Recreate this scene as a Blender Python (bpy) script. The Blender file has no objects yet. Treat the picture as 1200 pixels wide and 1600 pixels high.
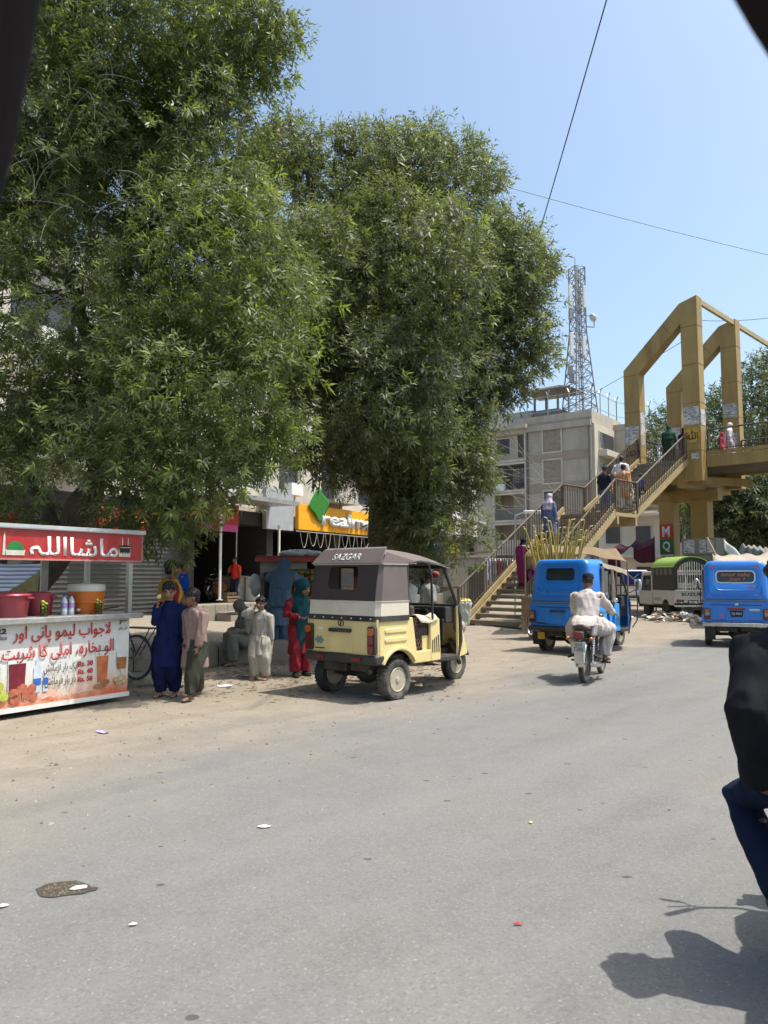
import bpy, bmesh, math, random
import numpy as np
from mathutils import Vector, Matrix, noise
R = math.radians
rnd = random.Random(7)
scene = bpy.context.scene
COL = scene.collection

# ------------------------------------------------------------------ camera, sky, sun, exposure
CAM_H, PITCH = 1.5, math.atan(100 / 1200)
cam = bpy.data.cameras.new('camera')
cam.sensor_fit = 'VERTICAL'; cam.sensor_height = 36.0; cam.sensor_width = 27.0; cam.lens = 27.0
cam.clip_start = 0.05; cam.clip_end = 2000
cam.dof.use_dof = True; cam.dof.focus_distance = 11.0; cam.dof.aperture_fstop = 6.0
camo = bpy.data.objects.new('camera', cam); COL.objects.link(camo)
camo.location = (0, 0, CAM_H); camo.rotation_euler = (R(90) + PITCH, 0, 0)
scene.camera = camo

SUN = Vector((0.43, -0.03, 1.0)).normalized()          # direction towards the sun
elev = math.asin(SUN.z); azim = math.atan2(SUN.x, SUN.y)
w = bpy.data.worlds.new('World'); scene.world = w; w.use_nodes = True
nt = w.node_tree
sky = nt.nodes.new('ShaderNodeTexSky'); sky.sky_type = 'NISHITA'; sky.sun_disc = False
sky.sun_elevation = elev; sky.sun_rotation = azim
sky.altitude = 0; sky.air_density = 1.0; sky.dust_density = 3.4; sky.ozone_density = 0.45
bgn = nt.nodes['Background']; tn = nt.nodes.new('ShaderNodeMix'); tn.data_type = 'RGBA'; tn.blend_type = 'MULTIPLY'; tn.inputs[0].default_value = 1.0; tn.inputs[7].default_value = (0.93, 1.0, 0.98, 1)
nt.links.new(sky.outputs[0], tn.inputs[6]); nt.links.new(tn.outputs[2], bgn.inputs[0]); bgn.inputs[1].default_value = 0.15
sl = bpy.data.lights.new('sun', 'SUN'); sl.energy = 3.5; sl.angle = R(0.53); sl.color = (1.0, 0.95, 0.87)
slo = bpy.data.objects.new('sun', sl); COL.objects.link(slo)
slo.rotation_euler = SUN.to_track_quat('Z', 'Y').to_euler()
scene.view_settings.view_transform = 'Standard'; scene.view_settings.look = 'None'
scene.view_settings.exposure = 0.76; scene.view_settings.gamma = 1.0
try:
    scene.cycles.use_denoising = True
    scene.cycles.max_bounces = 8; scene.cycles.transparent_max_bounces = 12
    scene.cycles.use_adaptive_sampling = True; scene.cycles.adaptive_threshold = 0.02
    scene.cycles.caustics_reflective = False; scene.cycles.caustics_refractive = False
except Exception:
    pass

# ------------------------------------------------------------------ helpers
def ray(px, py):
    a, v = (px - 600) / 1200, (800 - py) / 1200
    return Vector((a, math.cos(PITCH) - v * math.sin(PITCH), math.sin(PITCH) + v * math.cos(PITCH)))
def P(px, py, Y):                       # the point of the place seen at px,py of the 1200x1600 photo, Y metres away
    d = ray(px, py); return Vector((0, 0, CAM_H)) + d * (Y / d.y)
def G(px, py, z=0.0):
    d = ray(px, py); return Vector((0, 0, CAM_H)) + d * ((z - CAM_H) / d.z)

def smooth01(t):
    t = max(0.0, min(1.0, t)); return t * t * (3 - 2 * t)
KA, KB = Vector((-5.2, 11.75, 0)), Vector((-1.75, 14.0, 0))       # kerb line
KD = (KB - KA).normalized(); KN = Vector((-KD.y, KD.x, 0))
def gz(x, y):                           # height of the ground
    p = Vector((x, y, 0)) - KA
    back = p.dot(KN); along = p.dot(KD)
    h = 0.2 * smooth01(back / 0.25) * smooth01((5.2 - along + 0.15 * back) / 1.6)
    s = -0.78 * x + 0.62 * (y - 7.8)
    if s > -1.0:
        h += 0.035 * (noise.noise(Vector((x * 0.9, y * 0.9, 3.1))) ) * smooth01((s + 1) / 2) + 0.012 * noise.noise(Vector((x * 4, y * 4, 0))) * smooth01((s + 1) / 2)
    return h

class MB:
    def __init__(s): s.v = []; s.f = []; s.m = []
    def add(s, vs, fs, m=0, M=None):
        o = len(s.v)
        for p in vs:
            p = Vector(p); s.v.append(M @ p if M is not None else p)
        for f in fs: s.f.append([o + i for i in f]); s.m.append(m)
        return s
    def box(s, c, d, m=0, rz=0, M=None, top=(1, 1)):
        x, y, z = d[0] / 2, d[1] / 2, d[2] / 2; tx, ty = top
        vs = [(-x, -y, -z), (x, -y, -z), (x, y, -z), (-x, y, -z), (-x * tx, -y * ty, z), (x * tx, -y * ty, z), (x * tx, y * ty, z), (-x * tx, y * ty, z)]
        T = Matrix.Translation(Vector(c)) @ Matrix.Rotation(rz, 4, 'Z')
        if M is not None: T = M @ T
        return s.add(vs, [(0, 3, 2, 1), (4, 5, 6, 7), (0, 1, 5, 4), (1, 2, 6, 5), (2, 3, 7, 6), (3, 0, 4, 7)], m, T)
    def hexa(s, p, m=0):                # 8 corners: bottom loop, top loop
        return s.add(p, [(0, 3, 2, 1), (4, 5, 6, 7), (0, 1, 5, 4), (1, 2, 6, 5), (2, 3, 7, 6), (3, 0, 4, 7)], m)
    def beam(s, a, b, wd, ht, m=0, up=(0, 0, 1)):
        a, b = Vector(a), Vector(b); t = (b - a).normalized(); u = Vector(up)
        r = t.cross(u)
        if r.length < 1e-4: r = t.cross(Vector((0, 1, 0)))
        r.normalize(); u = r.cross(t)
        r = r * wd / 2; u = u * ht / 2
        return s.hexa([a - r - u, a + r - u, a + r + u, a - r + u, b - r - u, b + r - u, b + r + u, b - r + u], m)
    def tube(s, pts, r, n=8, m=0, cap=True):
        pts = [Vector(p) for p in pts]; k = len(pts)
        rs = r if isinstance(r, (list, tuple)) else [r] * k
        o = len(s.v); prev = None
        for i, p in enumerate(pts):
            t = (pts[min(i + 1, k - 1)] - pts[max(i - 1, 0)])
            t = t.normalized() if t.length > 1e-9 else Vector((0, 0, 1))
            if prev is None:
                a = t.cross(Vector((0, 0, 1)))
                if a.length < 0.1: a = t.cross(Vector((0, 1, 0)))
            else: a = prev - t * prev.dot(t)
            a.normalize(); prev = a; b = t.cross(a)
            for j in range(n):
                q = 2 * math.pi * j / n
                s.v.append(p + (a * math.cos(q) + b * math.sin(q)) * rs[i])
        for i in range(k - 1):
            for j in range(n):
                s.f.append([o + i * n + j, o + i * n + (j + 1) % n, o + (i + 1) * n + (j + 1) % n, o + (i + 1) * n + j]); s.m.append(m)
        if cap:
            s.f.append([o + j for j in range(n)][::-1]); s.m.append(m)
            s.f.append([o + (k - 1) * n + j for j in range(n)]); s.m.append(m)
        return s
    def loft(s, secs, n=16, m=0, cap=True):      # secs: (centre, xvec, yvec)
        o = len(s.v); k = len(secs)
        for c, ax, ay in secs:
            for j in range(n):
                q = 2 * math.pi * j / n
                s.v.append(Vector(c) + Vector(ax) * math.cos(q) + Vector(ay) * math.sin(q))
        for i in range(k - 1):
            for j in range(n):
                s.f.append([o + i * n + j, o + i * n + (j + 1) % n, o + (i + 1) * n + (j + 1) % n, o + (i + 1) * n + j]); s.m.append(m)
        if cap:
            s.f.append([o + j for j in range(n)][::-1]); s.m.append(m)
            s.f.append([o + (k - 1) * n + j for j in range(n)]); s.m.append(m)
        return s
    def loops(s, loops, m=0, cap=True, closed=True):   # explicit point loops
        o = len(s.v); n = len(loops[0])
        for L in loops: s.v.extend(Vector(p) for p in L)
        for i in range(len(loops) - 1):
            for j in range(n if closed else n - 1):
                s.f.append([o + i * n + j, o + i * n + (j + 1) % n, o + (i + 1) * n + (j + 1) % n, o + (i + 1) * n + j]); s.m.append(m)
        if cap:
            s.f.append([o + j for j in range(n)][::-1]); s.m.append(m)
            s.f.append([o + (len(loops) - 1) * n + j for j in range(n)]); s.m.append(m)
        return s
    def lathe(s, prof, n=20, m=0, M=None):
        M = M or Matrix.Identity(4); o = len(s.v); k = len(prof)
        for r, z in prof:
            for j in range(n):
                q = 2 * math.pi * j / n; s.v.append(M @ Vector((r * math.cos(q), r * math.sin(q), z)))
        for i in range(k - 1):
            for j in range(n):
                s.f.append([o + i * n + j, o + i * n + (j + 1) % n, o + (i + 1) * n + (j + 1) % n, o + (i + 1) * n + j]); s.m.append(m)
        s.f.append([o + j for j in range(n)][::-1]); s.m.append(m)
        s.f.append([o + (k - 1) * n + j for j in range(n)]); s.m.append(m)
        return s
    def ell(s, c, ax, ay, az, n=12, m=0):
        c, ax, ay, az = Vector(c), Vector(ax), Vector(ay), Vector(az); k = max(5, n // 2 + 1)
        secs = []
        for i in range(k):
            t = math.pi * (i + 0.25) / (k - 0.5) if k > 1 else 0
            secs.append((c - az * math.cos(t), ax * math.sin(t), ay * math.sin(t)))
        return s.loft(secs, n, m)
    def ball(s, c, r, n=12, m=0):
        r = r if isinstance(r, (list, tuple)) else (r, r, r)
        return s.ell(c, (r[0], 0, 0), (0, r[1], 0), (0, 0, r[2]), n, m)
    def prism(s, poly, axis, a0, a1, m=0, M=None):
        def pt(p, h):
            return {'x': (h, p[0], p[1]), 'y': (p[0], h, p[1]), 'z': (p[0], p[1], h)}[axis]
        n = len(poly); vs = [pt(p, a0) for p in poly] + [pt(p, a1) for p in poly]
        fs = [list(range(n))[::-1], list(range(n, 2 * n))] + [[i, (i + 1) % n, n + (i + 1) % n, n + i] for i in range(n)]
        return s.add(vs, fs, m, M)
    def ring(s, outer, inner, axis, a0, a1, m=0, M=None):   # plate with a hole, same point count
        def pt(p, h):
            return {'x': (h, p[0], p[1]), 'y': (p[0], h, p[1]), 'z': (p[0], p[1], h)}[axis]
        n = len(outer)
        vs = [pt(p, a0) for p in outer] + [pt(p, a0) for p in inner] + [pt(p, a1) for p in outer] + [pt(p, a1) for p in inner]
        fs = []
        for i in range(n):
            j = (i + 1) % n
            fs += [[i, j, n + j, n + i], [2 * n + i, 3 * n + i, 3 * n + j, 2 * n + j], [i, 2 * n + i, 2 * n + j, j], [n + i, n + j, 3 * n + j, 3 * n + i]]
        return s.add(vs, fs, m, M)
    def grid(s, fn, nu, nv, m=0):
        o = len(s.v)
        for i in range(nu + 1):
            for j in range(nv + 1): s.v.append(Vector(fn(i / nu, j / nv)))
        for i in range(nu):
            for j in range(nv):
                a = o + i * (nv + 1) + j; s.f.append([a, a + nv + 1, a + nv + 2, a + 1]); s.m.append(m)
        return s
    def mesh(s, name):
        me = bpy.data.meshes.new(name); me.from_pydata([tuple(v) for v in s.v], [], s.f)
        return me
    def build(s, name, mats, parent=None, smooth=35, bevel=0, solid=0, recalc=True):
        me = s.mesh(name)
        mats = mats if isinstance(mats, (list, tuple)) else [mats]
        for q in mats: me.materials.append(q)
        if len(mats) > 1: me.polygons.foreach_set('material_index', s.m)
        if recalc:
            bm = bmesh.new(); bm.from_mesh(me); bmesh.ops.recalc_face_normals(bm, faces=bm.faces[:]); bm.to_mesh(me); bm.free()
        if smooth:
            me.polygons.foreach_set('use_smooth', [True] * len(me.polygons)); me.set_sharp_from_angle(angle=R(smooth))
        o = bpy.data.objects.new(name, me); COL.objects.link(o)
        if parent is not None: o.parent = parent
        if solid:
            md = o.modifiers.new('solid', 'SOLIDIFY'); md.thickness = solid; md.offset = 0
            if 0 < smooth < 100:
                es = o.modifiers.new('split', 'EDGE_SPLIT'); es.split_angle = R(smooth); es.use_edge_sharp = False
        if bevel:
            md = o.modifiers.new('bevel', 'BEVEL'); md.width = bevel; md.segments = 2; md.limit_method = 'ANGLE'; md.angle_limit = R(40); md.harden_normals = False
        return o

def rrect(cx, cz, w_, h_, r, k=5, rb=None):
    """rounded rectangle loop; r = top corner radius, rb = bottom corner radius"""
    rb = r if rb is None else rb; pts = []
    for (sx, sz, a0, q) in ((1, 1, 0, r), (-1, 1, 90, r), (-1, -1, 180, rb), (1, -1, 270, rb)):
        for i in range(k):
            a = R(a0 + 90 * i / (k - 1)); pts.append((cx + sx * (w_ / 2 - q) + q * math.cos(a), cz + sz * (h_ / 2 - q) + q * math.sin(a)))
    return pts
def arc(cx, cy, r, a0, a1, n):
    return [(cx + r * math.cos(R(a0 + (a1 - a0) * i / n)), cy + r * math.sin(R(a0 + (a1 - a0) * i / n))) for i in range(n + 1)]

def tag(o, label=None, cat=None, group=None, kind=None):
    if label: o['label'] = label
    if cat: o['category'] = cat
    if group: o['group'] = group
    if kind: o['kind'] = kind
    return o
def thing(name, label, cat, loc=(0, 0, 0), rz=0, group=None):
    o = bpy.data.objects.new(name, None); COL.objects.link(o); o.empty_display_size = 0.2
    o.location = loc; o.rotation_euler = (0, 0, rz)
    return tag(o, label, cat, group)
def place(o, loc, rz=0): o.location = loc; o.rotation_euler = (0, 0, rz); return o
def struct(o): o['kind'] = 'structure'; return o
def copy_tree(o, parent=None):
    c = o.copy(); COL.objects.link(c)
    if parent is not None: c.parent = parent
    for ch in list(o.children): copy_tree(ch, c)
    return c

# ------------------------------------------------------------------ materials
def nodes(name):
    m = bpy.data.materials.new(name); m.use_nodes = True; t = m.node_tree
    return m, t, t.nodes['Principled BSDF']
def N(t, kind, **kw):
    n = t.nodes.new(kind)
    for k, v in kw.items():
        if k in n.inputs: n.inputs[k].default_value = v
        else: setattr(n, k, v)
    return n
def mixc(t, fac, a, b, blend='MIX'):
    n = t.nodes.new('ShaderNodeMix'); n.data_type = 'RGBA'; n.blend_type = blend
    for i, v in ((0, fac), (6, a), (7, b)):
        if hasattr(v, 'links'): t.links.new(v, n.inputs[i])
        elif isinstance(v, (int, float)): n.inputs[i].default_value = v
        else: n.inputs[i].default_value = (*v[:3], 1)
    return n.outputs[2]
def ramp(t, src, stops):
    n = t.nodes.new('ShaderNodeValToRGB'); t.links.new(src, n.inputs[0]); e = n.color_ramp.elements
    while len(e) < len(stops): e.new(0.5)
    for q, (p, c) in zip(e, stops):
        q.position = p; q.color = (c, c, c, 1) if isinstance(c, (int, float)) else (*c, 1)
    return n.outputs[0]
def noise_tex(t, vec, scale, detail=4, rough=0.55):
    n = t.nodes.new('ShaderNodeTexNoise'); n.inputs['Scale'].default_value = scale; n.inputs['Detail'].default_value = detail; n.inputs['Roughness'].default_value = rough
    t.links.new(vec, n.inputs['Vector']); return n.outputs[0]
def mapping(t, vec, scale=(1, 1, 1), rot=(0, 0, 0), loc=(0, 0, 0)):
    n = t.nodes.new('ShaderNodeMapping'); t.links.new(vec, n.inputs[0])
    n.inputs['Scale'].default_value = scale; n.inputs['Rotation'].default_value = rot; n.inputs['Location'].default_value = loc
    return n.outputs[0]
def bump(t, bsdf, h, strength, dist=0.02):
    b = t.nodes.new('ShaderNodeBump'); b.inputs['Strength'].default_value = strength; b.inputs['Distance'].default_value = dist
    t.links.new(h, b.inputs['Height']); t.links.new(b.outputs[0], bsdf.inputs['Normal'])
MATS = {}
def mat(name, col, rough=0.7, metal=0.0, var=0.18, scale=6, dirt=None, dirt_amt=0.5, dscale=3, bmp=0.0, bscale=60, spec=0.5, coat=0.0, sheen=0.0, dst=0.55):
    if name in MATS: return MATS[name]
    m, t, b = nodes(name)
    oc = t.nodes.new('ShaderNodeTexCoord').outputs['Object']
    f = noise_tex(t, oc, scale, 5, 0.6)
    lo = tuple(c * (1 - var) for c in col); hi = tuple(min(1, c * (1 + var)) for c in col)
    c = mixc(t, ramp(t, f, [(0.3, 0.0), (0.7, 1.0)]), lo, hi)
    if dirt:
        g = noise_tex(t, mapping(t, oc, (1, 1, dst)), dscale, 7, 0.68)
        c = mixc(t, ramp(t, g, [(0.45, 0.0), (0.75, dirt_amt)]), c, dirt)
    t.links.new(c, b.inputs['Base Color'])
    r = ramp(t, f, [(0.2, max(0.02, rough - 0.1)), (0.8, min(1, rough + 0.1))]); t.links.new(r, b.inputs['Roughness'])
    b.inputs['Metallic'].default_value = metal; b.inputs['Specular IOR Level'].default_value = spec
    b.inputs['Coat Weight'].default_value = coat; b.inputs['Coat Roughness'].default_value = 0.15
    b.inputs['Sheen Weight'].default_value = sheen
    if bmp: bump(t, b, noise_tex(t, oc, bscale, 4, 0.6), bmp, 0.01)
    MATS[name] = m; return m
def glass(name, tint=(0.9, 0.93, 0.92), refl=0.12, clear=0.85):
    if name in MATS: return MATS[name]
    m, t, b = nodes(name); t.nodes.remove(b)
    tr = N(t, 'ShaderNodeBsdfTransparent'); tr.inputs[0].default_value = (*[c * clear for c in tint], 1)
    gl = N(t, 'ShaderNodeBsdfGlossy'); gl.inputs['Roughness'].default_value = 0.06
    fr = N(t, 'ShaderNodeFresnel'); fr.inputs[0].default_value = 1.22
    mx = N(t, 'ShaderNodeMixShader'); t.links.new(fr.outputs[0], mx.inputs[0]); t.links.new(tr.outputs[0], mx.inputs[1]); t.links.new(gl.outputs[0], mx.inputs[2])
    t.links.new(mx.outputs[0], t.nodes['Material Output'].inputs[0]); MATS[name] = m; return m
def cloth(name, col, var=0.12, rough=0.9, spec=0.15):
    return mat('cloth_' + name, col, rough, 0, var, 14, dirt=tuple(c * 0.75 + 0.015 for c in col), dirt_amt=0.5, dscale=5, bmp=0.25, bscale=260, spec=spec, sheen=0.0)
DUST = (0.36, 0.30, 0.225)

# ------------------------------------------------------------------ lettering
AR = {'ا': (0xFE8D, 0xFE8E), 'آ': (0xFE81, 0xFE82), 'ب': (0xFE8F, 0xFE90, 0xFE91, 0xFE92), 'پ': (0xFB56, 0xFB57, 0xFB58, 0xFB59),
      'ت': (0xFE95, 0xFE96, 0xFE97, 0xFE98), 'ج': (0xFE9D, 0xFE9E, 0xFE9F, 0xFEA0), 'ح': (0xFEA1, 0xFEA2, 0xFEA3, 0xFEA4), 'خ': (0xFEA5, 0xFEA6, 0xFEA7, 0xFEA8),
      'د': (0xFEA9, 0xFEAA), 'ر': (0xFEAD, 0xFEAE), 'ز': (0xFEAF, 0xFEB0), 'ش': (0xFEB5, 0xFEB6, 0xFEB7, 0xFEB8), 'ف': (0xFED1, 0xFED2, 0xFED3, 0xFED4),
      'ک': (0xFB8E, 0xFB8F, 0xFB90, 0xFB91), 'ل': (0xFEDD, 0xFEDE, 0xFEDF, 0xFEE0), 'م': (0xFEE1, 0xFEE2, 0xFEE3, 0xFEE4), 'ن': (0xFEE5, 0xFEE6, 0xFEE7, 0xFEE8),
      'و': (0xFEED, 0xFEEE), 'ی': (0xFBFC, 0xFBFD, 0xFBFE, 0xFBFF), 'ہ': (0xFBA6, 0xFBA7, 0xFBA8, 0xFBA9), 'ئ': (0xFE89, 0xFE8A, 0xFE8B, 0xFE8C),
      'ه': (0xFEE9, 0xFEEA, 0xFEEB, 0xFEEC), 'س': (0xFEB1, 0xFEB2, 0xFEB3, 0xFEB4), 'ء': (0xFE80,)}
def shape_ar(s):
    out = []
    for wd in s.split(' '):
        g = []; prev = False; i = 0
        while i < len(wd):
            ch = wd[i]
            if ch == 'ل' and i + 1 < len(wd) and wd[i + 1] == 'ا':
                g.append(chr(0xFEFC if prev else 0xFEFB)); prev = False; i += 2; continue
            F = AR.get(ch)
            if not F: g.append(ch); prev = False; i += 1; continue
            nxt = len(F) == 4 and i + 1 < len(wd) and len(AR.get(wd[i + 1], ())) >= 2
            if len(F) == 4: k = 3 if prev and nxt else 1 if prev else 2 if nxt else 0
            elif len(F) == 2: k = 1 if prev else 0
            else: k = 0
            g.append(chr(F[k])); prev = nxt; i += 1
        out.append(''.join(g[::-1]))
    return ' '.join(out[::-1])
def lettering(body, m, parent, origin, right, up, width=None, height=None, bold=0.0, depth=0.004, shear=0.0, arabic=False, name='lettering', align='c'):
    """flat letters standing proud of a surface; origin = centre of the word"""
    c = bpy.data.curves.new('letters', 'FONT'); c.body = shape_ar(body) if arabic else body
    c.resolution_u = 2; c.offset = bold; c.shear = shear; c.size = 1.0
    o = bpy.data.objects.new('letters', c); COL.objects.link(o)
    me = bpy.data.meshes.new_from_object(o.evaluated_get(bpy.context.evaluated_depsgraph_get()))
    COL.objects.unlink(o); bpy.data.objects.remove(o); bpy.data.curves.remove(c)
    n = len(me.vertices); co = np.zeros(n * 3); me.vertices.foreach_get('co', co); co = co.reshape(-1, 3)
    lo, hi = co.min(0), co.max(0); size = hi - lo
    sx = width / size[0] if width else height / size[1]; sy = height / size[1] if height else sx
    r, u = Vector(right).normalized(), Vector(up).normalized(); nn = r.cross(u)
    ctr = (lo + hi) / 2
    if align == 'l': ctr[0] = lo[0]
    x = (co[:, 0] - ctr[0]) * sx; y = (co[:, 1] - ctr[1]) * sy
    pts = np.array(origin)[None] + x[:, None] * np.array(r)[None] + y[:, None] * np.array(u)[None] + depth * np.array(nn)[None]
    me.vertices.foreach_set('co', pts.ravel()); me.update()
    me.materials.clear(); me.materials.append(m); me.name = name
    ob = bpy.data.objects.new(name, me); COL.objects.link(ob)
    if parent is not None: ob.parent = parent
    md = ob.modifiers.new('solid', 'SOLIDIFY'); md.thickness = max(0.002, depth * 0.9); md.offset = -1
    return ob
XR, ZU = (1, 0, 0), (0, 0, 1)
# ================================================================== THE SETTING
# ------------------------------------------------------------------ ground (asphalt road fading into sand)
def ground_material():
    m, t, b = nodes('road_and_sand')
    oc = t.nodes.new('ShaderNodeTexCoord').outputs['Object']
    sep = t.nodes.new('ShaderNodeSeparateXYZ'); t.links.new(oc, sep.inputs[0])
    def math_(op, a, b_=None, c=None):
        n = t.nodes.new('ShaderNodeMath'); n.operation = op
        for i, v in enumerate((a, b_, c)):
            if v is None: continue
            if hasattr(v, 'links'): t.links.new(v, n.inputs[i])
            else: n.inputs[i].default_value = v
        return n.outputs[0]
    s = math_('ADD', math_('MULTIPLY', sep.outputs[0], -0.78), math_('MULTIPLY_ADD', sep.outputs[1], 0.62, -4.9))
    big = noise_tex(t, oc, 0.55, 6, 0.6); mid = noise_tex(t, oc, 2.6, 6, 0.65); fine = noise_tex(t, oc, 22, 5, 0.7)
    streak = noise_tex(t, mapping(t, mapping(t, oc, (1, 1, 1), (0, 0, R(-48))), (0.10, 1.0, 1)), 1.7, 6, 0.62)
    s2 = math_('ADD', s, math_('ADD', math_('MULTIPLY_ADD', big, 3.2, -1.6), math_('MULTIPLY_ADD', streak, 2.0, -1.0)))
    mk = t.nodes.new('ShaderNodeMapRange'); mk.interpolation_type = 'SMOOTHSTEP'; t.links.new(s2, mk.inputs[0])
    mk.inputs[1].default_value = -0.65; mk.inputs[2].default_value = 2.2; sand = mk.outputs[0]
    # asphalt
    asp = mixc(t, ramp(t, mid, [(0.32, 0.0), (0.68, 1.0)]), (0.139, 0.138, 0.134), (0.165, 0.163, 0.157))
    asp = mixc(t, ramp(t, streak, [(0.42, 0.0), (0.66, 0.7)]), asp, (0.182, 0.178, 0.168))
    asp = mixc(t, ramp(t, streak, [(0.28, 0.5), (0.42, 0.0)]), asp, (0.104, 0.102, 0.098))
    asp = mixc(t, ramp(t, big, [(0.50, 0.0), (0.72, 0.5)]), asp, (0.19, 0.167, 0.135))
    vo = t.nodes.new('ShaderNodeTexVoronoi'); vo.inputs['Scale'].default_value = 95; t.links.new(oc, vo.inputs['Vector'])
    sx = t.nodes.new('ShaderNodeSeparateColor'); t.links.new(vo.outputs['Color'], sx.inputs[0])
    asp = mixc(t, ramp(t, sx.outputs[0], [(0.0, 0.30), (0.30, 0.0)]), asp, (0.065, 0.063, 0.06))
    asp = mixc(t, ramp(t, sx.outputs[1], [(0.70, 0.0), (0.86, 0.16), (1.0, 0.38)]), asp, (0.27, 0.255, 0.23))
    vo2 = t.nodes.new('ShaderNodeTexVoronoi'); vo2.inputs['Scale'].default_value = 40; t.links.new(oc, vo2.inputs['Vector'])
    sx2 = t.nodes.new('ShaderNodeSeparateColor'); t.links.new(vo2.outputs['Color'], sx2.inputs[0])
    dot = math_('MULTIPLY', math_('LESS_THAN', vo2.outputs['Distance'], 0.21), math_('GREATER_THAN', sx2.outputs[0], 0.93))
    asp = mixc(t, math_('MULTIPLY', dot, 0.4), asp, (0.40, 0.38, 0.34))
    vo3 = t.nodes.new('ShaderNodeTexVoronoi'); vo3.inputs['Scale'].default_value = 4.2; t.links.new(mapping(t, oc, (1, 1.3, 1), (0, 0, 0.6)), vo3.inputs['Vector'])
    sx3 = t.nodes.new('ShaderNodeSeparateColor'); t.links.new(vo3.outputs['Color'], sx3.inputs[0])
    edge = math_('ADD', vo3.outputs['Distance'], math_('MULTIPLY_ADD', fine, 0.12, -0.06))
    spot = math_('MULTIPLY', math_('LESS_THAN', edge, 0.105), math_('GREATER_THAN', sx3.outputs[1], 0.74))
    asp = mixc(t, math_('MULTIPLY', spot, 0.75), asp, (0.055, 0.05, 0.045))
    oil = ramp(t, noise_tex(t, mapping(t, mapping(t, oc, (1, 1, 1), (0, 0, R(-48))), (0.5, 1.3, 1)), 1.15, 5, 0.6), [(0.66, 0.0), (0.76, 0.4)])
    asp = mixc(t, oil, asp, (0.085, 0.08, 0.073))
    # sand and dust
    snd = mixc(t, ramp(t, mid, [(0.3, 0.0), (0.7, 1.0)]), (0.212, 0.180, 0.137), (0.280, 0.240, 0.188))
    snd = mixc(t, ramp(t, streak, [(0.3, 0.5), (0.5, 0.0)]), snd, (0.185, 0.153, 0.115))
    snd = mixc(t, ramp(t, fine, [(0.30, 0.6), (0.46, 0.0)]), snd, (0.15, 0.117, 0.082))
    snd = mixc(t, ramp(t, sx.outputs[1], [(0.82, 0.0), (1.0, 0.55)]), snd, (0.34, 0.30, 0.24))
    snd = mixc(t, math_('MULTIPLY', spot, 0.35), snd, (0.12, 0.095, 0.07))
    sm = mixc(t, sand, asp, snd)
    t.links.new(sm, b.inputs['Base Color']); b.inputs['Roughness'].default_value = 0.88; b.inputs['Specular IOR Level'].default_value = 0.25
    h = math_('ADD', math_('MULTIPLY', sx.outputs[2], 0.35), math_('ADD', math_('MULTIPLY', fine, 0.7), math_('MULTIPLY', mid, 1.1)))
    bump(t, b, h, 0.45, 0.012)
    return m
def axis(a, b, fine0, fine1, step, far):
    v = list(np.arange(fine0, fine1 + 1e-6, step)); d = step; x = fine1
    while x < b: d *= far; x += d; v.append(x)
    d = step; x = fine0
    while x > a: d *= far; x -= d; v.insert(0, x)
    return v
gx = axis(-700, 700, -9, 14, 0.16, 1.16); gy = axis(-60, 900, 1.5, 30, 0.16, 1.16)
mb = MB()
for yy in gy:
    for xx in gx: mb.v.append(Vector((xx, yy, gz(xx, yy) if -40 < xx < 40 and yy < 60 else 0.0)))
nx = len(gx)
for j in range(len(gy) - 1):
    for i in range(nx - 1): mb.f.append([j * nx + i, j * nx + i + 1, (j + 1) * nx + i + 1, (j + 1) * nx + i]); mb.m.append(0)
GROUND = struct(mb.build('ground', ground_material(), smooth=180, recalc=False))

M_conc = mat('dusty_concrete', (0.25, 0.215, 0.17), 0.9, 0, 0.16, 3, dirt=(0.2, 0.165, 0.125), dirt_amt=0.7, dscale=2.5, bmp=0.4, bscale=30)
# kerb: a row of worn rounded concrete stones
mb = MB(); L = (KB - KA).length; k = 0; a = 0.0
rk = random.Random(4)
while a < L:
    ln = rk.uniform(0.62, 0.8); e = min(a + ln, L); tilt = rk.uniform(-0.02, 0.02)
    prof = [(-0.19, -0.1), (-0.17, 0.24), (-0.13, 0.33), (-0.05, 0.375), (0.05, 0.37), (0.13, 0.32), (0.17, 0.2), (0.19, -0.1)]
    lp = []
    for q, sc in ((a + 0.008, 0.93), (a + 0.05, 1.0), (e - 0.06, 1.0), (e - 0.012, 0.93)):
        base = KA + KD * q
        lp.append([base - KN * (p[0] * sc * -1) + Vector((0, 0, p[1] * sc + tilt + 0.012 * noise.noise(Vector((q * 3, p[0] * 9, 2))))) for p in prof])
    mb.loops(lp); a = e
struct(mb.build('kerb', M_conc, smooth=50))

# ------------------------------------------------------------------ the row of shops under flats
FO, FE = Vector((-6, 28.5, 0)), Vector((0.5, 0.8660254, 0))
FRZ = math.atan2(FE.y, FE.x)
def F(s, dpt=0.0, z=0.0):               # facade coordinates -> place
    return FO + FE * s + Vector((-0.8660254, 0.5, 0)) * dpt + Vector((0, 0, z))
M_wall = mat('pale_render', (0.55, 0.51, 0.44), 0.9, 0, 0.12, 0.8, dirt=(0.30, 0.265, 0.22), dirt_amt=0.7, dscale=0.9, bmp=0.2, bscale=14)
M_wall2 = mat('grey_render', (0.40, 0.38, 0.34), 0.9, 0, 0.14, 0.9, dirt=(0.22, 0.20, 0.17), dirt_amt=0.7, dscale=0.8, bmp=0.2, bscale=14)
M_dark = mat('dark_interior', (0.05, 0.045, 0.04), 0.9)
M_shut = mat('grey_shutter', (0.085, 0.088, 0.085), 0.6, 0.2, 0.15, 3, dirt=(0.10, 0.09, 0.075), dirt_amt=0.6)
M_steel = mat('galvanised_steel', (0.42, 0.42, 0.40), 0.45, 0.6, 0.15, 8, dirt=(0.25, 0.22, 0.18), dirt_amt=0.6)
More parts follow.
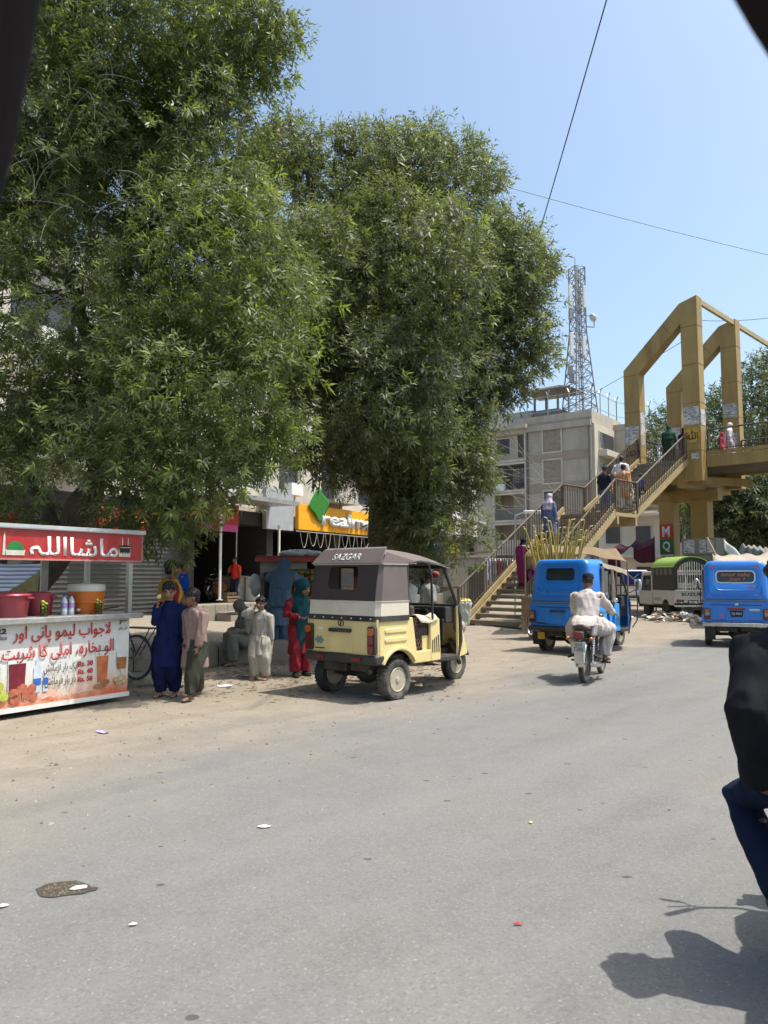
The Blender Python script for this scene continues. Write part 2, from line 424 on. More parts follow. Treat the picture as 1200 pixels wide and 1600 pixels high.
M_white = mat('white_paint', (0.72, 0.71, 0.68), 0.5, 0, 0.06, 5, dirt=(0.45, 0.40, 0.33), dirt_amt=0.4)
M_black = mat('black_rubber', (0.022, 0.021, 0.02), 0.8, 0, 0.3, 10, dirt=(0.16, 0.135, 0.105), dirt_amt=0.35)
M_blackp = mat('black_plastic', (0.025, 0.025, 0.025), 0.5, 0, 0.25, 10, dirt=(0.12, 0.10, 0.08), dirt_amt=0.3)
M_pane = mat('window_pane', (0.05, 0.055, 0.06), 0.12, 0, 0.2, 2)
M_wood = mat('worn_wood', (0.22, 0.15, 0.09), 0.8, 0, 0.25, 6, dirt=(0.12, 0.09, 0.06), dirt_amt=0.6, bmp=0.3, bscale=30)

shop = thing('shop_building', 'long pale apartment block with dark open shops below, standing behind the big trees', 'building', FO, FRZ)
S0, S1, HT = -19.0, 24.0, 10.6
bays = [(-18.4, -14.0, 's'), (-13.4, -8.6, 's'), (-8.2, -1.75, 's'), (-1.45, 2.6, 'o'), (3.0, 7.6, 'o'), (8.0, 12.6, 'o'), (13.0, 17.6, 'o'), (18.0, 23.4, 's')]
mb = MB(); edges = [S0] + [v for b_ in bays for v in b_[:2]] + [S1]
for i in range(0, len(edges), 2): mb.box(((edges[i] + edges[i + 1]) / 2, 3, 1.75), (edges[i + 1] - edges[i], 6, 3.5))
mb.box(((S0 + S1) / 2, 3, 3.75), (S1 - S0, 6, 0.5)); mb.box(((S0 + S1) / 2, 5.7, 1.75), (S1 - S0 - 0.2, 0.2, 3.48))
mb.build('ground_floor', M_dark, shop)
M_in = mat('shop_interior', (0.16, 0.14, 0.12), 0.9)
zf = [4.0, 7.25, 10.5]
# upper storeys: wall strips with real window openings
wins = []
s = S0 + 1.0; q = 0
while s < S1 - 2.2:
    wins.append((s, s + (1.5 if q % 3 else 2.3), q)); s += 3.05; q += 1
mb = MB()
for fl in range(2):
    z0, z1 = zf[fl], zf[fl + 1]
    mb.box(((S0 + S1) / 2, 0.125, z0 + 0.45), (S1 - S0, 0.25, 0.9)); mb.box(((S0 + S1) / 2, 0.125, z1 - 0.25), (S1 - S0, 0.25, 0.5))
    x = S0
    for a_, b_, q in wins:
        mb.box(((x + a_) / 2, 0.125, (z0 + z1) / 2 + 0.2), (a_ - x, 0.25, z1 - z0 - 1.4)); x = b_
    mb.box(((x + S1) / 2, 0.125, (z0 + z1) / 2 + 0.2), (S1 - x, 0.25, z1 - z0 - 1.4))
mb.box((S0 + 0.125, 3.1, 7.25), (0.25, 5.7, 6.5)); mb.box((S1 - 0.125, 3.1, 7.25), (0.25, 5.7, 6.5)); mb.box(((S0 + S1) / 2, 5.9, 7.25), (S1 - S0, 0.2, 6.5))
mb.build('upper_wall', M_wall, shop)
mb = MB(); mb.box(((S0 + S1) / 2, 3.0, 10.6), (S1 - S0 + 0.5, 6.5, 0.2)); mb.box(((S0 + S1) / 2, -0.1, 11.0), (S1 - S0 + 0.4, 0.15, 0.7)); mb.build('roof', M_wall2, shop)
for fl in range(2):
    for a_, b_, q in wins:
        z0, z1 = zf[fl] + 0.9, zf[fl + 1] - 0.5; kind = (q * 7 + fl * 3) % 5
        if S0 + 4 > b_: continue
        fr = MB(); fr.ring(rrect((a_ + b_) / 2, (z0 + z1) / 2, b_ - a_ + 0.02, z1 - z0 + 0.02, 0.01, 2), rrect((a_ + b_) / 2, (z0 + z1) / 2, b_ - a_ - 0.12, z1 - z0 - 0.12, 0.01, 2), 'y', 0.06, 0.16)
        if kind in (0, 2):
            n_ = int((b_ - a_) / 0.13)
            for i in range(1, n_): fr.box((a_ + (b_ - a_) * i / n_, 0.02, (z0 + z1) / 2), (0.018, 0.018, z1 - z0))
            for zz in (z0 + 0.15, (z0 + z1) / 2, z1 - 0.15): fr.box(((a_ + b_) / 2, 0.035, zz), (b_ - a_, 0.02, 0.03))
        w_ = fr.build('window', M_white if kind != 3 else M_steel, shop, smooth=0)
        MB().box(((a_ + b_) / 2, 0.2, (z0 + z1) / 2), (b_ - a_, 0.02, z1 - z0)).build('pane', M_pane, w_, smooth=0)
        if kind == 4:
            ac = MB().box(((a_ + b_) / 2, -0.2, z0 + 0.2), (0.8, 0.4, 0.5)); ac.build('air_conditioner', M_white, shop, smooth=0)
        if kind == 1:
            bl = MB(); bl.box(((a_ + b_) / 2, -0.45, z0 - 0.1), (b_ - a_ + 0.5, 0.9, 0.14))
            bl.build('balcony', M_wall2, shop, smooth=0)
            r_ = MB()
            for i in range(14): r_.box((a_ - 0.2 + (b_ - a_ + 0.4) * i / 13, -0.86, z0 + 0.4), (0.025, 0.025, 0.86))
            r_.box(((a_ + b_) / 2, -0.86, z0 + 0.85), (b_ - a_ + 0.45, 0.05, 0.05)); r_.build('balcony_railing', M_steel, shop, smooth=0)
for a_, b_, kd in bays:
    if kd == 's':
        mb = MB(); mb.box(((a_ + b_) / 2, 0.28, 1.75), (b_ - a_, 0.06, 3.5))
        for i in range(24): mb.box(((a_ + b_) / 2, 0.235, 0.2 + i * 0.14), (b_ - a_ - 0.04, 0.03, 0.05))
        mb.build('shutter', M_shut, shop, smooth=0)
# raised pavement in front of the shops
mb = MB()
a_, b_ = -3.2, 24
for i in range(int((b_ - a_) / 0.6)):
    x0 = a_ + i * 0.6; jz = 0.01 * rnd.random()
    mb.box((x0 + 0.3, -1.3, 0.2 + jz / 2), (0.592, 0.5, 0.68 + jz), 0)
mb.box(((a_ + b_) / 2, -0.53, 0.2), (b_ - a_, 1.02, 0.66), 0)
o = struct(mb.build('pavement', M_conc, smooth=0, bevel=0.02)); place(o, FO, FRZ)
mb = MB(); mb.box((0.5, -1.9, 0.12), (5.0, 0.65, 0.35)); o = struct(mb.build('step', M_conc, smooth=0, bevel=0.03)); place(o, FO, FRZ)

# shop signs
M_yel = mat('yellow_sign', (0.78, 0.36, 0.01), 0.45, 0, 0.05, 2, dirt=(0.6, 0.27, 0.02), dirt_amt=0.4)
M_red = mat('red_sign', (0.42, 0.03, 0.025), 0.5, 0, 0.12, 5)
def signboard(label, s0, s1, z0, z1, m, off=-0.45, name='shop_sign', frame=None):
    t = thing(name, label, 'sign', F((s0 + s1) / 2, off, z0), FRZ)
    MB().box((0, 0, (z1 - z0) / 2), (s1 - s0, 0.18, z1 - z0)).build('sign_board', m, t, smooth=0, bevel=0.01)
    return t
t = signboard('yellow signboard with raised white letters above a dark shop', 4.0, 12.2, 3.42, 4.5, M_yel)
lettering('realme', M_white, t, (-0.35, -0.09, 0.56), XR, ZU, width=4.3, height=0.62, bold=0.03, depth=0.12)
M_grn = mat('green_cloth', (0.02, 0.16, 0.015), 0.85, 0, 0.15, 8)
mb = MB(); mb.grid(lambda u, v: (-0.75 + 1.5 * u + 0.0 * v, 0.04 * math.sin(u * 9 + v * 4), -0.75 + 1.5 * v), 14, 14)
o = mb.build('hanging_flag', M_grn, smooth=180, solid=0.01); o.matrix_world = Matrix.Translation(F(5.35, -0.64, 4.55)) @ Matrix.Rotation(FRZ, 4, 'Z') @ Matrix.Rotation(R(38), 4, 'Y') @ Matrix.Scale(0.75, 4)
tag(o, 'green cloth flag hanging crooked over the corner of the yellow signboard', 'flag')
signboard('plain pale grey signboard left of the yellow signboard', 2.05, 3.85, 3.35, 5.0, mat('grey_board', (0.33, 0.345, 0.36), 0.5, 0, 0.1, 2, dirt=(0.24, 0.22, 0.2), dirt_amt=0.5), -0.3)
t = signboard('red sign with yellow writing at the shop with the white post', -2.3, 0.1, 3.35, 4.1, M_red, -0.6)
M_yl = mat('yellow_letters', (0.75, 0.62, 0.05), 0.6)
for i in range(9): lettering('جنرل'.replace('ن', 'ن') if 0 else ['موبائل', 'شاپ', 'پان', 'بوتل'][i % 4], M_yl, t, (-1.0 + i * 0.25, -0.09, 0.52 - 0.22 * (i % 2)), XR, ZU, width=0.3, height=0.2, bold=0.01, arabic=True)
MB().box((0.2, -0.02, -0.12), (1.9, 0.16, 0.24)).build('lower_strip', mat('pink_strip', (0.55, 0.06, 0.22), 0.5), t, smooth=0)
t = signboard('small red banner high over the grey shutters', -6.1, -4.2, 2.9, 3.6, M_red, -0.5)
for i in range(3): lettering(['دکان', 'چائے'.replace('چ', 'ج'), 'پان'][i], M_yl, t, (-0.6 + 0.6 * i, -0.09, 0.35), XR, ZU, width=0.5, height=0.4, bold=0.015, arabic=True)
M_blue = mat('blue_sign', (0.012, 0.055, 0.25), 0.45, 0, 0.08, 4)
t = signboard('small blue signboard with a red and white ball, right of the yellow signboard', 13.3, 15.5, 2.75, 3.65, M_blue, -1.6)
lettering('pepsi', M_white, t, (0.3, -0.09, 0.42), XR, ZU, width=1.2, height=0.42, bold=0.02)
lg = MB(); lg.prism(arc(-0.72, 0.45, 0.22, 0, 180, 10), 'y', -0.1, -0.088, 0); lg.prism(arc(-0.72, 0.45, 0.22, 180, 360, 10), 'y', -0.1, -0.088, 1)
lg.prism([(-0.95, 0.42), (-0.72, 0.40), (-0.5, 0.5), (-0.5, 0.54), (-0.72, 0.46), (-0.95, 0.48)], 'y', -0.105, -0.1, 2)
lg.build('emblem', [mat('logo_red', (0.6, 0.02, 0.03), 0.5), mat('logo_blue', (0.02, 0.12, 0.5), 0.5), M_white], t, smooth=0)
signboard('yellow signboard beside the small blue signboard', 15.7, 18.0, 2.7, 3.5, mat('lime_sign', (0.55, 0.5, 0.05), 0.5), -1.4)
mb = MB()
for i in range(46): mb.box((-2.6 + i * 0.12, 0, 0.012 * (i % 2)), (0.118, 2.0, 0.02))
o = mb.build('metal_awning', M_steel, smooth=0); o.matrix_world = Matrix.Translation(F(15.6, -1.1, 3.75)) @ Matrix.Rotation(FRZ, 4, 'Z') @ Matrix.Rotation(R(8), 4, 'X')
tag(o, 'corrugated metal awning over the small blue signboard', 'awning')
# cords hanging in loops under the yellow sign
for i in range(11):
    s0 = 3.9 + i * 0.62 + rnd.uniform(-0.05, 0.05); dp = rnd.uniform(0.45, 0.8); wd = rnd.uniform(0.4, 0.55)
    pts = [F(s0 + wd * (u / 10), -0.7, 3.3 - dp * (1 - (2 * u / 10 - 1) ** 2)) for u in range(11)]
    tag(MB().tube(pts, 0.014, 5).build('cord_loop', mat('pale_cord', (0.4, 0.38, 0.33), 0.7)), 'pale cord hanging in a loop below the yellow signboard', 'cord', 'cords looped below the yellow signboard')
o = tag(MB().tube([F(3.6, -0.7, 3.33), F(11.6, -0.7, 3.3)], 0.02, 6).build('hanging_rail', M_steel), 'thin metal rail under the yellow signboard carrying the cord loops', 'rail')
# white posts of the canopies
def post(px, D, y0, y1, label, r_=0.05, m=M_white):
    a_ = P(px, y0, D); b_ = P(px, y1, D)
    t = thing('canopy_post', label, 'post', b_)
    MB().tube([(0, 0, 0), (0, 0, a_.z - b_.z)], r_, 10).build('post', m, t); MB().box((0, 0, 0.012), (r_ * 4, r_ * 4, 0.024)).build('base_plate', m, t, smooth=0)
    MB().box((0, 0, a_.z - b_.z), (r_ * 3, r_ * 3, 0.05)).build('top_plate', m, t, smooth=0)
post(343, 27.2, 772, 938, 'white post holding the canopy by the man in the red shirt')
post(435, 30.5, 822, 935, 'white post between the dark shop and the kiosk')
post(368, 29.5, 830, 930, 'thin grey post inside the dark open shop', 0.035, M_steel)
mb = MB(); mb.box((0, 0, 0), (4.4, 1.7, 0.05)); mb.box((0, -0.86, 0.03), (4.44, 0.05, 0.16))
o = mb.build('shop_canopy', M_steel, smooth=0); place(o, F(0.1, -0.95, 4.25), FRZ); tag(o, 'flat metal canopy over the open shop with the white post', 'canopy')

# ------------------------------------------------------------------ grey apartment block with roof, at the right
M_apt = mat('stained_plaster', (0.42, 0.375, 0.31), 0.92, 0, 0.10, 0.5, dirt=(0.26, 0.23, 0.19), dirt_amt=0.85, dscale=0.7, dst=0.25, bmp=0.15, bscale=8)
M_band = mat('brown_band', (0.32, 0.265, 0.21), 0.92, 0, 0.12, 0.8)
M_trim = mat('pale_trim', (0.54, 0.49, 0.41), 0.9, 0, 0.1, 0.8, dirt=(0.28, 0.25, 0.21), dirt_amt=0.6, dscale=0.8)
AO = Vector((16.9, 62, 0)); ARZ = math.atan2(-0.6, 0.8)
apt = thing('apartment_block', 'drab grey brown four storey apartment block below the lattice tower', 'building', AO, ARZ)
fz = [1.0 + 2.62 * i for i in range(6)]           # floor levels up to 14.1
W_L = -13.5
mb = MB()                                          # solid core set back behind the recessed balconies
mb.box((W_L / 2, 8.0, 7.0), (-W_L, 13.0, 14.0)); mb.build('core', M_apt, apt, smooth=0)
mb = MB(); xs = 0
mb.box(((W_L - 9.0) / 2, 0.75, 7), (W_L * -1 - 9.0, 1.5, 14)); mb.box(((-5.85) / 2, 0.75, 7), (5.85, 1.5, 14))
mb.box((W_L / 2, 0.65, 14.05), (-W_L + 0.1, 1.7, 0.5)); mb.build('front_wall', M_apt, apt, smooth=0)
for i in range(6):
    z = fz[i]
    MB().box(((-9.0 - 5.85) / 2, 0.7, z - 0.12), (3.13, 1.5, 0.28)).build('balcony_slab', M_trim, apt, smooth=0)
    MB().box((-2.9, -0.01, z + 0.05), (5.8, 0.06, 0.75)).build('band', M_band, apt, smooth=0)
    if i == 5: break
    # balcony fill differs by storey
    xm = (-9.0 - 5.85) / 2
    if i == 4:
        MB().box((xm, 0.3, z + 1.25), (3.13, 0.2, 2.45)).build('balcony_infill', M_apt, apt, smooth=0)
        for x_, w_, h_, zz in ((-8.1, 1.3, 1.4, z + 1.35), (-6.4, 0.6, 2.0, z + 1.25)):
            f_ = MB().ring(rrect(x_, zz, w_ + 0.16, h_ + 0.16, 0.01, 2), rrect(x_, zz, w_, h_, 0.01, 2), 'y', 0.14, 0.24).build('window', M_trim, apt, smooth=0)
            MB().box((x_, 0.22, zz), (w_, 0.04, h_)).build('pane', M_pane, f_, smooth=0)
    elif i == 3:
        gr = MB()
        for k_ in range(20): gr.box((-8.95 + 3.05 * k_ / 19, 0.1, z + 1.2), (0.035, 0.03, 2.3))
        for zz in (0.2, 0.9, 1.6, 2.25): gr.box((xm, 0.1, z + zz), (3.1, 0.03, 0.05))
        gr.build('grille', mat('dark_iron', (0.07, 0.065, 0.06), 0.7), apt, smooth=0)
        for k_, (x_, c_) in enumerate(((-8.7, (0.3, 0.28, 0.26)), (-7.4, (0.35, 0.33, 0.3)), (-6.7, (0.22, 0.24, 0.26)))):
            MB().grid(lambda u, v: (x_ + 0.7 * u, 0.5 + 0.06 * math.sin(u * 12), z + 0.7 + 1.3 * v), 10, 3).build('hung_cloth', cloth('apt%d' % k_, c_), apt, smooth=180)
        MB().box((-8.3, -0.05, z + 0.35), (0.8, 0.35, 0.6)).build('air_conditioner', M_white, apt, smooth=0)
    elif i == 2:
        gr = MB()
        for k_ in range(24): gr.box((-8.95 + 3.05 * k_ / 23, 0.05, z + 0.55), (0.03, 0.03, 1.05))
        gr.box((xm, 0.05, z + 1.08), (3.1, 0.06, 0.06)); gr.build('balcony_railing', mat('grey_rail', (0.3, 0.29, 0.27), 0.7), apt, smooth=0)
        MB().box((-6.7, 0.9, z + 1.25), (1.6, 0.2, 2.45)).build('balcony_infill', M_apt, apt, smooth=0)
    else:
        MB().box((xm, 0.4, z + 0.5), (3.13, 0.15, 1.0)).build('balcony_infill', M_trim, apt, smooth=0)
    # frame round each bay
    MB().ring(rrect(xm, z + 1.2, 3.3, 2.5, 0.01, 2), rrect(xm, z + 1.2, 2.95, 2.2, 0.01, 2), 'y', -0.12, 0.1).build('bay_frame', M_trim, apt, smooth=0)
    # bricked-up window panel right of the dark joint
    f_ = MB().ring(rrect(-3.4, z + 1.4, 1.85, 2.15, 0.01, 2), rrect(-3.4, z + 1.4, 1.6, 1.9, 0.01, 2), 'y', -0.1, 0.0).build('window', M_trim, apt, smooth=0)
    if i in (2, 1): MB().box((-3.4, -0.02, z + 1.4), (1.6, 0.05, 1.9)).build('pane', M_pane, f_, smooth=0)
    else: MB().box((-3.4, -0.03, z + 1.4), (1.6, 0.05, 1.9)).build('brick_fill', mat('brick_fill', (0.27, 0.22, 0.175), 0.95, 0, 0.2, 3), f_, smooth=0)
mb = MB(); mb.box((-5.7, -0.1, 7), (0.16, 0.14, 13.8)); mb.box((-0.1, -0.12, 7.3), (0.13, 0.13, 14.2)); mb.build('drain_pipe', mat('pipe_grey', (0.14, 0.13, 0.12), 0.7), apt, smooth=0)
# right face (x = 0), sunlight put into its paler plaster colour
mb = MB()
mb.box((0.1, 5.2, 7), (0.25, 10.0, 14)); mb.build('side_wall', mat('sunlit_side', (0.52, 0.47, 0.385), 0.92, 0, 0.08, 0.6, dirt=(0.36, 0.32, 0.26), dirt_amt=0.6, dscale=0.5), apt, smooth=0)
mb = MB(); mb.box((0.9, 7.6, 7.2), (1.5, 5.2, 13.9)); mb.build('side_bay', MATS['sunlit_side'], apt, smooth=0)
for i in range(1, 5):
    z = fz[i]
    f_ = MB().box((0.27, 2.7, z + 1.25), (0.1, 3.2, 1.5)).build('window', M_trim, apt, smooth=0)
    MB().box((0.33, 2.7, z + 1.25), (0.04, 3.0, 1.3)).build('pane', M_pane, f_, smooth=0)
    MB().box((0.6, 2.7, z + 0.15), (0.7, 3.4, 0.5)).build('ledge', M_trim, apt, smooth=0)
    f_ = MB().box((1.68, 6.4, z + 1.35), (0.06, 1.3, 1.5)).build('window', M_trim, apt, smooth=0)
    MB().box((1.72, 6.4, z + 1.35), (0.04, 1.1, 1.3)).build('pane', M_pane, f_, smooth=0)
mb = MB(); mb.box((-3.2, 3.4, 14.55), (6.6, 6.8, 1.1)); mb.box((-9.6, 3.0, 14.35), (8.0, 7, 0.35)); mb.box((0.9, 7.7, 14.3), (1.8, 5.6, 0.5)); mb.build('parapet', M_apt, apt, smooth=0)
mb = MB(); mb.box((-8.6, 4.5, 15.4), (4.2, 3.5, 1.9)); mb.build('roof_room', M_wall2, apt, smooth=0)
mb = MB()                                          # open hut on the roof
for x_, y_ in ((-6.0, 2.2), (-3.8, 2.2), (-6.0, 4.6), (-3.8, 4.6)): mb.box((x_, y_, 16.4), (0.16, 0.16, 2.8))
mb.box((-4.9, 3.4, 15.6), (2.3, 2.5, 1.0)); mb.hexa([(-7.0, 1.4, 17.75), (-2.4, 1.4, 17.75), (-2.4, 5.4, 17.75), (-7.0, 5.4, 17.75), (-5.6, 3.0, 18.35), (-4.0, 3.0, 18.35), (-4.0, 3.8, 18.35), (-5.6, 3.8, 18.35)])
mb.build('roof_hut', mat('hut_grey', (0.2, 0.18, 0.16), 0.9), apt, smooth=0)
mb = MB()
loop = [(-8.0, 0.8), (-0.2, 0.8), (-0.2, 6.6), (1.6, 10.0)]
for (x0, y0), (x1, y1) in zip(loop[:-1], loop[1:]):
    n_ = max(2, int(math.hypot(x1 - x0, y1 - y0) / 1.9))
    for k_ in range(n_ + 1):
        x_, y_ = x0 + (x1 - x0) * k_ / n_, y0 + (y1 - y0) * k_ / n_
        mb.box((x_, y_, 15.9), (0.07, 0.07, 2.2)); mb.beam((x_, y_, 17.0), (x_ + 0.25, y_ - 0.2, 17.4), 0.05, 0.05); mb.beam((x_, y_, 17.0), (x_ - 0.25, y_ + 0.2, 17.4), 0.05, 0.05)
    for zz in (15.6, 16.9): mb.beam((x0, y0, zz), (x1, y1, zz), 0.05, 0.05)
mb.build('roof_fence', M_steel, apt, smooth=0)

# lattice tower on its roof
TW = P(906, 655, 66.0); TW.z = 14.2
tower = thing('lattice_tower', 'tall grey steel lattice phone mast on the roof of the drab apartment block', 'tower', TW, R(20))
M_mast = mat('mast_steel', (0.22, 0.215, 0.215), 0.6, 0.2, 0.12, 3)
H_T = P(906, 419, 66.0).z - 14.2
def hw(z): return max(0.5, 1.2 - 0.7 * min(1, z / (H_T * 0.62)))
mb = MB(); cs = [(1, 1), (-1, 1), (-1, -1), (1, -1)]
nlev = 15; lev = [H_T * (1 - (1 - i / nlev) ** 1.0) for i in range(nlev + 1)]
for cx, cy in cs:
    pts = [(cx * hw(z), cy * hw(z), z) for z in lev]; mb.tube(pts, 0.06, 6)
mb.build('mast_legs', M_mast, tower)
mb = MB()
for i in range(nlev):
    z0, z1 = lev[i], lev[i + 1]
    for k_ in range(4):
        a_, b_ = cs[k_], cs[(k_ + 1) % 4]
        A0 = Vector((a_[0] * hw(z0), a_[1] * hw(z0), z0)); B0 = Vector((b_[0] * hw(z0), b_[1] * hw(z0), z0)); A1 = Vector((a_[0] * hw(z1), a_[1] * hw(z1), z1)); B1 = Vector((b_[0] * hw(z1), b_[1] * hw(z1), z1))
        mb.beam(A0, B1, 0.045, 0.045); mb.beam(B0, A1, 0.045, 0.045); mb.beam(A1, B1, 0.045, 0.045)
mb.build('lattice', M_mast, tower, smooth=0)
mb = MB()
for i in range(60): mb.box((0.1, -hw(H_T * i / 60) * 0.2, H_T * i / 60), (0.4, 0.03, 0.03))
mb.beam((-0.1, -0.2, 0), (-0.1, -0.1, H_T), 0.05, 0.05); mb.beam((0.3, -0.2, 0), (0.3, -0.1, H_T), 0.05, 0.05); mb.build('ladder', M_mast, tower, smooth=0)
M_ant = mat('antenna_white', (0.62, 0.61, 0.58), 0.5)
for x_, y_, z_, h_, w_ in ((-1.05, -0.5, H_T * 0.80, 2.1, 0.34), (-1.15, -0.7, H_T * 0.50, 2.1, 0.36), (0.1, -0.9, H_T * 0.80, 2.0, 0.3), (-0.1, -1.0, H_T * 0.49, 1.7, 0.32), (0.75, 0.6, H_T * 0.8, 1.6, 0.25)):
    an = MB().box((x_, y_, z_), (w_, 0.16, h_)).build('antenna', M_ant, tower, smooth=0, bevel=0.03)
    br = MB(); br.tube([(x_ + 0.1, y_ + 0.15, z_ - h_ * 0.8), (x_ + 0.1, y_ + 0.15, z_ + h_ * 0.6)], 0.045, 6)
    for zz in (z_ - h_ * 0.5, z_ + h_ * 0.5): br.beam((x_ + 0.1, y_ + 0.15, zz), (0.3 * x_, 0.3 * y_, zz), 0.05, 0.05)
    br.build('bracket', M_mast, an, smooth=0)
for x_, z_ in ((-0.95, H_T * 0.69), (-1.15, H_T * 0.35), (-1.0, H_T * 0.30)):
    MB().box((x_, -0.4, z_), (0.38, 0.3, 0.8)).build('radio_unit', mat('radio_grey', (0.3, 0.3, 0.29), 0.6), tower, smooth=0, bevel=0.03)
d_ = MB(); d_.lathe([(0.02, 0), (0.24, 0.05), (0.38, 0.16), (0.38, 0.26), (0.0, 0.28)], 20, 0, Matrix.Translation((1.05, -0.5, H_T * 0.68)) @ Matrix.Rotation(R(60), 4, 'Y')); d_.build('dish', M_ant, tower)
mb = MB(); mb.tube([(0.4, -0.3, H_T * 0.70), (1.1, -0.5, H_T * 0.70)], 0.05, 6); mb.tube([(0.4, -0.3, H_T * 0.63), (1.35, -0.5, H_T * 0.63), (1.35, -0.5, H_T * 0.68)], 0.05, 6); mb.build('bracket', M_mast, tower)
mb = MB(); mb.tube([(-0.5, -0.5, H_T), (-0.5, -0.5, H_T + 0.7)], 0.03, 6); mb.tube([(0.5, 0.5, H_T), (0.5, 0.5, H_T + 0.4)], 0.03, 6); mb.build('lightning_rod', M_mast, tower)

# pale houses seen under the bridge, and a flat-topped one far right
def far_house(label, loc, rz, w_, d_, h_, m, nx_, nz_, balc=True):
    t = thing('house', label, 'building', loc, rz)
    MB().box((0, d_ / 2, h_ / 2), (w_, d_, h_)).build('wall', m, t, smooth=0)
    MB().box((0, d_ / 2, h_ + 0.12), (w_ + 0.5, d_ + 0.5, 0.24)).build('roof', M_trim, t, smooth=0)
    for j in range(nz_):
        z = (j + 0.5) * h_ / nz_
        for i in range(nx_):
            x_ = -w_ / 2 + (i + 0.5) * w_ / nx_
            f_ = MB().ring(rrect(x_, z, 1.3, 1.5, 0.01, 2), rrect(x_, z, 1.1, 1.3, 0.01, 2), 'y', -0.07, 0.02).build('window', M_trim, t, smooth=0)
            MB().box((x_, -0.01, z), (1.1, 0.04, 1.3)).build('pane', M_pane, f_, smooth=0)
        if balc: MB().box((0, -0.5, (j + 1) * h_ / nz_ - 0.1), (w_ * 0.94, 1.0, 0.18)).build('balcony', M_trim, t, smooth=0)
    return t
M_pale = mat('pale_house', (0.62, 0.57, 0.49), 0.9, 0, 0.08, 0.6, dirt=(0.4, 0.36, 0.3), dirt_amt=0.5, dscale=0.5)
p = P(1010, 880, 58); far_house('pale house with balconies seen under the stair landing', (p.x + 1.0, 58, 0), R(-28), 9, 8, 6.2, M_pale, 4, 2)
p = P(1075, 880, 62); far_house('pale flats with rows of windows seen between the bridge pillars', (p.x + 0.5, 66, 0), R(-30), 11, 8, 7.6, mat('cream_house', (0.66, 0.62, 0.55), 0.9, 0, 0.08, 0.6), 5, 3)

# ------------------------------------------------------------------ the yellow footbridge
BO = Vector((3.29, 22.77, 0)); BRZ = R(-45)
def B(x, y, z=0.0): return BO + Vector((0.70710678, -0.70710678, 0)) * x + Vector((0.70710678, 0.70710678, 0)) * y + Vector((0, 0, z))
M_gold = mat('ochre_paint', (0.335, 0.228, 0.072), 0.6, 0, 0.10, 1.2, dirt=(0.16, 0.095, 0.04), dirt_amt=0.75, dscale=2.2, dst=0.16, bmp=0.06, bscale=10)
M_goldl = mat('pale_ochre_paint', (0.36, 0.275, 0.135), 0.6, 0, 0.14, 2.0, dirt=(0.30, 0.22, 0.11), dirt_amt=0.7, dscale=1.6)
M_rail = mat('worn_rail', (0.085, 0.06, 0.042), 0.6, 0.2, 0.3, 4, dirt=(0.20, 0.16, 0.10), dirt_amt=0.6, dscale=3)
M_tread = mat('dusty_tread', (0.20, 0.165, 0.12), 0.9, 0, 0.2, 2, dirt=(0.31, 0.26, 0.19), dirt_amt=0.6)
bridge = thing('footbridge', 'ochre yellow steel footbridge with pointed portal frames and a long stairway', 'footbridge', BO, BRZ)
Z1, Z2, Y1, Y2, Y3 = 3.65, 6.05, 5.4, 6.9, 11.3
def zs(y):
    return 0 if y < 0 else Z1 * y / Y1 if y < Y1 else Z1 if y < Y2 else Z1 + (Z2 - Z1) * (y - Y2) / (Y3 - Y2) if y < Y3 else Z2
for n_, ya, yb, za, zb in ((20, 0.0, Y1, 0.0, Z1), (13, Y2, Y3, Z1, Z2)):
    mb = MB()
    for i in range(1, n_ + 1):
        y = ya + (yb - ya) * (i - 0.5) / n_; z = za + (zb - za) * i / n_
        mb.box((0, y, z - 0.025), (1.86, (yb - ya) / n_ + 0.05, 0.05)); mb.box((0, y - (yb - ya) / n_ / 2 + 0.0, z - 0.065), (1.86, 0.03, 0.09))
    mb.build('stair_treads', M_tread, bridge, smooth=0)
    for sx in (-1, 1):
        d_ = Vector((0, yb - ya, zb - za)).normalized(); nrm = Vector((0, -d_.z, d_.y))
        mb = MB(); mb.beam(Vector((sx * 0.99, ya - 0.15, za - 0.05)), Vector((sx * 0.99, yb + 0.05, zb + 0.02)), 0.1, 0.26, 0, nrm); mb.build('stair_stringer', M_goldl, bridge, smooth=0, bevel=0.008)
        mb = MB(); mb.beam(Vector((sx * 0.99, ya - 0.1, za + 0.27)), Vector((sx * 0.99, yb, zb + 0.26)), 0.05, 0.13, 0, nrm); mb.build('kick_board', M_goldl, bridge, smooth=0)
mb = MB(); mb.box((0, (Y1 + Y2) / 2, Z1 - 0.06), (2.1, Y2 - Y1 + 0.1, 0.12)); mb.box((0, Y1 + 0.1, Z1 - 0.25), (2.1, 0.12, 0.3)); mb.box((0, Y2 - 0.1, Z1 - 0.25), (2.1, 0.12, 0.3)); mb.build('landing', M_goldl, bridge, smooth=0)
def railing(pts, h=1.02, step=0.16, toe=False):
    pts = [Vector(p) for p in pts]; mb = MB()
    for a_, b_ in zip(pts[:-1], pts[1:]):
        n_ = max(1, round((b_ - a_).length / step))
        for i in range(n_ + 1):
            q = a_.lerp(b_, i / n_); mb.beam(q, q + Vector((0, 0, h)), 0.022, 0.022)
        mb.beam(a_ + Vector((0, 0, 0.12)), b_ + Vector((0, 0, 0.12)), 0.03, 0.03)
    o = mb.build('railing', M_rail, bridge, smooth=0)
    top = MB(); top.tube([p + Vector((0, 0, h)) for p in pts], 0.034, 8); top.build('handrail', M_rail, o)
    for q in (pts[0], pts[-1]): MB().beam(q - Vector((0, 0, 0.05)), q + Vector((0, 0, h)), 0.07, 0.07).build('rail_post', M_rail, o, smooth=0)
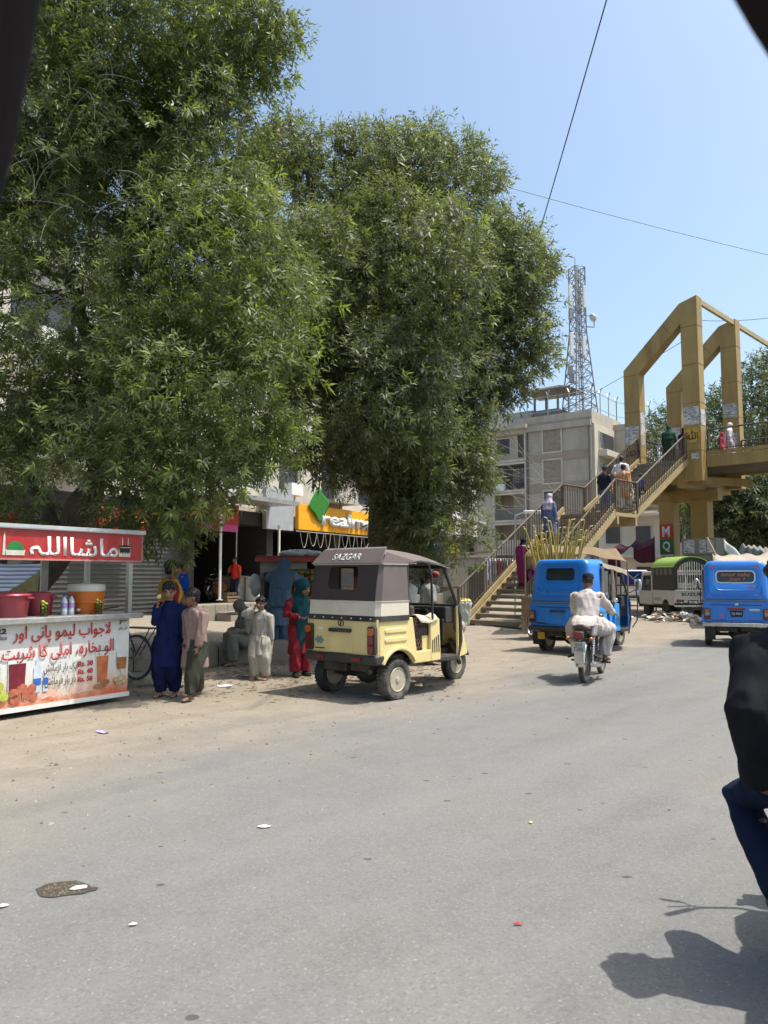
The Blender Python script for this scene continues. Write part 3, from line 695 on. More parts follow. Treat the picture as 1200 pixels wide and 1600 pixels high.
for sx in (-1, 1):
    railing([(sx * 1.03, -0.45 if sx < 0 else 0.1, 0.12 if sx < 0 else 0.2), (sx * 1.03, Y1, Z1 + 0.1)])
    railing([(sx * 1.03, Y1 + 0.02, Z1 + 0.1), (sx * 1.03, Y2, Z1 + 0.1)])
    railing([(sx * 1.03, Y2 + 0.02, Z1 + 0.1), (sx * 1.03, Y3 - (0.0 if sx > 0 else 0.1), Z2 + 0.1)])
railing([(-1.03, Y3 + 0.55, Z2 + 0.1), (-1.03, 15.2, Z2 + 0.1)])
# portal frames
def portal(yc):
    y0, y1 = yc - 0.25, yc + 0.25
    out = [(-1.59, 5.35), (-1.59, 10.12), (0.88, 12.42), (1.59, 12.60), (1.59, 5.2), (0.91, 5.2), (0.91, 11.55), (0.88, 11.55), (-0.91, 9.88), (-0.91, 5.35)]
    o = MB().prism(out, 'y', y0, y1).build('portal_frame', M_gold, bridge, smooth=0, bevel=0.012)
    return o
pf1, pf2 = portal(11.48), portal(15.48)
M_seam = mat('rusty_seam', (0.20, 0.115, 0.035), 0.7, 0, 0.25, 6)
for pf, yc in ((pf1, 11.48), (pf2, 15.48)):
    mb = MB()
    for x_ in (-1.25, 1.25):
        for z_ in (6.4, 8.3, 9.85) + ((11.4,) if x_ > 0 else ()): mb.box((x_, yc - 0.253, z_), (0.67, 0.008, 0.022)); mb.box((x_ + 0.343 * (1 if x_ > 0 else 1), yc, z_), (0.008, 0.47, 0.022))
    for x_, z_ in ((-0.4, 10.75), (0.35, 11.45)): mb.beam((x_ - 0.22, yc - 0.253, z_ + 0.25), (x_ + 0.22, yc - 0.253, z_ - 0.25), 0.02, 0.008, 0, (0, 1, 0))
    mb.build('weld_seam', M_seam, pf, smooth=0)
mb = MB(); mb.beam((1.5, 11.4, 12.46), (1.5, 30, 12.3), 0.12, 0.2); mb.build('tie_beam', M_goldl, bridge, smooth=0)
mb = MB(); mb.box((0, 13.5, Z2 - 0.1), (2.1, 4.5, 0.2)); mb.box((12.4, 13.5, Z2 - 0.1), (22.6, 3.6, 0.2)); mb.build('deck', mat('deck_dark', (0.10, 0.08, 0.05), 0.85), bridge, smooth=0)
for y_ in (11.75, 15.25):
    MB().box((12.6, y_, Z2 - 0.06), (22.0, 0.14, 0.46)).build('girder', M_gold, bridge, smooth=0, bevel=0.01)
    MB().box((12.6, y_ - 0.02, Z2 + 0.27), (22.0, 0.05, 0.14)).build('kick_board', M_gold, bridge, smooth=0)
    railing([(1.65, y_, Z2 + 0.3), (22, y_, Z2 + 0.3)], 0.9, 0.24)
mb = MB(); mb.box((0, 11.5, Z2 - 0.5), (3.0, 0.45, 0.6)); mb.box((0, 15.5, Z2 - 0.5), (3.0, 0.45, 0.6)); mb.build('end_girder', M_gold, bridge, smooth=0, bevel=0.01)
mb = MB(); mb.box((-0.1, 13.4, 4.85), (3.0, 0.5, 0.5)); mb.box((-0.78, 13.5, 5.2), (0.4, 4.4, 0.4)); mb.box((0.75, 13.5, 5.2), (0.4, 4.4, 0.4)); mb.beam((0.9, 11.6, 5.3), (2.6, 13.5, 5.2), 0.2, 0.3); mb.build('crossbeam', M_gold, bridge, smooth=0, bevel=0.01)
col_l = MB().box((-0.78, 13.4, 2.3), (0.62, 0.6, 4.75)).build('pillar', M_gold, bridge, smooth=0, bevel=0.015)
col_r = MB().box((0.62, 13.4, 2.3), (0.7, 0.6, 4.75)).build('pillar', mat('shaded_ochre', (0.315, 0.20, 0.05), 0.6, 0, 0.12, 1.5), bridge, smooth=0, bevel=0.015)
# letter panels on the left pillar
for (txt, c_), z_ in zip((('M', (0.45, 0.03, 0.02)), ('Q', (0.015, 0.16, 0.05)), ('M', (0.6, 0.58, 0.54))), (3.38, 2.74, 2.10)):
    pn = MB().box((-0.79, 13.085, z_), (0.58, 0.02, 0.62)).build('letter_panel', mat('panel_%.2f' % c_[0], c_, 0.6), bridge, smooth=0)
    lettering(txt, M_white if z_ > 2.5 else mat('panel_red_letter', (0.4, 0.03, 0.03), 0.6), pn, (-0.79, 13.072, z_), XR, ZU, width=0.34, height=0.46, bold=0.03, depth=0.006)
# torn posters: pale paper with marks
def poster(x0, x1, y, z0, z1, side=False, seed=0):
    r_ = random.Random(seed); n_ = 7
    def edge(a_, b_, fx):
        return [(a_[0] + (b_[0] - a_[0]) * i / n_ + r_.uniform(-1, 1) * fx, a_[1] + (b_[1] - a_[1]) * i / n_ + r_.uniform(-1, 1) * fx) for i in range(n_)]
    f_ = 0.025; loop = edge((x0, z0), (x1, z0), f_) + edge((x1, z0), (x1, z1), 0.008) + edge((x1, z1), (x0, z1), f_) + edge((x0, z1), (x0, z0), 0.008)
    mb = MB(); a_ = 'x' if side else 'y'
    mb.prism(loop, a_, y, y - 0.006 if not side else y + 0.006)
    return mb.build('poster', M_poster, bridge, smooth=0)
def poster_material():
    m, t, b = nodes('torn_poster'); oc = t.nodes.new('ShaderNodeTexCoord').outputs['Object']
    c = mixc(t, ramp(t, noise_tex(t, oc, 3.2, 6, 0.7), [(0.42, 0.0), (0.55, 1.0)]), (0.62, 0.61, 0.58), (0.40, 0.40, 0.39))
    c = mixc(t, ramp(t, noise_tex(t, mapping(t, oc, (6, 6, 22)), 1.3, 3, 0.6), [(0.52, 0.0), (0.58, 0.8)]), c, (0.10, 0.12, 0.13))
    c = mixc(t, ramp(t, noise_tex(t, oc, 1.7, 3, 0.6), [(0.6, 0.0), (0.66, 0.6)]), c, (0.30, 0.24, 0.10))
    t.links.new(c, b.inputs['Base Color']); b.inputs['Roughness'].default_value = 0.85; return m
M_poster = poster_material()
poster(0.93, 1.55, 11.222, 7.45, 8.15, seed=1); poster(-1.56, -0.95, 11.222, 6.95, 7.7, seed=2); poster(0.95, 1.5, 15.222, 6.7, 7.6, seed=3); poster(-1.55, -0.98, 15.222, 6.9, 8.2, seed=4)
poster(0.94, 1.54, 15.222, 8.3, 8.9, seed=5); poster(11.25, 11.7, 1.597, 7.4, 8.0, True, 6); poster(11.27, 11.65, -0.905, 6.9, 8.3, True, 7); poster(1.2, 1.48, 11.222, 6.05, 6.3, seed=8); poster(0.7 + 0.3, 0.7 + 0.3, 1, 0, 0.01, seed=9) if 0 else None
# round plate and black script on the pillars
M_ink = mat('black_ink', (0.012, 0.011, 0.01), 0.6); M_plate = mat('gold_plate', (0.52, 0.30, 0.03), 0.5)
pl = MB().prism(arc(1.25, 7.02, 0.30, 0, 355, 28), 'y', 11.224, 11.212).build('round_plate', M_plate, bridge, smooth=0)
lettering('ﷲ', M_ink, pl, (1.25, 11.208, 7.04), XR, ZU, width=0.48, height=0.40, bold=0.012, depth=0.004)
lettering('محمد', M_ink, pf1, (-1.25, 11.226, 6.62), XR, (0, 0, 1), width=0.6, height=0.36, bold=0.02, depth=0.006, arabic=True)
# cabins at the pillar foot
cab = thing('notice_cabin', 'grey cabin with pasted notices at the foot of the bridge pillars', 'cabin', B(1.22, 12.1, 0), BRZ)
M_cab = mat('cabin_grey', (0.22, 0.20, 0.17), 0.8, 0, 0.15, 2, dirt=(0.14, 0.12, 0.10), dirt_amt=0.6)
MB().box((0, 0, 1.15), (1.4, 1.2, 2.3)).build('cabin_wall', M_cab, cab, smooth=0); MB().box((0, -0.05, 2.65), (1.35, 1.0, 0.66)).build('roof_box', M_cab, cab, smooth=0, bevel=0.01)
for i, x_ in enumerate((-0.38, 0.16, 0.46)): MB().box((x_, -0.56, 2.66), (0.42 if i == 0 else 0.26, 0.012, 0.5)).build('notice', M_poster, cab, smooth=0)
MB().box((0, -0.63, 1.0), (1.0, 0.06, 1.5)).build('hatch', M_dark, cab, smooth=0)

# ------------------------------------------------------------------ overhead wires
M_wire = mat('black_wire', (0.03, 0.03, 0.032), 0.6)
def wire(a_, b_, sag, r_, label, n_=24):
    pts = [a_.lerp(b_, i / n_) - Vector((0, 0, sag * (1 - (2 * i / n_ - 1) ** 2))) for i in range(n_ + 1)]
    o = MB().tube(pts, r_, 5).build('overhead_wire', M_wire); return tag(o, label, 'wire')
a_, b_ = P(958, -40, 12.0), P(826, 420, 19.0); wire(a_ + (a_ - b_) * 0.5, b_, 0.05, 0.0125, 'thick black wire hanging steeply across the sky from the top edge')
a_, b_ = P(760, 283, 26), P(1260, 410, 24); wire(a_, b_ + (b_ - a_) * 0.2, 0.1, 0.010, 'thin wire crossing the open sky from the tree to the right')
a_, b_ = P(880, 640, 60), P(1085, 522, 45); wire(a_, b_, 0.1, 0.018, 'thin wire rising from the drab block to the portal frame')
a_, b_ = P(1085, 500, 42), P(1300, 478, 36); wire(a_, b_, 0.3, 0.014, 'thin wire leaving the portal frame towards the right edge')
for i in range(14):                     # slack cables over the front of the drab block
    pa = P(rnd.uniform(735, 800), rnd.uniform(650, 800), 56); pb = P(rnd.uniform(850, 940), rnd.uniform(700, 860), 54)
    o = MB().tube([pa.lerp(pb, k_ / 12) - Vector((0, 0, 0.7 * (1 - (k_ / 6 - 1) ** 2))) for k_ in range(13)], 0.011, 4).build('cable', mat('grey_cable', (0.2, 0.19, 0.18), 0.7))
    tag(o, 'slack grey cable strung in front of the drab apartment block', 'cable', 'slack cables before the drab block')
o = MB().tube([P(767 + 10 * math.cos(a_ * math.pi / 10), 652 + 20 * math.sin(a_ * math.pi / 10), 24) for a_ in range(21)], 0.02, 5, cap=False).build('coiled_wire', M_wire); tag(o, 'loop of coiled wire hanging beside the right hand tree crown', 'wire')
lamp = thing('street_lamp', 'small white lamp head on an arm beside the stairway', 'lamp', P(829, 800, 30))
MB().box((0.1, 0, 0), (0.75, 0.25, 0.12)).build('lamp_head', M_white, lamp, smooth=0, bevel=0.03); MB().tube([(-0.2, 0, 0), (-0.6, 0.05, -0.15), (-0.65, 0.05, -P(829, 800, 30).z)], 0.04, 6).build('lamp_post', M_steel, lamp)
# ================================================================== VEHICLES
M_tyre = mat('tyre_rubber', (0.035, 0.034, 0.033), 0.85, 0, 0.2, 8, dirt=(0.26, 0.225, 0.175), dirt_amt=0.75, dscale=5, bmp=0.3, bscale=70)
M_rim = mat('pale_rim', (0.42, 0.38, 0.28), 0.5, 0.1, 0.12, 8, dirt=(0.28, 0.23, 0.16), dirt_amt=0.7, dscale=6)
M_grease = mat('greasy_metal', (0.045, 0.04, 0.035), 0.7, 0.3, 0.3, 9, dirt=(0.17, 0.14, 0.10), dirt_amt=0.6)
M_lens_r = mat('red_lens', (0.16, 0.012, 0.012), 0.2, 0, 0.1, 20, coat=0.5)
M_lens_o = mat('orange_lens', (0.42, 0.10, 0.01), 0.2, 0, 0.1, 20, coat=0.5)
M_lens_w = mat('clear_lens', (0.30, 0.25, 0.21), 0.15, 0, 0.1, 20, coat=0.5)
M_chrome = mat('dull_chrome', (0.55, 0.54, 0.52), 0.25, 0.9, 0.1, 10, dirt=(0.3, 0.26, 0.2), dirt_amt=0.4)
M_glass = glass('clear_glass'); M_dglass = glass('dark_glass', (0.25, 0.3, 0.28), 0.1, 0.5)
M_seat = mat('brown_seat', (0.07, 0.045, 0.035), 0.6, 0, 0.2, 8)
M_num = mat('plate_letters', (0.62, 0.61, 0.55), 0.5)

def wheel(parent, c, r, wd, m_rim=None, axle='x', spokes=0, rimr=0.58):
    Mx = Matrix.Translation(Vector(c)) @ Matrix.Rotation(R(90), 4, 'Y')
    h = wd / 2; ri = r * rimr; mb = MB()
    prof = [(ri, -h * 0.7), (ri + (r - ri) * 0.35, -h), (r * 0.93, -h * 0.95), (r * 0.985, -h * 0.7), (r, -h * 0.3), (r, h * 0.3), (r * 0.985, h * 0.7), (r * 0.93, h * 0.95), (ri + (r - ri) * 0.35, h), (ri, h * 0.7)]
    n = 36; o0 = len(mb.v)
    for rr, z in prof:
        for j in range(n): q = 2 * math.pi * j / n; mb.v.append(Mx @ Vector((rr * math.cos(q), rr * math.sin(q), z)))
    k = len(prof)
    for i in range(k):
        for j in range(n): mb.f.append([o0 + i * n + j, o0 + i * n + (j + 1) % n, o0 + ((i + 1) % k) * n + (j + 1) % n, o0 + ((i + 1) % k) * n + j]); mb.m.append(0)
    if spokes == 0:                     # tread blocks
        for j in range(n):
            q = 2 * math.pi * (j + 0.5) / n
            for sgn in (-1, 1):
                mb.box((0, 0, 0), (0.012, 0.022, h * 0.75), 0, M=Mx @ Matrix.Rotation(q + sgn * 0.04, 4, 'Z') @ Matrix.Translation((r * 1.0, 0, sgn * h * 0.45)))
    wo = mb.build('wheel', M_tyre, parent, smooth=40)
    rm = MB(); m_rim = m_rim or M_rim
    if spokes:
        rm.ring([(ri * 1.02 * math.cos(2 * math.pi * j / 32), ri * 1.02 * math.sin(2 * math.pi * j / 32)) for j in range(32)], [(ri * 0.92 * math.cos(2 * math.pi * j / 32), ri * 0.92 * math.sin(2 * math.pi * j / 32)) for j in range(32)], 'z', -h * 0.5, h * 0.5, 0, Mx)
        for j in range(spokes):
            q = 2 * math.pi * j / spokes; q2 = q + (0.5 if j % 2 else -0.5); zz = h * 0.6 * (1 if j % 4 < 2 else -1)
            rm.tube([Mx @ Vector((ri * 0.95 * math.cos(q), ri * 0.95 * math.sin(q), 0)), Mx @ Vector((0.035 * math.cos(q2), 0.035 * math.sin(q2), zz))], 0.0028, 4)
        rm.lathe([(0.03, -h * 0.9), (0.045, -h * 0.6), (0.045, h * 0.6), (0.03, h * 0.9)], 14, 0, Mx)
    else:
        for sgn in (-1, 1):
            prof = [(ri * 1.05, h * 0.80), (ri * 1.0, h * 0.90), (ri * 0.92, h * 0.80), (ri * 0.86, h * 0.25), (ri * 0.74, h * 0.15), (ri * 0.60, h * 0.55), (ri * 0.44, h * 0.60), (ri * 0.40, h * 0.35), (ri * 0.26, h * 0.35), (ri * 0.24, h * 0.95), (0.012, h * 0.98)]
            rm.lathe([(a_, z_ * sgn) for a_, z_ in prof], 28, 0, Mx)
            for j in range(8):
                q = 2 * math.pi * j / 8
                rm.box((0, 0, 0), (ri * 0.13, ri * 0.24, 0.02), 1, M=Mx @ Matrix.Rotation(q, 4, 'Z') @ Matrix.Translation((ri * 0.69, 0, sgn * h * 0.34)))
                if j % 2: rm.lathe([(0.011, sgn * h * 0.5), (0.009, sgn * h * 0.62)], 6, 1, Mx @ Matrix.Translation((ri * 0.5 * math.cos(q), ri * 0.5 * math.sin(q), 0)))
    rm.build('rim', [m_rim, M_grease], wo, smooth=35)
    return wo

def lamp_cluster(root, x, y, z, w_, h_, name='tail_light'):
    o = MB().prism(rrect(x, z, w_, h_, 0.03, 4), 'y', y - 0.04, y + 0.03).build(name, M_blackp, root, smooth=30)
    l = MB(); l.prism(rrect(x, z + h_ * 0.30, w_ * 0.74, h_ * 0.26, 0.02, 4), 'y', y - 0.055, y - 0.03, 0); l.prism(rrect(x, z - 0.0, w_ * 0.74, h_ * 0.30, 0.01, 4), 'y', y - 0.055, y - 0.03, 1 if h_ < 0.3 else 2); l.prism(rrect(x, z - h_ * 0.32, w_ * 0.74, h_ * 0.26, 0.02, 4), 'y', y - 0.055, y - 0.03, 2)
    l.build('lens', [M_lens_o, M_lens_w, M_lens_r], o, smooth=30)

def under_gear(root):
    mb = MB()
    mb.tube([(-0.5, 0, 0.25), (0.5, 0, 0.25)], 0.035, 8); mb.ball((0.0, 0.05, 0.27), (0.17, 0.16, 0.13)); mb.box((-0.2, -0.22, 0.42), (0.4, 0.25, 0.2)); mb.box((0.22, -0.2, 0.42), (0.3, 0.3, 0.16))
    for sx in (-1, 1):
        mb.tube([(sx * 0.42, 0.35, 0.42), (sx * 0.44, 0.0, 0.24)], 0.03, 7); mb.tube([(sx * 0.38, -0.12, 0.26), (sx * 0.36, -0.22, 0.55)], [0.04, 0.04], 8)
        for i in range(7): mb.lathe([(0.055, 0.0), (0.06, 0.012), (0.055, 0.024)], 10, 0, Matrix.Translation((sx * 0.365, -0.15 - i * 0.011, 0.32 + i * 0.034)))
    mb.tube([(0.1, -0.1, 0.3), (0.25, -0.25, 0.33), (0.42, -0.38, 0.35)], 0.03, 8); mb.tube([(-0.3, -0.3, 0.5), (-0.1, -0.32, 0.36), (0.15, -0.3, 0.4)], 0.016, 6)
    mb.box((0, 0.95, 0.42), (0.12, 1.7, 0.1)); mb.box((0, -0.1, 0.5), (1.0, 0.5, 0.06))
    mb.build('axle', M_grease, root, smooth=40)

def front_end(root, m_body, m_in, HW, glass_m=M_glass, zr=1.62, roofm=None):
    """driver's cab ahead of the passenger opening: floor, cowl, windscreen, handlebar, seat, front wheel"""
    yf = 1.17
    MB().prism([(0.18, 0.40), (1.16, 0.40), (1.16, 0.46), (0.18, 0.46)], 'x', -HW + 0.02, HW - 0.02).build('floor', M_grease, root, smooth=0)
    # curved nose
    def nose(u, v):                    # u across -1..1, v up 0..1
        a_ = -1 + 2 * u; z = 0.42 + 0.68 * v
        y = yf + (1 - abs(a_) ** 2.4) * (0.78 - 0.34 * v) + 0.02; return (a_ * (HW - 0.03), y, z)
    MB().grid(nose, 20, 8).build('nose', m_body, root, smooth=60, solid=0.025)
    mb = MB()
    for sx in (-1, 1): mb.tube([(sx * (HW - 0.03), yf + 0.02, 0.38), (sx * (HW - 0.02), yf + 0.10, 0.62), (sx * (HW - 0.03), yf + 0.10, 0.95), (sx * (HW - 0.05), yf + 0.0, 1.2), (sx * (HW - 0.09), yf - 0.2, zr + 0.02)], 0.022, 8)
    mb.tube([(-HW + 0.09, yf - 0.2, zr), (HW - 0.09, yf - 0.2, zr)], 0.02, 8); mb.tube([(-HW + 0.05, yf + 0.02, 1.1), (0, yf + 0.12, 1.1), (HW - 0.05, yf + 0.02, 1.1)], 0.022, 8)
    mb.build('windscreen_frame', M_blackp, root, smooth=50)
    MB().grid(lambda u, v: ((-1 + 2 * u) * (HW - 0.05 - 0.05 * v), yf + 0.02 + 0.10 * (1 - (2 * u - 1) ** 2) * (1 - v) - 0.21 * v, 1.11 + (zr - 1.12) * v), 10, 4).build('windscreen', glass_m, root, smooth=180)
    dash = MB(); dash.box((0, yf - 0.06, 0.98), (2 * HW - 0.16, 0.2, 0.22), 0); dash.box((0, yf - 0.18, 0.78), (2 * HW - 0.2, 0.04, 0.3), 0); dash.build('dashboard', M_blackp, root, smooth=0, bevel=0.02)
    hb = MB(); hb.tube([(0, 1.5, 0.5), (0, 1.08, 1.02)], 0.03, 8); hb.tube([(-0.36, 0.86, 1.02), (-0.2, 1.0, 1.04), (0.2, 1.0, 1.04), (0.36, 0.86, 1.02)], 0.016, 8); hb.tube([(-0.40, 0.80, 1.02), (-0.3, 0.9, 1.02)], 0.024, 8); hb.tube([(0.40, 0.80, 1.02), (0.3, 0.9, 1.02)], 0.024, 8); hb.build('handlebar', M_blackp, root, smooth=50)
    st = MB(); st.box((0, 0.56, 0.8), (2 * HW - 0.12, 0.42, 0.14)); st.box((0, 0.4, 0.98), (2 * HW - 0.3, 0.1, 0.3)); st.build('driver_seat', M_seat, root, smooth=0, bevel=0.04)
    MB().box((0, 0.60, 0.58), (2 * HW - 0.1, 0.28, 0.32)).build('seat_box', m_in, root, smooth=0, bevel=0.01)
    for sx in (-1, 1):
        hl = MB(); hl.lathe([(0.09, 0), (0.1, 0.05), (0.02, 0.08)], 16, 0, Matrix.Translation((sx * 0.30, 1.60, 0.78)) @ Matrix.Rotation(R(-90), 4, 'X')); hl.build('headlight', M_lens_w, root)
    wheel(root, (0, 1.9, 0.235), 0.235, 0.135)
    mb = MB(); mb.tube([(0.11, 1.9, 0.24), (0.11, 1.66, 0.6)], 0.03, 8); mb.tube([(-0.11, 1.9, 0.24), (-0.11, 1.66, 0.6)], 0.03, 8)
    mb.loops([[(x, 1.9 + 0.29 * math.cos(a_), 0.235 + 0.29 * math.sin(a_)) for x in (-0.09, 0.09)] for a_ in [R(q) for q in range(20, 170, 10)]], cap=False, closed=False); mb.build('front_fork', M_grease, root, smooth=50)

def side_tub(root, m_body, HW, y0=-0.42, y1=0.66, zt=0.985):
    for sx in (-1, 1):
        pr = [(y0, 0.46)] + arc(-0.07, 0.27, 0.325, 145, 35, 10) + [(0.24, 0.41), (0.58, 0.41), (0.58, 0.56), (0.29, 0.56), (0.21, zt), (y0, zt)]
        MB().prism(pr, 'x', sx * (HW - 0.04), sx * HW).build('side_panel', m_body, root, smooth=30, bevel=0.012)
        MB().prism(arc(-0.07, 0.27, 0.335, 150, 30, 12) + arc(-0.07, 0.27, 0.375, 30, 150, 12), 'x', sx * (HW - 0.03), sx * (HW + 0.035)).build('wheel_arch', m_body, root, smooth=40, bevel=0.008)
        for zz in (0.84, 0.73): MB().prism(rrect(-0.12, zz, 0.42, 0.055, 0.02, 3), 'x', sx * (HW - 0.01), sx * (HW + 0.012)).build('side_rib', m_body, root, smooth=40, bevel=0.008)
        cw = MB().prism([(0.58, 0.41), (0.80, 0.41), (0.77, 0.95), (0.58, 0.97)], 'x', sx * (HW - 0.05), sx * (HW - 0.005)).build('cowl_panel', m_body, root, smooth=30, bevel=0.012)
        sl_ = MB()
        for k_ in range(4): sl_.prism([(0.61 + k_ * 0.045, 0.52), (0.63 + k_ * 0.045, 0.52), (0.63 + k_ * 0.04, 0.68 + 0.02 * k_), (0.61 + k_ * 0.04, 0.68 + 0.02 * k_)], 'x', sx * (HW - 0.02), sx * (HW - 0.002))
        sl_.build('vent', M_blackp, cw, smooth=0)
        MB().box((sx * (HW - 0.08), 0.98, 0.42), (0.16, 0.4, 0.07)).build('foot_board', M_grease, root, smooth=0, bevel=0.015)

# ------------------------------------------------------------------ cream and brown three-wheeler
M_cream = mat('cream_yellow_paint', (0.70, 0.57, 0.25), 0.42, 0, 0.05, 3, dirt=(0.42, 0.32, 0.16), dirt_amt=0.35, dscale=2.5, coat=0.25)
M_canvas = mat('brown_canvas', (0.135, 0.108, 0.102), 0.85, 0, 0.12, 3, dirt=(0.17, 0.14, 0.125), dirt_amt=0.6, dscale=2.2, bmp=0.12, bscale=220)
M_canvas2 = mat('shaded_canvas', (0.042, 0.030, 0.029), 0.8, 0, 0.12, 3, dirt=(0.08, 0.065, 0.058), dirt_amt=0.5, dscale=2.2, bmp=0.12, bscale=220)  # same canvas, its colour darkened for the shade on the back
M_ivory = mat('ivory_canvas', (0.60, 0.55, 0.43), 0.9, 0, 0.08, 3, dirt=(0.42, 0.37, 0.28), dirt_amt=0.3, dscale=3)
HWY = 0.605; YW = -0.08
ry = thing('rickshaw', 'cream yellow three-wheeler with a dark brown canvas top, parked by the tree', 'auto rickshaw', (-0.285 + 0.08 * 0.656, 9.86 + 0.08 * 0.755, 0), R(-41))
for sx in (-1, 1): wheel(ry, (sx * 0.535, YW, 0.245), 0.245, 0.16)
under_gear(ry); side_tub(ry, M_cream, HWY); front_end(ry, M_cream, M_cream, HWY)
rp = MB(); rp.prism([(-HWY, 0.52), (HWY, 0.52), (HWY, 0.985), (-HWY, 0.985)], 'y', -0.455, -0.415); rp.build('rear_panel', M_cream, ry, smooth=30, bevel=0.02)
pn = MB(); pn.prism([(-0.2, 0.56), (0.2, 0.56), (0.165, 0.82), (-0.165, 0.82)], 'y', -0.466, -0.45); pn.build('plate_recess', M_cream, ry, smooth=30, bevel=0.012)
MB().box((0.0, -0.475, 0.835), (0.36, 0.06, 0.045)).build('number_plate_lamp', M_blackp, ry, smooth=0, bevel=0.01)
em = MB(); em.ring([(0.05 * math.cos(2 * math.pi * j / 20), 0.92 + 0.036 * math.sin(2 * math.pi * j / 20)) for j in range(20)], [(0.042 * math.cos(2 * math.pi * j / 20), 0.92 + 0.029 * math.sin(2 * math.pi * j / 20)) for j in range(20)], 'y', -0.464, -0.45); em.beam((-0.008, -0.46, 0.90), (0.008, -0.46, 0.94), 0.012, 0.012); em.build('emblem', M_ink, ry, smooth=0)
for px_, c_ in ((-0.40, (0.15, 0.28, 0.34)), (-0.35, (0.2, 0.3, 0.2))):
    fl = MB()
    for k_ in range(4): fl.prism(arc(px_ + 0.03 * math.cos(k_ * 1.57), 0.70 + 0.03 * math.sin(k_ * 1.57), 0.02, 0, 330, 8), 'y', -0.4625, -0.456)
    fl.build('flower_sticker', mat('sticker_%d' % int(-px_ * 100), c_, 0.5), ry, smooth=0)
MB().box((-0.36, -0.459, 0.845), (0.07, 0.008, 0.03)).build('sticker', M_white, ry, smooth=0); MB().box((-0.37, -0.459, 0.60), (0.16, 0.008, 0.012)).build('sticker', mat('sticker_dark', (0.05, 0.02, 0.02), 0.5), ry, smooth=0)
bmpr = MB(); bmpr.prism([(-HWY + 0.0, -0.49), (HWY - 0.0, -0.49), (HWY + 0.015, -0.34), (HWY - 0.03, -0.34), (HWY - 0.03, -0.40), (-HWY + 0.03, -0.40), (-HWY + 0.03, -0.34), (-HWY - 0.015, -0.34)], 'z', 0.44, 0.555)
bo_ = bmpr.build('bumper', M_blackp, ry, smooth=30, bevel=0.02)
for sx in (-0.32, 0.3): MB().box((sx, -0.505, 0.5), (0.14, 0.02, 0.04)).build('reflector', mat('dull_red', (0.2, 0.02, 0.015), 0.4), bo_, smooth=0)
lamp_cluster(ry, -HWY + 0.07, -0.46, 0.735, 0.12, 0.33); lamp_cluster(ry, HWY - 0.07, -0.46, 0.735, 0.12, 0.33)
# canvas: strip, ivory band, brown back with window, hip, roof
def band(z0, z1, m, name, yb0, yb1, grow=0.0, yfront=0.12, parent=ry):
    mb = MB(); h0 = HWY + grow - (z0 - 0.985) * 0.02; h1 = HWY + grow - (z1 - 0.985) * 0.02
    L0 = [(-h0, yfront, z0), (-h0, yb0 + 0.05, z0), (-h0 + 0.05, yb0, z0), (h0 - 0.05, yb0, z0), (h0, yb0 + 0.05, z0), (h0, yfront, z0)]
    L1 = [(-h1, yfront, z1), (-h1, yb1 + 0.05, z1), (-h1 + 0.05, yb1, z1), (h1 - 0.05, yb1, z1), (h1, yb1 + 0.05, z1), (h1, yfront, z1)]
    mb.loops([L0, L1], cap=False, closed=False); return mb.build(name, m, parent, smooth=20, solid=0.012)
st = band(0.955, 1.02, M_black, 'fastening_strip', -0.465, -0.455, 0.012)
for k_ in range(7): MB().ball((-0.45 + k_ * 0.16, -0.475, 0.985), 0.013, 8).build('stud', M_chrome, st)
band(1.015, 1.19, M_ivory, 'canvas_band', -0.455, -0.44, 0.004)
for zz in (1.19, 1.64):
    band(zz, zz + 0.008, M_ivory, 'piping', -0.447 + (zz - 1.19) * 0.13, -0.446 + (zz - 1.19) * 0.13, 0.012)
zc0, zc1 = 1.195, 1.65; yc0, yc1 = -0.44, -0.375
def back(u, v, wx=1.0): return (u, yc0 + (yc1 - yc0) * (v - zc0) / (zc1 - zc0), v)
wl, wr, wb, wt = -0.27, 0.23, 1.335, 1.615
outer = rrect(0, (zc0 + zc1) / 2, 2 * (HWY - 0.055), zc1 - zc0, 0.005, 5); inner = rrect((wl + wr) / 2, (wb + wt) / 2, wr - wl, wt - wb, 0.06, 5)
mb = MB(); o0 = 0; n_ = len(outer)
for p_ in outer + inner: mb.v.append(Vector(back(p_[0], p_[1])))
for i in range(n_): j = (i + 1) % n_; mb.f.append([i, j, n_ + j, n_ + i]); mb.m.append(0)
mb.build('canvas_back', M_canvas2, ry, smooth=40, solid=0.012)
mb = MB(); mb.loops([[(sx * (HWY - 0.056), yc0 + 0.002, zc0), (sx * HWY, yc0 + 0.052, zc0), (sx * HWY, 0.12, zc0)] for sx in (1,)] + [[(HWY - 0.07, yc1 + 0.002, zc1), (HWY - 0.014, yc1 + 0.052, zc1), (HWY - 0.014, 0.10, zc1)]], cap=False, closed=False)
mb.build('canvas_side', M_canvas, ry, smooth=40, solid=0.012)
mb = MB(); mb.loops([[(-HWY + 0.056, yc0 + 0.002, zc0), (-HWY, yc0 + 0.052, zc0), (-HWY, 0.12, zc0)], [(-HWY + 0.07, yc1 + 0.002, zc1), (-HWY + 0.014, yc1 + 0.052, zc1), (-HWY + 0.014, 0.10, zc1)]], cap=False, closed=False)
mb.build('canvas_side', M_canvas, ry, smooth=40, solid=0.012)
hh = HWY - 0.014
mb = MB()
mb.loops([[(-hh - 0.01, yc1 - 0.01, 1.655), (hh + 0.01, yc1 - 0.01, 1.655)], [(-hh + 0.10, -0.27, 1.83), (hh - 0.02, -0.27, 1.835)], [(-hh + 0.10, -0.20, 1.853), (hh - 0.06, -0.20, 1.853)]], cap=False, closed=False)
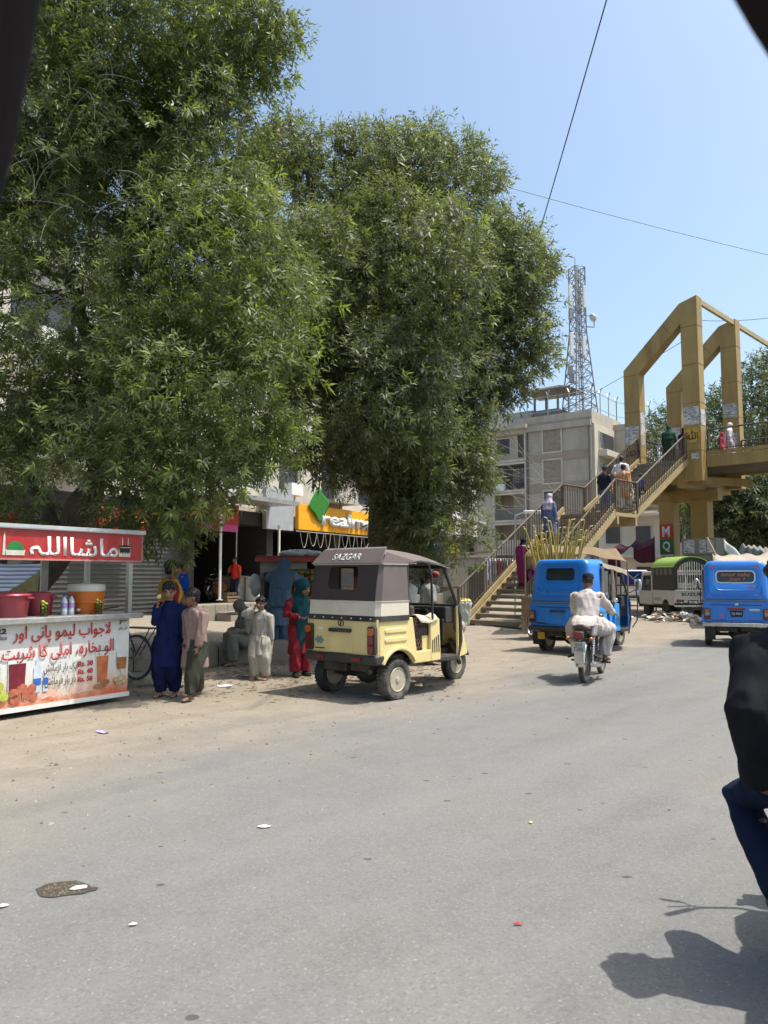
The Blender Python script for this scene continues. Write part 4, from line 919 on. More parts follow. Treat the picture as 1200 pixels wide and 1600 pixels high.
hip = mb.build('canvas_hip', M_canvas, ry, smooth=30, solid=0.012)
mb = MB()
def roof(u, v):
    a_ = -1 + 2 * u; y = -0.2 + 1.24 * v; zc = 1.855 - 0.02 * v - 0.10 * max(0, v - 0.55) ** 1.3 * 2.2
    zc = 1.855 - 0.05 * v - 0.13 * v ** 3
    e = abs(a_) ** 5; return (a_ * (hh - 0.0 * v), y, zc - e * (0.185 if v < 0.05 else 0.17 - 0.11 * v) - 0.03 * a_ * a_)
mb.grid(roof, 24, 14).build('canvas_roof', M_canvas, ry, smooth=60, solid=0.012)
mb = MB(); mb.loops([[(hh + 0.003, yc1 + 0.0, 1.65), (hh + 0.003, 0.3, 1.65)], [(hh - 0.02, -0.25, 1.79), (hh, 0.3, 1.68)]], cap=False, closed=False)
mb.loops([[(-hh - 0.003, yc1 + 0.0, 1.65), (-hh - 0.003, 0.3, 1.65)], [(-hh + 0.06, -0.25, 1.79), (-hh, 0.3, 1.68)]], cap=False, closed=False); mb.build('canvas_eave', M_canvas, ry, smooth=30, solid=0.012)
up_ = Vector((0, 0.115, 0.175)).normalized()
lettering('SAZGAR', M_white, ry, (-0.02, -0.337, 1.738), XR, up_, width=0.48, height=0.095, bold=0.004, depth=0.005, shear=0.22)
fr = MB()
for sx in (-1, 1):
    fr.tube([(sx * (HWY - 0.01), 0.135, 0.99), (sx * (HWY - 0.02), 0.125, 1.655)], 0.016, 8)
    fr.tube([(sx * (HWY - 0.005), 0.62, 0.95), (sx * (HWY - 0.005), 0.60, 1.5), (sx * (HWY - 0.01), 0.54, 1.66), (sx * (HWY - 0.02), 0.4, 1.685), (sx * (HWY - 0.02), 0.13, 1.66)], 0.016, 8)
    fr.tube([(sx * (HWY - 0.02), -0.3, 1.65), (sx * (HWY - 0.02), 0.5, 1.68), (sx * (HWY - 0.05), 1.02, 1.63)], 0.014, 8)
fr.build('canopy_frame', M_blackp, ry, smooth=50)
st = MB(); st.box((0, 0.02, 0.82), (2 * HWY - 0.14, 0.46, 0.14)); st.box((0, -0.22, 1.08), (2 * HWY - 0.14, 0.12, 0.5)); st.build('passenger_seat', M_seat, ry, smooth=0, bevel=0.04)
gr = MB()
for k_ in range(7): gr.beam((HWY - 0.06, 0.25 + k_ * 0.05 - 0.1, 0.56), (HWY - 0.06, 0.25 + k_ * 0.05 + 0.12, 0.97), 0.012, 0.012); gr.beam((HWY - 0.06, 0.25 + k_ * 0.05 + 0.12, 0.56), (HWY - 0.06, 0.25 + k_ * 0.05 - 0.1, 0.97), 0.012, 0.012)
gr.build('diamond_grille', mat('grille_brown', (0.10, 0.06, 0.05), 0.6), ry, smooth=0)
MB().box((0, 0.34, 0.72), (2 * HWY - 0.16, 0.03, 0.5)).build('partition', M_seat, ry, smooth=0)
cv = MB(); cv.grid(lambda u, v: (-0.5 + 1.12 * u, 0.36 + 0.36 * v, 0.985 + 0.03 * math.sin(u * 9 + v * 5) * v + 0.02 * math.sin(u * 23) - 0.10 * max(0, u - 0.93) * 8), 24, 8); cv.build('seat_cloth', cloth('ivory', (0.5, 0.44, 0.34)), ry, smooth=180, solid=0.01)
MB().ball((0.30, 1.08, 1.52), (0.07, 0.04, 0.05), 10).build('pink_tassel', mat('pink_tassel', (0.45, 0.10, 0.12), 0.8), ry)

# ------------------------------------------------------------------ blue hard-top three-wheelers
M_bluep = mat('blue_fibreglass', (0.018, 0.19, 0.62), 0.32, 0, 0.05, 2.5, dirt=(0.05, 0.17, 0.43), dirt_amt=0.3, dscale=2, coat=0.4)
M_bluel = mat('sunlit_blue_panel', (0.04, 0.30, 0.74), 0.35, 0, 0.05, 3, dirt=(0.1, 0.28, 0.55), dirt_amt=0.3, coat=0.3)  # lighter copy of the blue, sunlight put into the side panels
M_beige = mat('beige_canvas', (0.36, 0.31, 0.23), 0.85, 0, 0.12, 4, dirt=(0.24, 0.20, 0.15), dirt_amt=0.6, bmp=0.15, bscale=200)
M_olive = mat('olive_canvas', (0.21, 0.19, 0.15), 0.85, 0, 0.15, 4, dirt=(0.13, 0.11, 0.08), dirt_amt=0.5)
def blue_rickshaw(label, loc, rz, text=False):
    t = thing('rickshaw', label, 'auto rickshaw', loc, rz); HW = 0.645
    for sx in (-1, 1): wheel(t, (sx * 0.56, 0, 0.235), 0.235, 0.15)
    under_gear(t); side_tub(t, M_bluel if not text else M_bluep, HW); front_end(t, M_bluep, M_bluel, HW)
    # rear shell, lofted: wider at the belt, leaning forward towards the top
    def sec(hw, y, zb, zt_, r_): return [(p_[0], y, p_[1]) for p_ in rrect(0, (zb + zt_) / 2, 2 * hw, zt_ - zb, r_, 6, 0.02)]
    def rear(z): return -0.455 + 0.0 * z if z < 1.0 else -0.455 + 0.12 * (z - 1.0) / 0.82
    wl_, wb_, wt_ = 0.33, 1.40, 1.66
    if text: wl_, wb_, wt_ = 0.37, 1.36, 1.60
    out_ = rrect(0, 1.40, 2 * (HW - 0.02), 0.84, 0.16, 6, 0.02); inn = rrect(0, (wb_ + wt_) / 2, 2 * wl_, wt_ - wb_, 0.08, 6)
    mid = rrect(0, 1.41, 2 * (HW - 0.07), 0.76, 0.13, 6, 0.05); mid2 = rrect(0, (wb_ + wt_) / 2, 2 * wl_ + 0.05, wt_ - wb_ + 0.05, 0.1, 6)
    mb = MB()
    def lean(p_, dy): return Vector((p_[0] * (1.0 - 0.05 * max(0, p_[1] - 1.0)), rear(p_[1]) + dy, p_[1]))
    L = [[lean(p_, 0.62) for p_ in out_], [lean(p_, 0.10) for p_ in out_], [lean(p_, 0.03) for p_ in [(q[0] * 0.985, 1.40 + (q[1] - 1.40) * 0.985) for q in out_]], [lean(p_, 0.0) for p_ in mid], [lean(p_, 0.0) for p_ in mid2], [lean(p_, 0.02) for p_ in inn]]
    mb.loops(L, cap=False); mb.build('rear_shell', M_bluep, t, smooth=50, solid=0.015)
    # pressed swage under the window
    sw = MB()
    for (hw_, z_, zlo, q) in ((0.52, 1.28, 1.09, 0), (0.42, 1.30, 1.20, 1)):
        pts = [lean((-hw_, z_), -0.012), lean((-hw_ + 0.03, zlo + 0.05), -0.012), lean((-hw_ + 0.09, zlo), -0.012), lean((hw_ - 0.09, zlo), -0.012), lean((hw_ - 0.03, zlo + 0.05), -0.012), lean((hw_, z_), -0.012)]
        sw.tube(pts, 0.012, 6)
    sw.build('swage_line', M_bluep, t, smooth=60)
    gl_ = MB(); gl_.prism([(p_[0], p_[1]) for p_ in rrect(0, 0, 2 * wl_ + 0.01, wt_ - wb_ + 0.01, 0.08, 6)], 'y', 0, 0.008)
    go = gl_.build('rear_window', mat('tinted_window', (0.035, 0.045, 0.048), 0.12, 0, 0.25, 3), t, smooth=0); go.location = (0, rear((wb_ + wt_) / 2) + 0.012, (wb_ + wt_) / 2); go.rotation_euler = (R(-8.3), 0, 0)
    rb = MB(); a_ = rrect(0, 0, 2 * wl_ + 0.04, wt_ - wb_ + 0.04, 0.095, 6); b_ = rrect(0, 0, 2 * wl_ - 0.015, wt_ - wb_ - 0.015, 0.075, 6); rb.ring(a_, b_, 'y', -0.012, 0.012)
    ro = rb.build('window_seal', M_chrome if text else M_bluep, t, smooth=40); ro.location = go.location; ro.location.y -= 0.012; ro.rotation_euler = (R(-8.3), 0, 0)
    if text:
        u_ = Vector((0, 0.146, 1)).normalized(); mo = mat('orange_letters', (0.6, 0.17, 0.08), 0.5)
        lettering('Ismur nabe', mo, t, (0, rear(1.53) - 0.008, 1.535), XR, u_, width=0.56, height=0.085, shear=0.45, depth=0.005, bold=0.0); lettering('Jaan !', mo, t, (0.02, rear(1.42) - 0.008, 1.425), XR, u_, width=0.34, height=0.085, shear=0.45, depth=0.005, bold=0.0)
        for x_, z_ in ((-0.44, 1.70), (0.42, 1.70), (0.30, 1.25), (-0.30, 0.66)):
            fs = MB()
            for k_ in range(5): fs.prism(arc(x_ + 0.035 * math.cos(k_ * 1.257), 0 + 0.028 * math.sin(k_ * 1.257), 0.024, 0, 320, 7), 'y', -0.004, 0.002)
            fo = fs.build('flower_sticker', mat('flower_sticker', (0.30, 0.16, 0.36), 0.5, 0, 0.5, 40), t, smooth=0); fo.location = (0, rear(z_) - 0.012 if z_ > 1 else -0.478, z_); fo.rotation_euler = (R(-8.3) if z_ > 1 else 0, 0, 0)
    # lower tail
    MB().prism(rrect(0, 0.75, 2 * HW, 0.46, 0.02, 4), 'y', -0.47, -0.42).build('tail_panel', M_bluep, t, smooth=30, bevel=0.015)
    MB().box((0, -0.468, 0.985), (2 * HW + 0.01, 0.03, 0.022)).build('trim_strip', mat('grey_trim', (0.16, 0.17, 0.18), 0.5), t, smooth=0)
    bz = MB(); bz.prism([(-0.22, 0.56), (0.22, 0.56), (0.19, 0.82), (-0.19, 0.82)], 'y', -0.48, -0.46); bz.build('plate_recess', M_bluep, t, smooth=30, bevel=0.012)
    MB().box((0, -0.492, 0.815), (0.34, 0.05, 0.04)).build('number_plate_lamp', M_blackp if not text else mat('dull_red', (0.2, 0.02, 0.015), 0.4), t, smooth=0, bevel=0.008)
    if text:
        np_ = MB().prism([(-0.11, 0.64), (0.11, 0.64), (0.13, 0.77), (-0.13, 0.77)], 'y', -0.492, -0.48).build('number_plate', M_ink, t, smooth=0, bevel=0.003)
        lettering('D45-67'.replace('4', 'J').replace('67', '521') if 0 else 'DJ-4521', M_num, np_, (0, -0.493, 0.705), XR, ZU, width=0.19, height=0.06, bold=0.02, depth=0.004)
        MB().box((0.34, -0.474, 0.80), (0.20, 0.006, 0.022)).build('badge', M_num, t, smooth=0); MB().box((0.34, -0.474, 0.775), (0.20, 0.006, 0.012)).build('badge', M_num, t, smooth=0)
        MB().ball((0, -0.482, 0.90), (0.045, 0.01, 0.03), 12).build('emblem', M_chrome, t)
    else: MB().box((-0.4, -0.474, 0.585), (0.2, 0.006, 0.012)).build('badge', M_ink, t, smooth=0)
    for zz in (0.89, 0.565): MB().box((0, -0.472, zz), (0.98, 0.01, 0.012)).build('panel_groove', mat('groove', (0.005, 0.03, 0.12), 0.6), t, smooth=0)
    MB().prism([(-HW - 0.02, -0.52), (HW + 0.02, -0.52), (HW + 0.03, -0.34), (HW - 0.04, -0.34), (HW - 0.04, -0.44), (-HW + 0.04, -0.44), (-HW + 0.04, -0.34), (-HW - 0.03, -0.34)], 'z', 0.43, 0.52).build('bumper', M_chrome if text else M_blackp, t, smooth=30, bevel=0.02)
    lamp_cluster(t, -HW + 0.075, -0.475, 0.70, 0.13, 0.23); lamp_cluster(t, HW - 0.075, -0.475, 0.70, 0.13, 0.23)
    for sx in (-1, 1): MB().box((sx * 0.52, -0.40, 0.28), (0.2, 0.015, 0.26)).build('mud_flap', M_black if not (sx < 0 and not text) else M_black, t, smooth=0)
    if not text: MB().box((-0.42, -0.42, 0.33), (0.16, 0.02, 0.14)).build('yellow_plate', mat('plate_yellow', (0.55, 0.33, 0.03), 0.5), t, smooth=0, bevel=0.01)
    # canvas roof over the front
    mb = MB(); mb.grid(lambda u, v: ((-1 + 2 * u) * (HW - 0.02 - 0.03 * v), 0.1 + 1.0 * v, 1.80 - 0.10 * v - 0.05 * v * v - 0.07 * abs(-1 + 2 * u) ** 4 + 0.006 * math.sin(v * 18)), 20, 16); mb.build('canvas_roof', M_beige, t, smooth=60, solid=0.02)
    for sx in (-1, 1):
        mb = MB(); mb.loops([[(sx * (HW + 0.0), 0.1 + 1.0 * v, 1.735 - 0.10 * v - 0.05 * v * v + 0.02 + 0.01 * math.sin(v * 25)) for v in (0, .2, .4, .6, .8, 1)], [(sx * (HW + 0.012), 0.1 + 1.0 * v, 1.735 - 0.10 * v - 0.05 * v * v - 0.07 + 0.012 * math.sin(v * 17 + 1)) for v in (0, .2, .4, .6, .8, 1)]], cap=False, closed=False); mb.build('roof_valance', M_beige, t, smooth=60, solid=0.01)
        for y_, w_ in ((0.07, 0.10), (0.44, 0.13)):
            mb = MB(); mb.grid(lambda u, v: (sx * (HW - 0.01 + 0.015 * math.sin(u * 12 + v * 4)), y_ + w_ * u * (1 - 0.2 * v) + (0.06 * v if y_ > 0.4 else 0), 1.68 - 0.72 * v), 10, 12); mb.build('rolled_curtain', M_olive, t, smooth=180, solid=0.02)
        fr_ = MB(); fr_.tube([(sx * (HW - 0.02), 0.60, 0.95), (sx * (HW - 0.03), 0.68, 1.62)], 0.015, 8); fr_.tube([(sx * (HW - 0.02), 0.20, 0.95), (sx * (HW - 0.03), 0.20, 1.68)], 0.015, 8); fr_.build('door_post', M_blackp, t, smooth=50)
        gd = MB(); gd.tube([(sx * (HW + 0.0), 1.3, 0.45), (sx * (HW + 0.05), 1.42, 0.6), (sx * (HW + 0.07), 1.42, 1.0), (sx * (HW + 0.07), 1.36, 1.22)], 0.013, 8); gd.build('side_bar', M_blackp, t, smooth=50)
        mr = MB(); mr.tube([(sx * (HW - 0.05), 1.3, 1.15), (sx * (HW + 0.14), 1.32, 1.25)], 0.01, 6); mo_ = mr.build('mirror', M_blackp, t, smooth=50)
        MB().ball((sx * (HW + 0.15), 1.31, 1.32), (0.075, 0.035, 0.12), 14).build('mirror_glass', M_chrome, mo_)
    st_ = MB(); st_.box((0, 0.0, 0.82), (2 * HW - 0.14, 0.46, 0.14)); st_.box((0, -0.24, 1.06), (2 * HW - 0.14, 0.12, 0.5)); st_.build('passenger_seat', mat('tan_seat', (0.28, 0.2, 0.11), 0.7), t, smooth=0, bevel=0.04)
    return t
blue_rickshaw('bright blue hard-top three-wheeler just ahead of the white-clad motorcyclist', (3.70, 15.32, gz(3.7, 15.3)), R(-44))
p = G(1108, 1008); blue_rickshaw('bright blue three-wheeler with orange script across its rear window', (p.x + 0.53, p.y - 0.18, 0), R(-23), True)

# ------------------------------------------------------------------ small pickup with a green hood
M_pw = mat('dusty_white_paint', (0.56, 0.54, 0.49), 0.4, 0, 0.05, 3, dirt=(0.40, 0.34, 0.26), dirt_amt=0.6, dscale=2, coat=0.2)
M_green = mat('light_green_hood', (0.22, 0.37, 0.06), 0.6, 0, 0.08, 3, dirt=(0.3, 0.36, 0.14), dirt_amt=0.4)
sz = thing('pickup', 'small white pickup with a green hooded bed and lattice tailgate grille', 'pickup truck', (10.62, 27.4, 0), R(3)); sz.scale = (0.94, 0.94, 0.94)
hw_ = 0.70
for x_ in (-0.6, 0.6):
    for y_ in (0, 1.9): wheel(sz, (x_, y_, 0.29), 0.29, 0.17, M_grease)
MB().box((0, 0.75, 0.42), (0.9, 3.1, 0.14)).build('chassis', M_grease, sz, smooth=0)
for sx in (-1, 1):
    MB().prism([(-0.75, 0.52)] + [(-0.36, 0.52)] + arc(0, 0.36, 0.36, 155, 25, 8) + [(0.36, 0.52), (1.15, 0.52), (1.15, 1.06), (-0.75, 1.06)], 'x', sx * (hw_ - 0.04), sx * hw_).build('bed_side', M_pw, sz, smooth=30, bevel=0.012)
    MB().prism(rrect(0.7, 0.72, 0.6, 0.12, 0.03, 3), 'x', sx * (hw_ - 0.01), sx * (hw_ + 0.012)).build('side_badge', M_steel, sz, smooth=0)
MB().box((0, 0.2, 0.56), (1.36, 1.9, 0.08)).build('bed_floor', M_grease, sz, smooth=0)
tg = MB().box((0, -0.77, 0.84), (2 * hw_, 0.05, 0.46)).build('tailgate', M_pw, sz, smooth=0, bevel=0.015)
lettering('SUZUKI', M_ink, tg, (0, -0.797, 0.93), XR, ZU, width=0.86, height=0.11, bold=0.02, depth=0.006)
for sx in (-1, 1):
    o = MB().box((sx * 0.48, -0.80, 0.69), (0.28, 0.04, 0.10)).build('tail_light', M_blackp, sz, smooth=0, bevel=0.01); MB().box((sx * 0.5, -0.82, 0.69), (0.16, 0.02, 0.075)).build('lens', M_lens_r, o, smooth=0)
np_ = MB().box((0, -0.81, 0.63), (0.38, 0.02, 0.15)).build('number_plate', M_ink, sz, smooth=0); lettering('KU-1482', M_num, np_, (0, -0.822, 0.63), XR, ZU, width=0.3, height=0.08, bold=0.02)
mb = MB(); mb.box((0, -0.9, 0.50), (1.5, 0.06, 0.07)); mb.box((-0.45, -0.83, 0.5), (0.06, 0.14, 0.05)); mb.box((0.45, -0.83, 0.5), (0.06, 0.14, 0.05)); mb.build('bumper', M_chrome, sz, smooth=0, bevel=0.01)
ho = [(-hw_, 1.95)] + [(hw_ * math.cos(R(a_)) * 1.0, 1.85 + 0.46 * math.sin(R(a_))) for a_ in range(170, 5, -15)] + [(hw_, 1.95)]
MB().loops([[(x_ * 1.02, y_, z_) for x_, z_ in ho] for y_ in (-0.82, 0.2, 1.2)], cap=False, closed=False).build('hood', M_green, sz, smooth=60, solid=0.04)
mb = MB(); ah = [(hw_ * math.cos(R(a_)), 1.72 + 0.53 * math.sin(R(a_))) for a_ in range(0, 181, 15)]; ai = [(0.56 * math.cos(R(a_)), 1.68 + 0.46 * math.sin(R(a_))) for a_ in range(0, 181, 15)]
oo = [(hw_, 1.06)] + ah + [(-hw_, 1.06)]; ii = [(0.56, 1.06)] + ai + [(-0.56, 1.06)]
for i in range(len(oo) - 1): mb.hexa([(oo[i][0], -0.78, oo[i][1]), (oo[i + 1][0], -0.78, oo[i + 1][1]), (ii[i + 1][0], -0.78, ii[i + 1][1]), (ii[i][0], -0.78, ii[i][1]), (oo[i][0], -0.72, oo[i][1]), (oo[i + 1][0], -0.72, oo[i + 1][1]), (ii[i + 1][0], -0.72, ii[i + 1][1]), (ii[i][0], -0.72, ii[i][1])])
mb.build('hood_arch', M_blackp, sz, smooth=0)
gr = MB(); nb = 13
for k_ in range(nb):
    x_ = -0.54 + 1.08 * k_ / (nb - 1); zt_ = 1.68 + 0.46 * math.sqrt(max(0, 1 - (x_ / 0.56) ** 2)); gr.box((x_, -0.80, (1.08 + zt_) / 2), (0.022, 0.02, zt_ - 1.08))
    if k_ < nb - 1:
        dx = 1.08 / (nb - 1)
        for z_ in (1.14, 1.24, 1.62, 1.72): gr.beam((x_, -0.81, z_), (x_ + dx, -0.81, z_ + 0.1), 0.018, 0.015); gr.beam((x_ + dx, -0.81, z_), (x_, -0.81, z_ + 0.1), 0.018, 0.015)
gr.box((0, -0.80, 1.07), (1.3, 0.04, 0.04)); gr.build('lattice_grille', mat('grille_white', (0.66, 0.64, 0.58), 0.5), sz, smooth=0)
for sx in (-1, 1): MB().box((sx * (hw_ - 0.02), 0.2, 1.5), (0.03, 1.95, 0.9)).build('side_curtain', mat('dark_curtain', (0.035, 0.04, 0.035), 0.7, 0, 0.2, 5), sz, smooth=0); 
for sx in (-1, 1):
    mb = MB()
    for k_ in range(5): mb.prism(rrect(-0.5 + k_ * 0.4, 1.76, 0.28, 0.26, 0.09, 4), 'x', sx * (hw_ - 0.003), sx * (hw_ + 0.003))
    mb.build('plastic_window', mat('smoky_plastic', (0.12, 0.125, 0.115), 0.35), sz, smooth=0)
MB().prism([(1.2, 0.45), (2.55, 0.45), (2.62, 0.95), (2.25, 1.72), (1.95, 1.78), (1.2, 1.78)], 'x', -hw_, hw_).build('cab', M_pw, sz, smooth=30, bevel=0.05)
for sx in (-1, 1): MB().prism([(1.32, 1.02), (2.3, 1.02), (2.05, 1.62), (1.32, 1.62)], 'x', sx * (hw_ - 0.01), sx * (hw_ + 0.004)).build('door_window', M_pane, sz, smooth=0)
for sx in (-1, 1):
    mb = MB(); mb.beam((sx * 0.7, 2.3, 1.2), (sx * 0.98, 2.25, 1.3), 0.025, 0.025); mb.box((sx * 0.95, 2.22, 1.35), (0.14, 0.05, 0.22)); mb.build('mirror', M_white, sz, smooth=0, bevel=0.01)

# ------------------------------------------------------------------ motorcycles
M_tank = mat('black_tank', (0.02, 0.02, 0.022), 0.25, 0, 0.2, 6, coat=0.5)
M_alu = mat('dusty_alloy', (0.34, 0.33, 0.31), 0.45, 0.6, 0.15, 12, dirt=(0.2, 0.17, 0.13), dirt_amt=0.5)
def motorcycle(label, loc, rz, plate=True, group=None, lean=0.0):
    """forward is +Y; rear axle at the origin, front axle at y = 1.22"""
    t = thing('motorcycle', label, 'motorcycle', loc, rz, group); t.rotation_euler = (0, lean, rz)
    wheel(t, (0, 0, 0.29), 0.29, 0.085, M_alu, spokes=36, rimr=0.78); wheel(t, (0, 1.22, 0.285), 0.285, 0.075, M_alu, spokes=36, rimr=0.80)
    fr_ = MB(); fr_.tube([(0, 0.92, 0.92), (0, 0.62, 0.88), (0, 0.3, 0.72), (0, -0.18, 0.78)], 0.02, 8); fr_.tube([(0, 0.96, 0.82), (0, 0.86, 0.42), (0, 0.72, 0.27), (0, 0.4, 0.27), (0, 0.28, 0.45), (0, 0.3, 0.72)], 0.02, 8)
    for sx in (-1, 1): fr_.tube([(sx * 0.09, 0.38, 0.34), (sx * 0.1, 0.0, 0.29)], 0.018, 8); fr_.tube([(sx * 0.08, 0.3, 0.7), (sx * 0.11, -0.1, 0.76), (sx * 0.09, -0.3, 0.78)], 0.013, 8)
    fr_.build('frame', M_blackp, t, smooth=50)
    fk = MB()
    for sx in (-1, 1): fk.tube([(sx * 0.085, 1.22, 0.285), (sx * 0.085, 1.12, 0.55), (sx * 0.08, 0.96, 0.98)], [0.025, 0.024, 0.016], 10)
    fk.box((0, 0.99, 0.92), (0.22, 0.06, 0.03)); fk.build('front_fork', M_alu, t, smooth=50)
    en = MB(); en.box((0, 0.55, 0.36), (0.2, 0.34, 0.2)); en.lathe([(0.085, -0.14), (0.09, -0.12), (0.09, 0.12), (0.085, 0.14)], 18, 0, Matrix.Translation((0, 0.46, 0.36)) @ Matrix.Rotation(R(90), 4, 'Y'))
    for k_ in range(7): en.box((0, 0.70 + k_ * 0.024, 0.40 + k_ * 0.006), (0.15 if k_ % 2 else 0.11, 0.012, 0.13))
    en.build('engine', M_alu, t, smooth=30, bevel=0.01)
    ex = MB(); ex.tube([(0.08, 0.88, 0.38), (0.13, 0.86, 0.26), (0.15, 0.6, 0.22), (0.17, 0.25, 0.25)], 0.017, 8); ex.tube([(0.17, 0.28, 0.25), (0.175, 0.2, 0.26), (0.18, -0.28, 0.31), (0.18, -0.34, 0.315)], [0.02, 0.042, 0.042, 0.028], 12); ex.build('exhaust', M_chrome, t, smooth=50)
    tk = MB(); tk.loft([((0, y_, z_), (a_, 0, 0), (0, 0, b_)) for y_, z_, a_, b_ in ((0.38, 0.80, 0.05, 0.06), (0.44, 0.82, 0.10, 0.085), (0.62, 0.87, 0.13, 0.11), (0.80, 0.90, 0.125, 0.105), (0.90, 0.90, 0.07, 0.06))], 18); tk.build('fuel_tank', M_tank, t, smooth=70)
    se = MB(); se.loft([((0, y_, z_), (a_, 0, 0), (0, 0, b_)) for y_, z_, a_, b_ in ((0.46, 0.80, 0.08, 0.03), (0.40, 0.80, 0.11, 0.05), (0.1, 0.80, 0.125, 0.055), (-0.25, 0.83, 0.125, 0.055), (-0.32, 0.85, 0.08, 0.03))], 16); se.build('seat', mat('brown_saddle', (0.10, 0.075, 0.06), 0.6, 0, 0.2, 8, dirt=(0.2, 0.16, 0.12), dirt_amt=0.4), t, smooth=70)
    sc_ = MB(); 
    for sx in (-1, 1): sc_.prism([(0.05, 0.48), (0.34, 0.46), (0.36, 0.70), (-0.1, 0.73), (-0.08, 0.62)], 'x', sx * 0.10, sx * 0.125)
    sc_.build('side_cover', M_tank, t, smooth=30, bevel=0.01)
    for (yc, zc, r_, a0, a1, w_) in ((0, 0.29, 0.335, -5, 120, 0.065), (1.22, 0.285, 0.325, 15, 170, 0.06)):
        aa = [R(180 - q) if yc == 0 else R(q) for q in np.arange(a0, a1, 8)]
        mg = MB(); mg.loops([[(x_, yc + (r_ + dz) * math.cos(q), zc + (r_ + dz) * math.sin(q)) for x_, dz in ((-w_, -0.03), (-w_ * 0.7, 0), (w_ * 0.7, 0), (w_, -0.03))] for q in aa], cap=False, closed=False)
        mg.build('mudguard', M_chrome, t, smooth=60, solid=0.005)
    tl = MB().prism(rrect(0, 0.73, 0.15, 0.115, 0.02, 4), 'y', -0.45, -0.36).build('tail_light', M_blackp, t, smooth=30, bevel=0.01); MB().prism(rrect(0, 0.73, 0.135, 0.10, 0.02, 4), 'y', -0.475, -0.45).build('lens', M_lens_r, tl, smooth=30, bevel=0.008)
    mb = MB(); mb.tube([(0, -0.3, 0.74), (0, -0.37, 0.73)], 0.03, 8); mb.box((0, -0.385, 0.47), (0.13, 0.02, 0.30)); mb.build('tail_bracket', M_chrome, t, smooth=0)
    if plate:
        np_ = MB().box((0, -0.41, 0.56), (0.20, 0.012, 0.15)).build('number_plate', mat('dusty_plate', (0.5, 0.48, 0.43), 0.6, 0, 0.2, 30, dirt=(0.33, 0.28, 0.22), dirt_amt=0.8, dscale=12), t, smooth=0, bevel=0.004)
        lettering('KHI', M_ink, np_, (0, -0.418, 0.59), XR, ZU, width=0.09, height=0.04, depth=0.002); lettering('7205', M_ink, np_, (0, -0.418, 0.53), XR, ZU, width=0.14, height=0.05, depth=0.002)
    for sx in (-1, 1):
        sh = MB(); sh.tube([(sx * 0.12, -0.0, 0.31), (sx * 0.115, 0.06, 0.70)], 0.014, 8)
        for k_ in range(11): sh.lathe([(0.026, 0), (0.031, 0.009), (0.026, 0.018)], 12, 0, Matrix.Translation((sx * (0.1185 - 0.0), 0.012 + k_ * 0.0042, 0.42 + k_ * 0.025)))
        sh.build('shock_absorber', M_chrome, t, smooth=50)
        ind = MB(); ind.tube([(sx * 0.05, -0.33, 0.68), (sx * 0.15, -0.35, 0.68)], 0.01, 6); io = ind.build('indicator', M_blackp, t, smooth=50); MB().ball((sx * 0.17, -0.35, 0.68), (0.03, 0.035, 0.03), 10).build('lens', M_lens_o, io)
        pg = MB(); pg.tube([(sx * 0.1, 0.42, 0.27), (sx * 0.30, 0.42, 0.28)], 0.016, 8); pg.tube([(sx * 0.11, 0.02, 0.42), (sx * 0.26, 0.02, 0.36)], 0.016, 8); pg.build('foot_peg', M_black, t, smooth=50)
        mi = MB(); mi.tube([(sx * 0.24, 0.86, 1.05), (sx * 0.26, 0.92, 1.18)], 0.006, 6); mo_ = mi.build('mirror', M_blackp, t, smooth=50); MB().ball((sx * 0.28, 0.91, 1.21), (0.055, 0.012, 0.04), 12).build('mirror_glass', M_chrome, mo_)
    hb = MB(); hb.tube([(-0.36, 0.72, 0.98), (-0.22, 0.86, 1.03), (-0.08, 0.92, 1.0), (0.08, 0.92, 1.0), (0.22, 0.86, 1.03), (0.36, 0.72, 0.98)], 0.011, 8)
    for sx in (-1, 1): hb.tube([(sx * 0.26, 0.825, 1.02), (sx * 0.37, 0.71, 0.98)], 0.018, 10); hb.tube([(sx * 0.24, 0.87, 1.02), (sx * 0.37, 0.80, 0.99)], 0.006, 6)
    hb.build('handlebar', M_chrome, t, smooth=50)
    hl = MB(); hl.lathe([(0.03, -0.12), (0.08, -0.08), (0.095, 0.0), (0.09, 0.03), (0.0, 0.05)], 18, 0, Matrix.Translation((0, 1.06, 0.90)) @ Matrix.Rotation(R(-90), 4, 'X')); hl.build('headlight', M_chrome, t, smooth=50)
    st_ = MB(); st_.tube([(-0.08, 0.4, 0.3), (-0.17, 0.34, 0.2)], 0.012, 6); st_.build('side_stand', M_blackp, t, smooth=50)
    return t
p1_ = G(915, 1068)
MC1 = motorcycle('dusty motorcycle with a red tail lamp ridden by the man in white', (p1_.x + 0.02, p1_.y + 0.12, 0), R(-27), lean=R(1))
MC1.scale = (0.94, 0.94, 0.94)
MC2_LOC, MC2_RZ = Vector((1.715, 2.72, 0)), R(-25)
MC2 = motorcycle('motorcycle under the rider in black at the right edge of the photo', MC2_LOC, MC2_RZ)
q = F(0.9, 1.4, 0.56); motorcycle('dark motorcycle parked in the gloom of the open shop', q, FRZ + R(-75), plate=False)
q = F(1.6, 2.2, 0.56); 

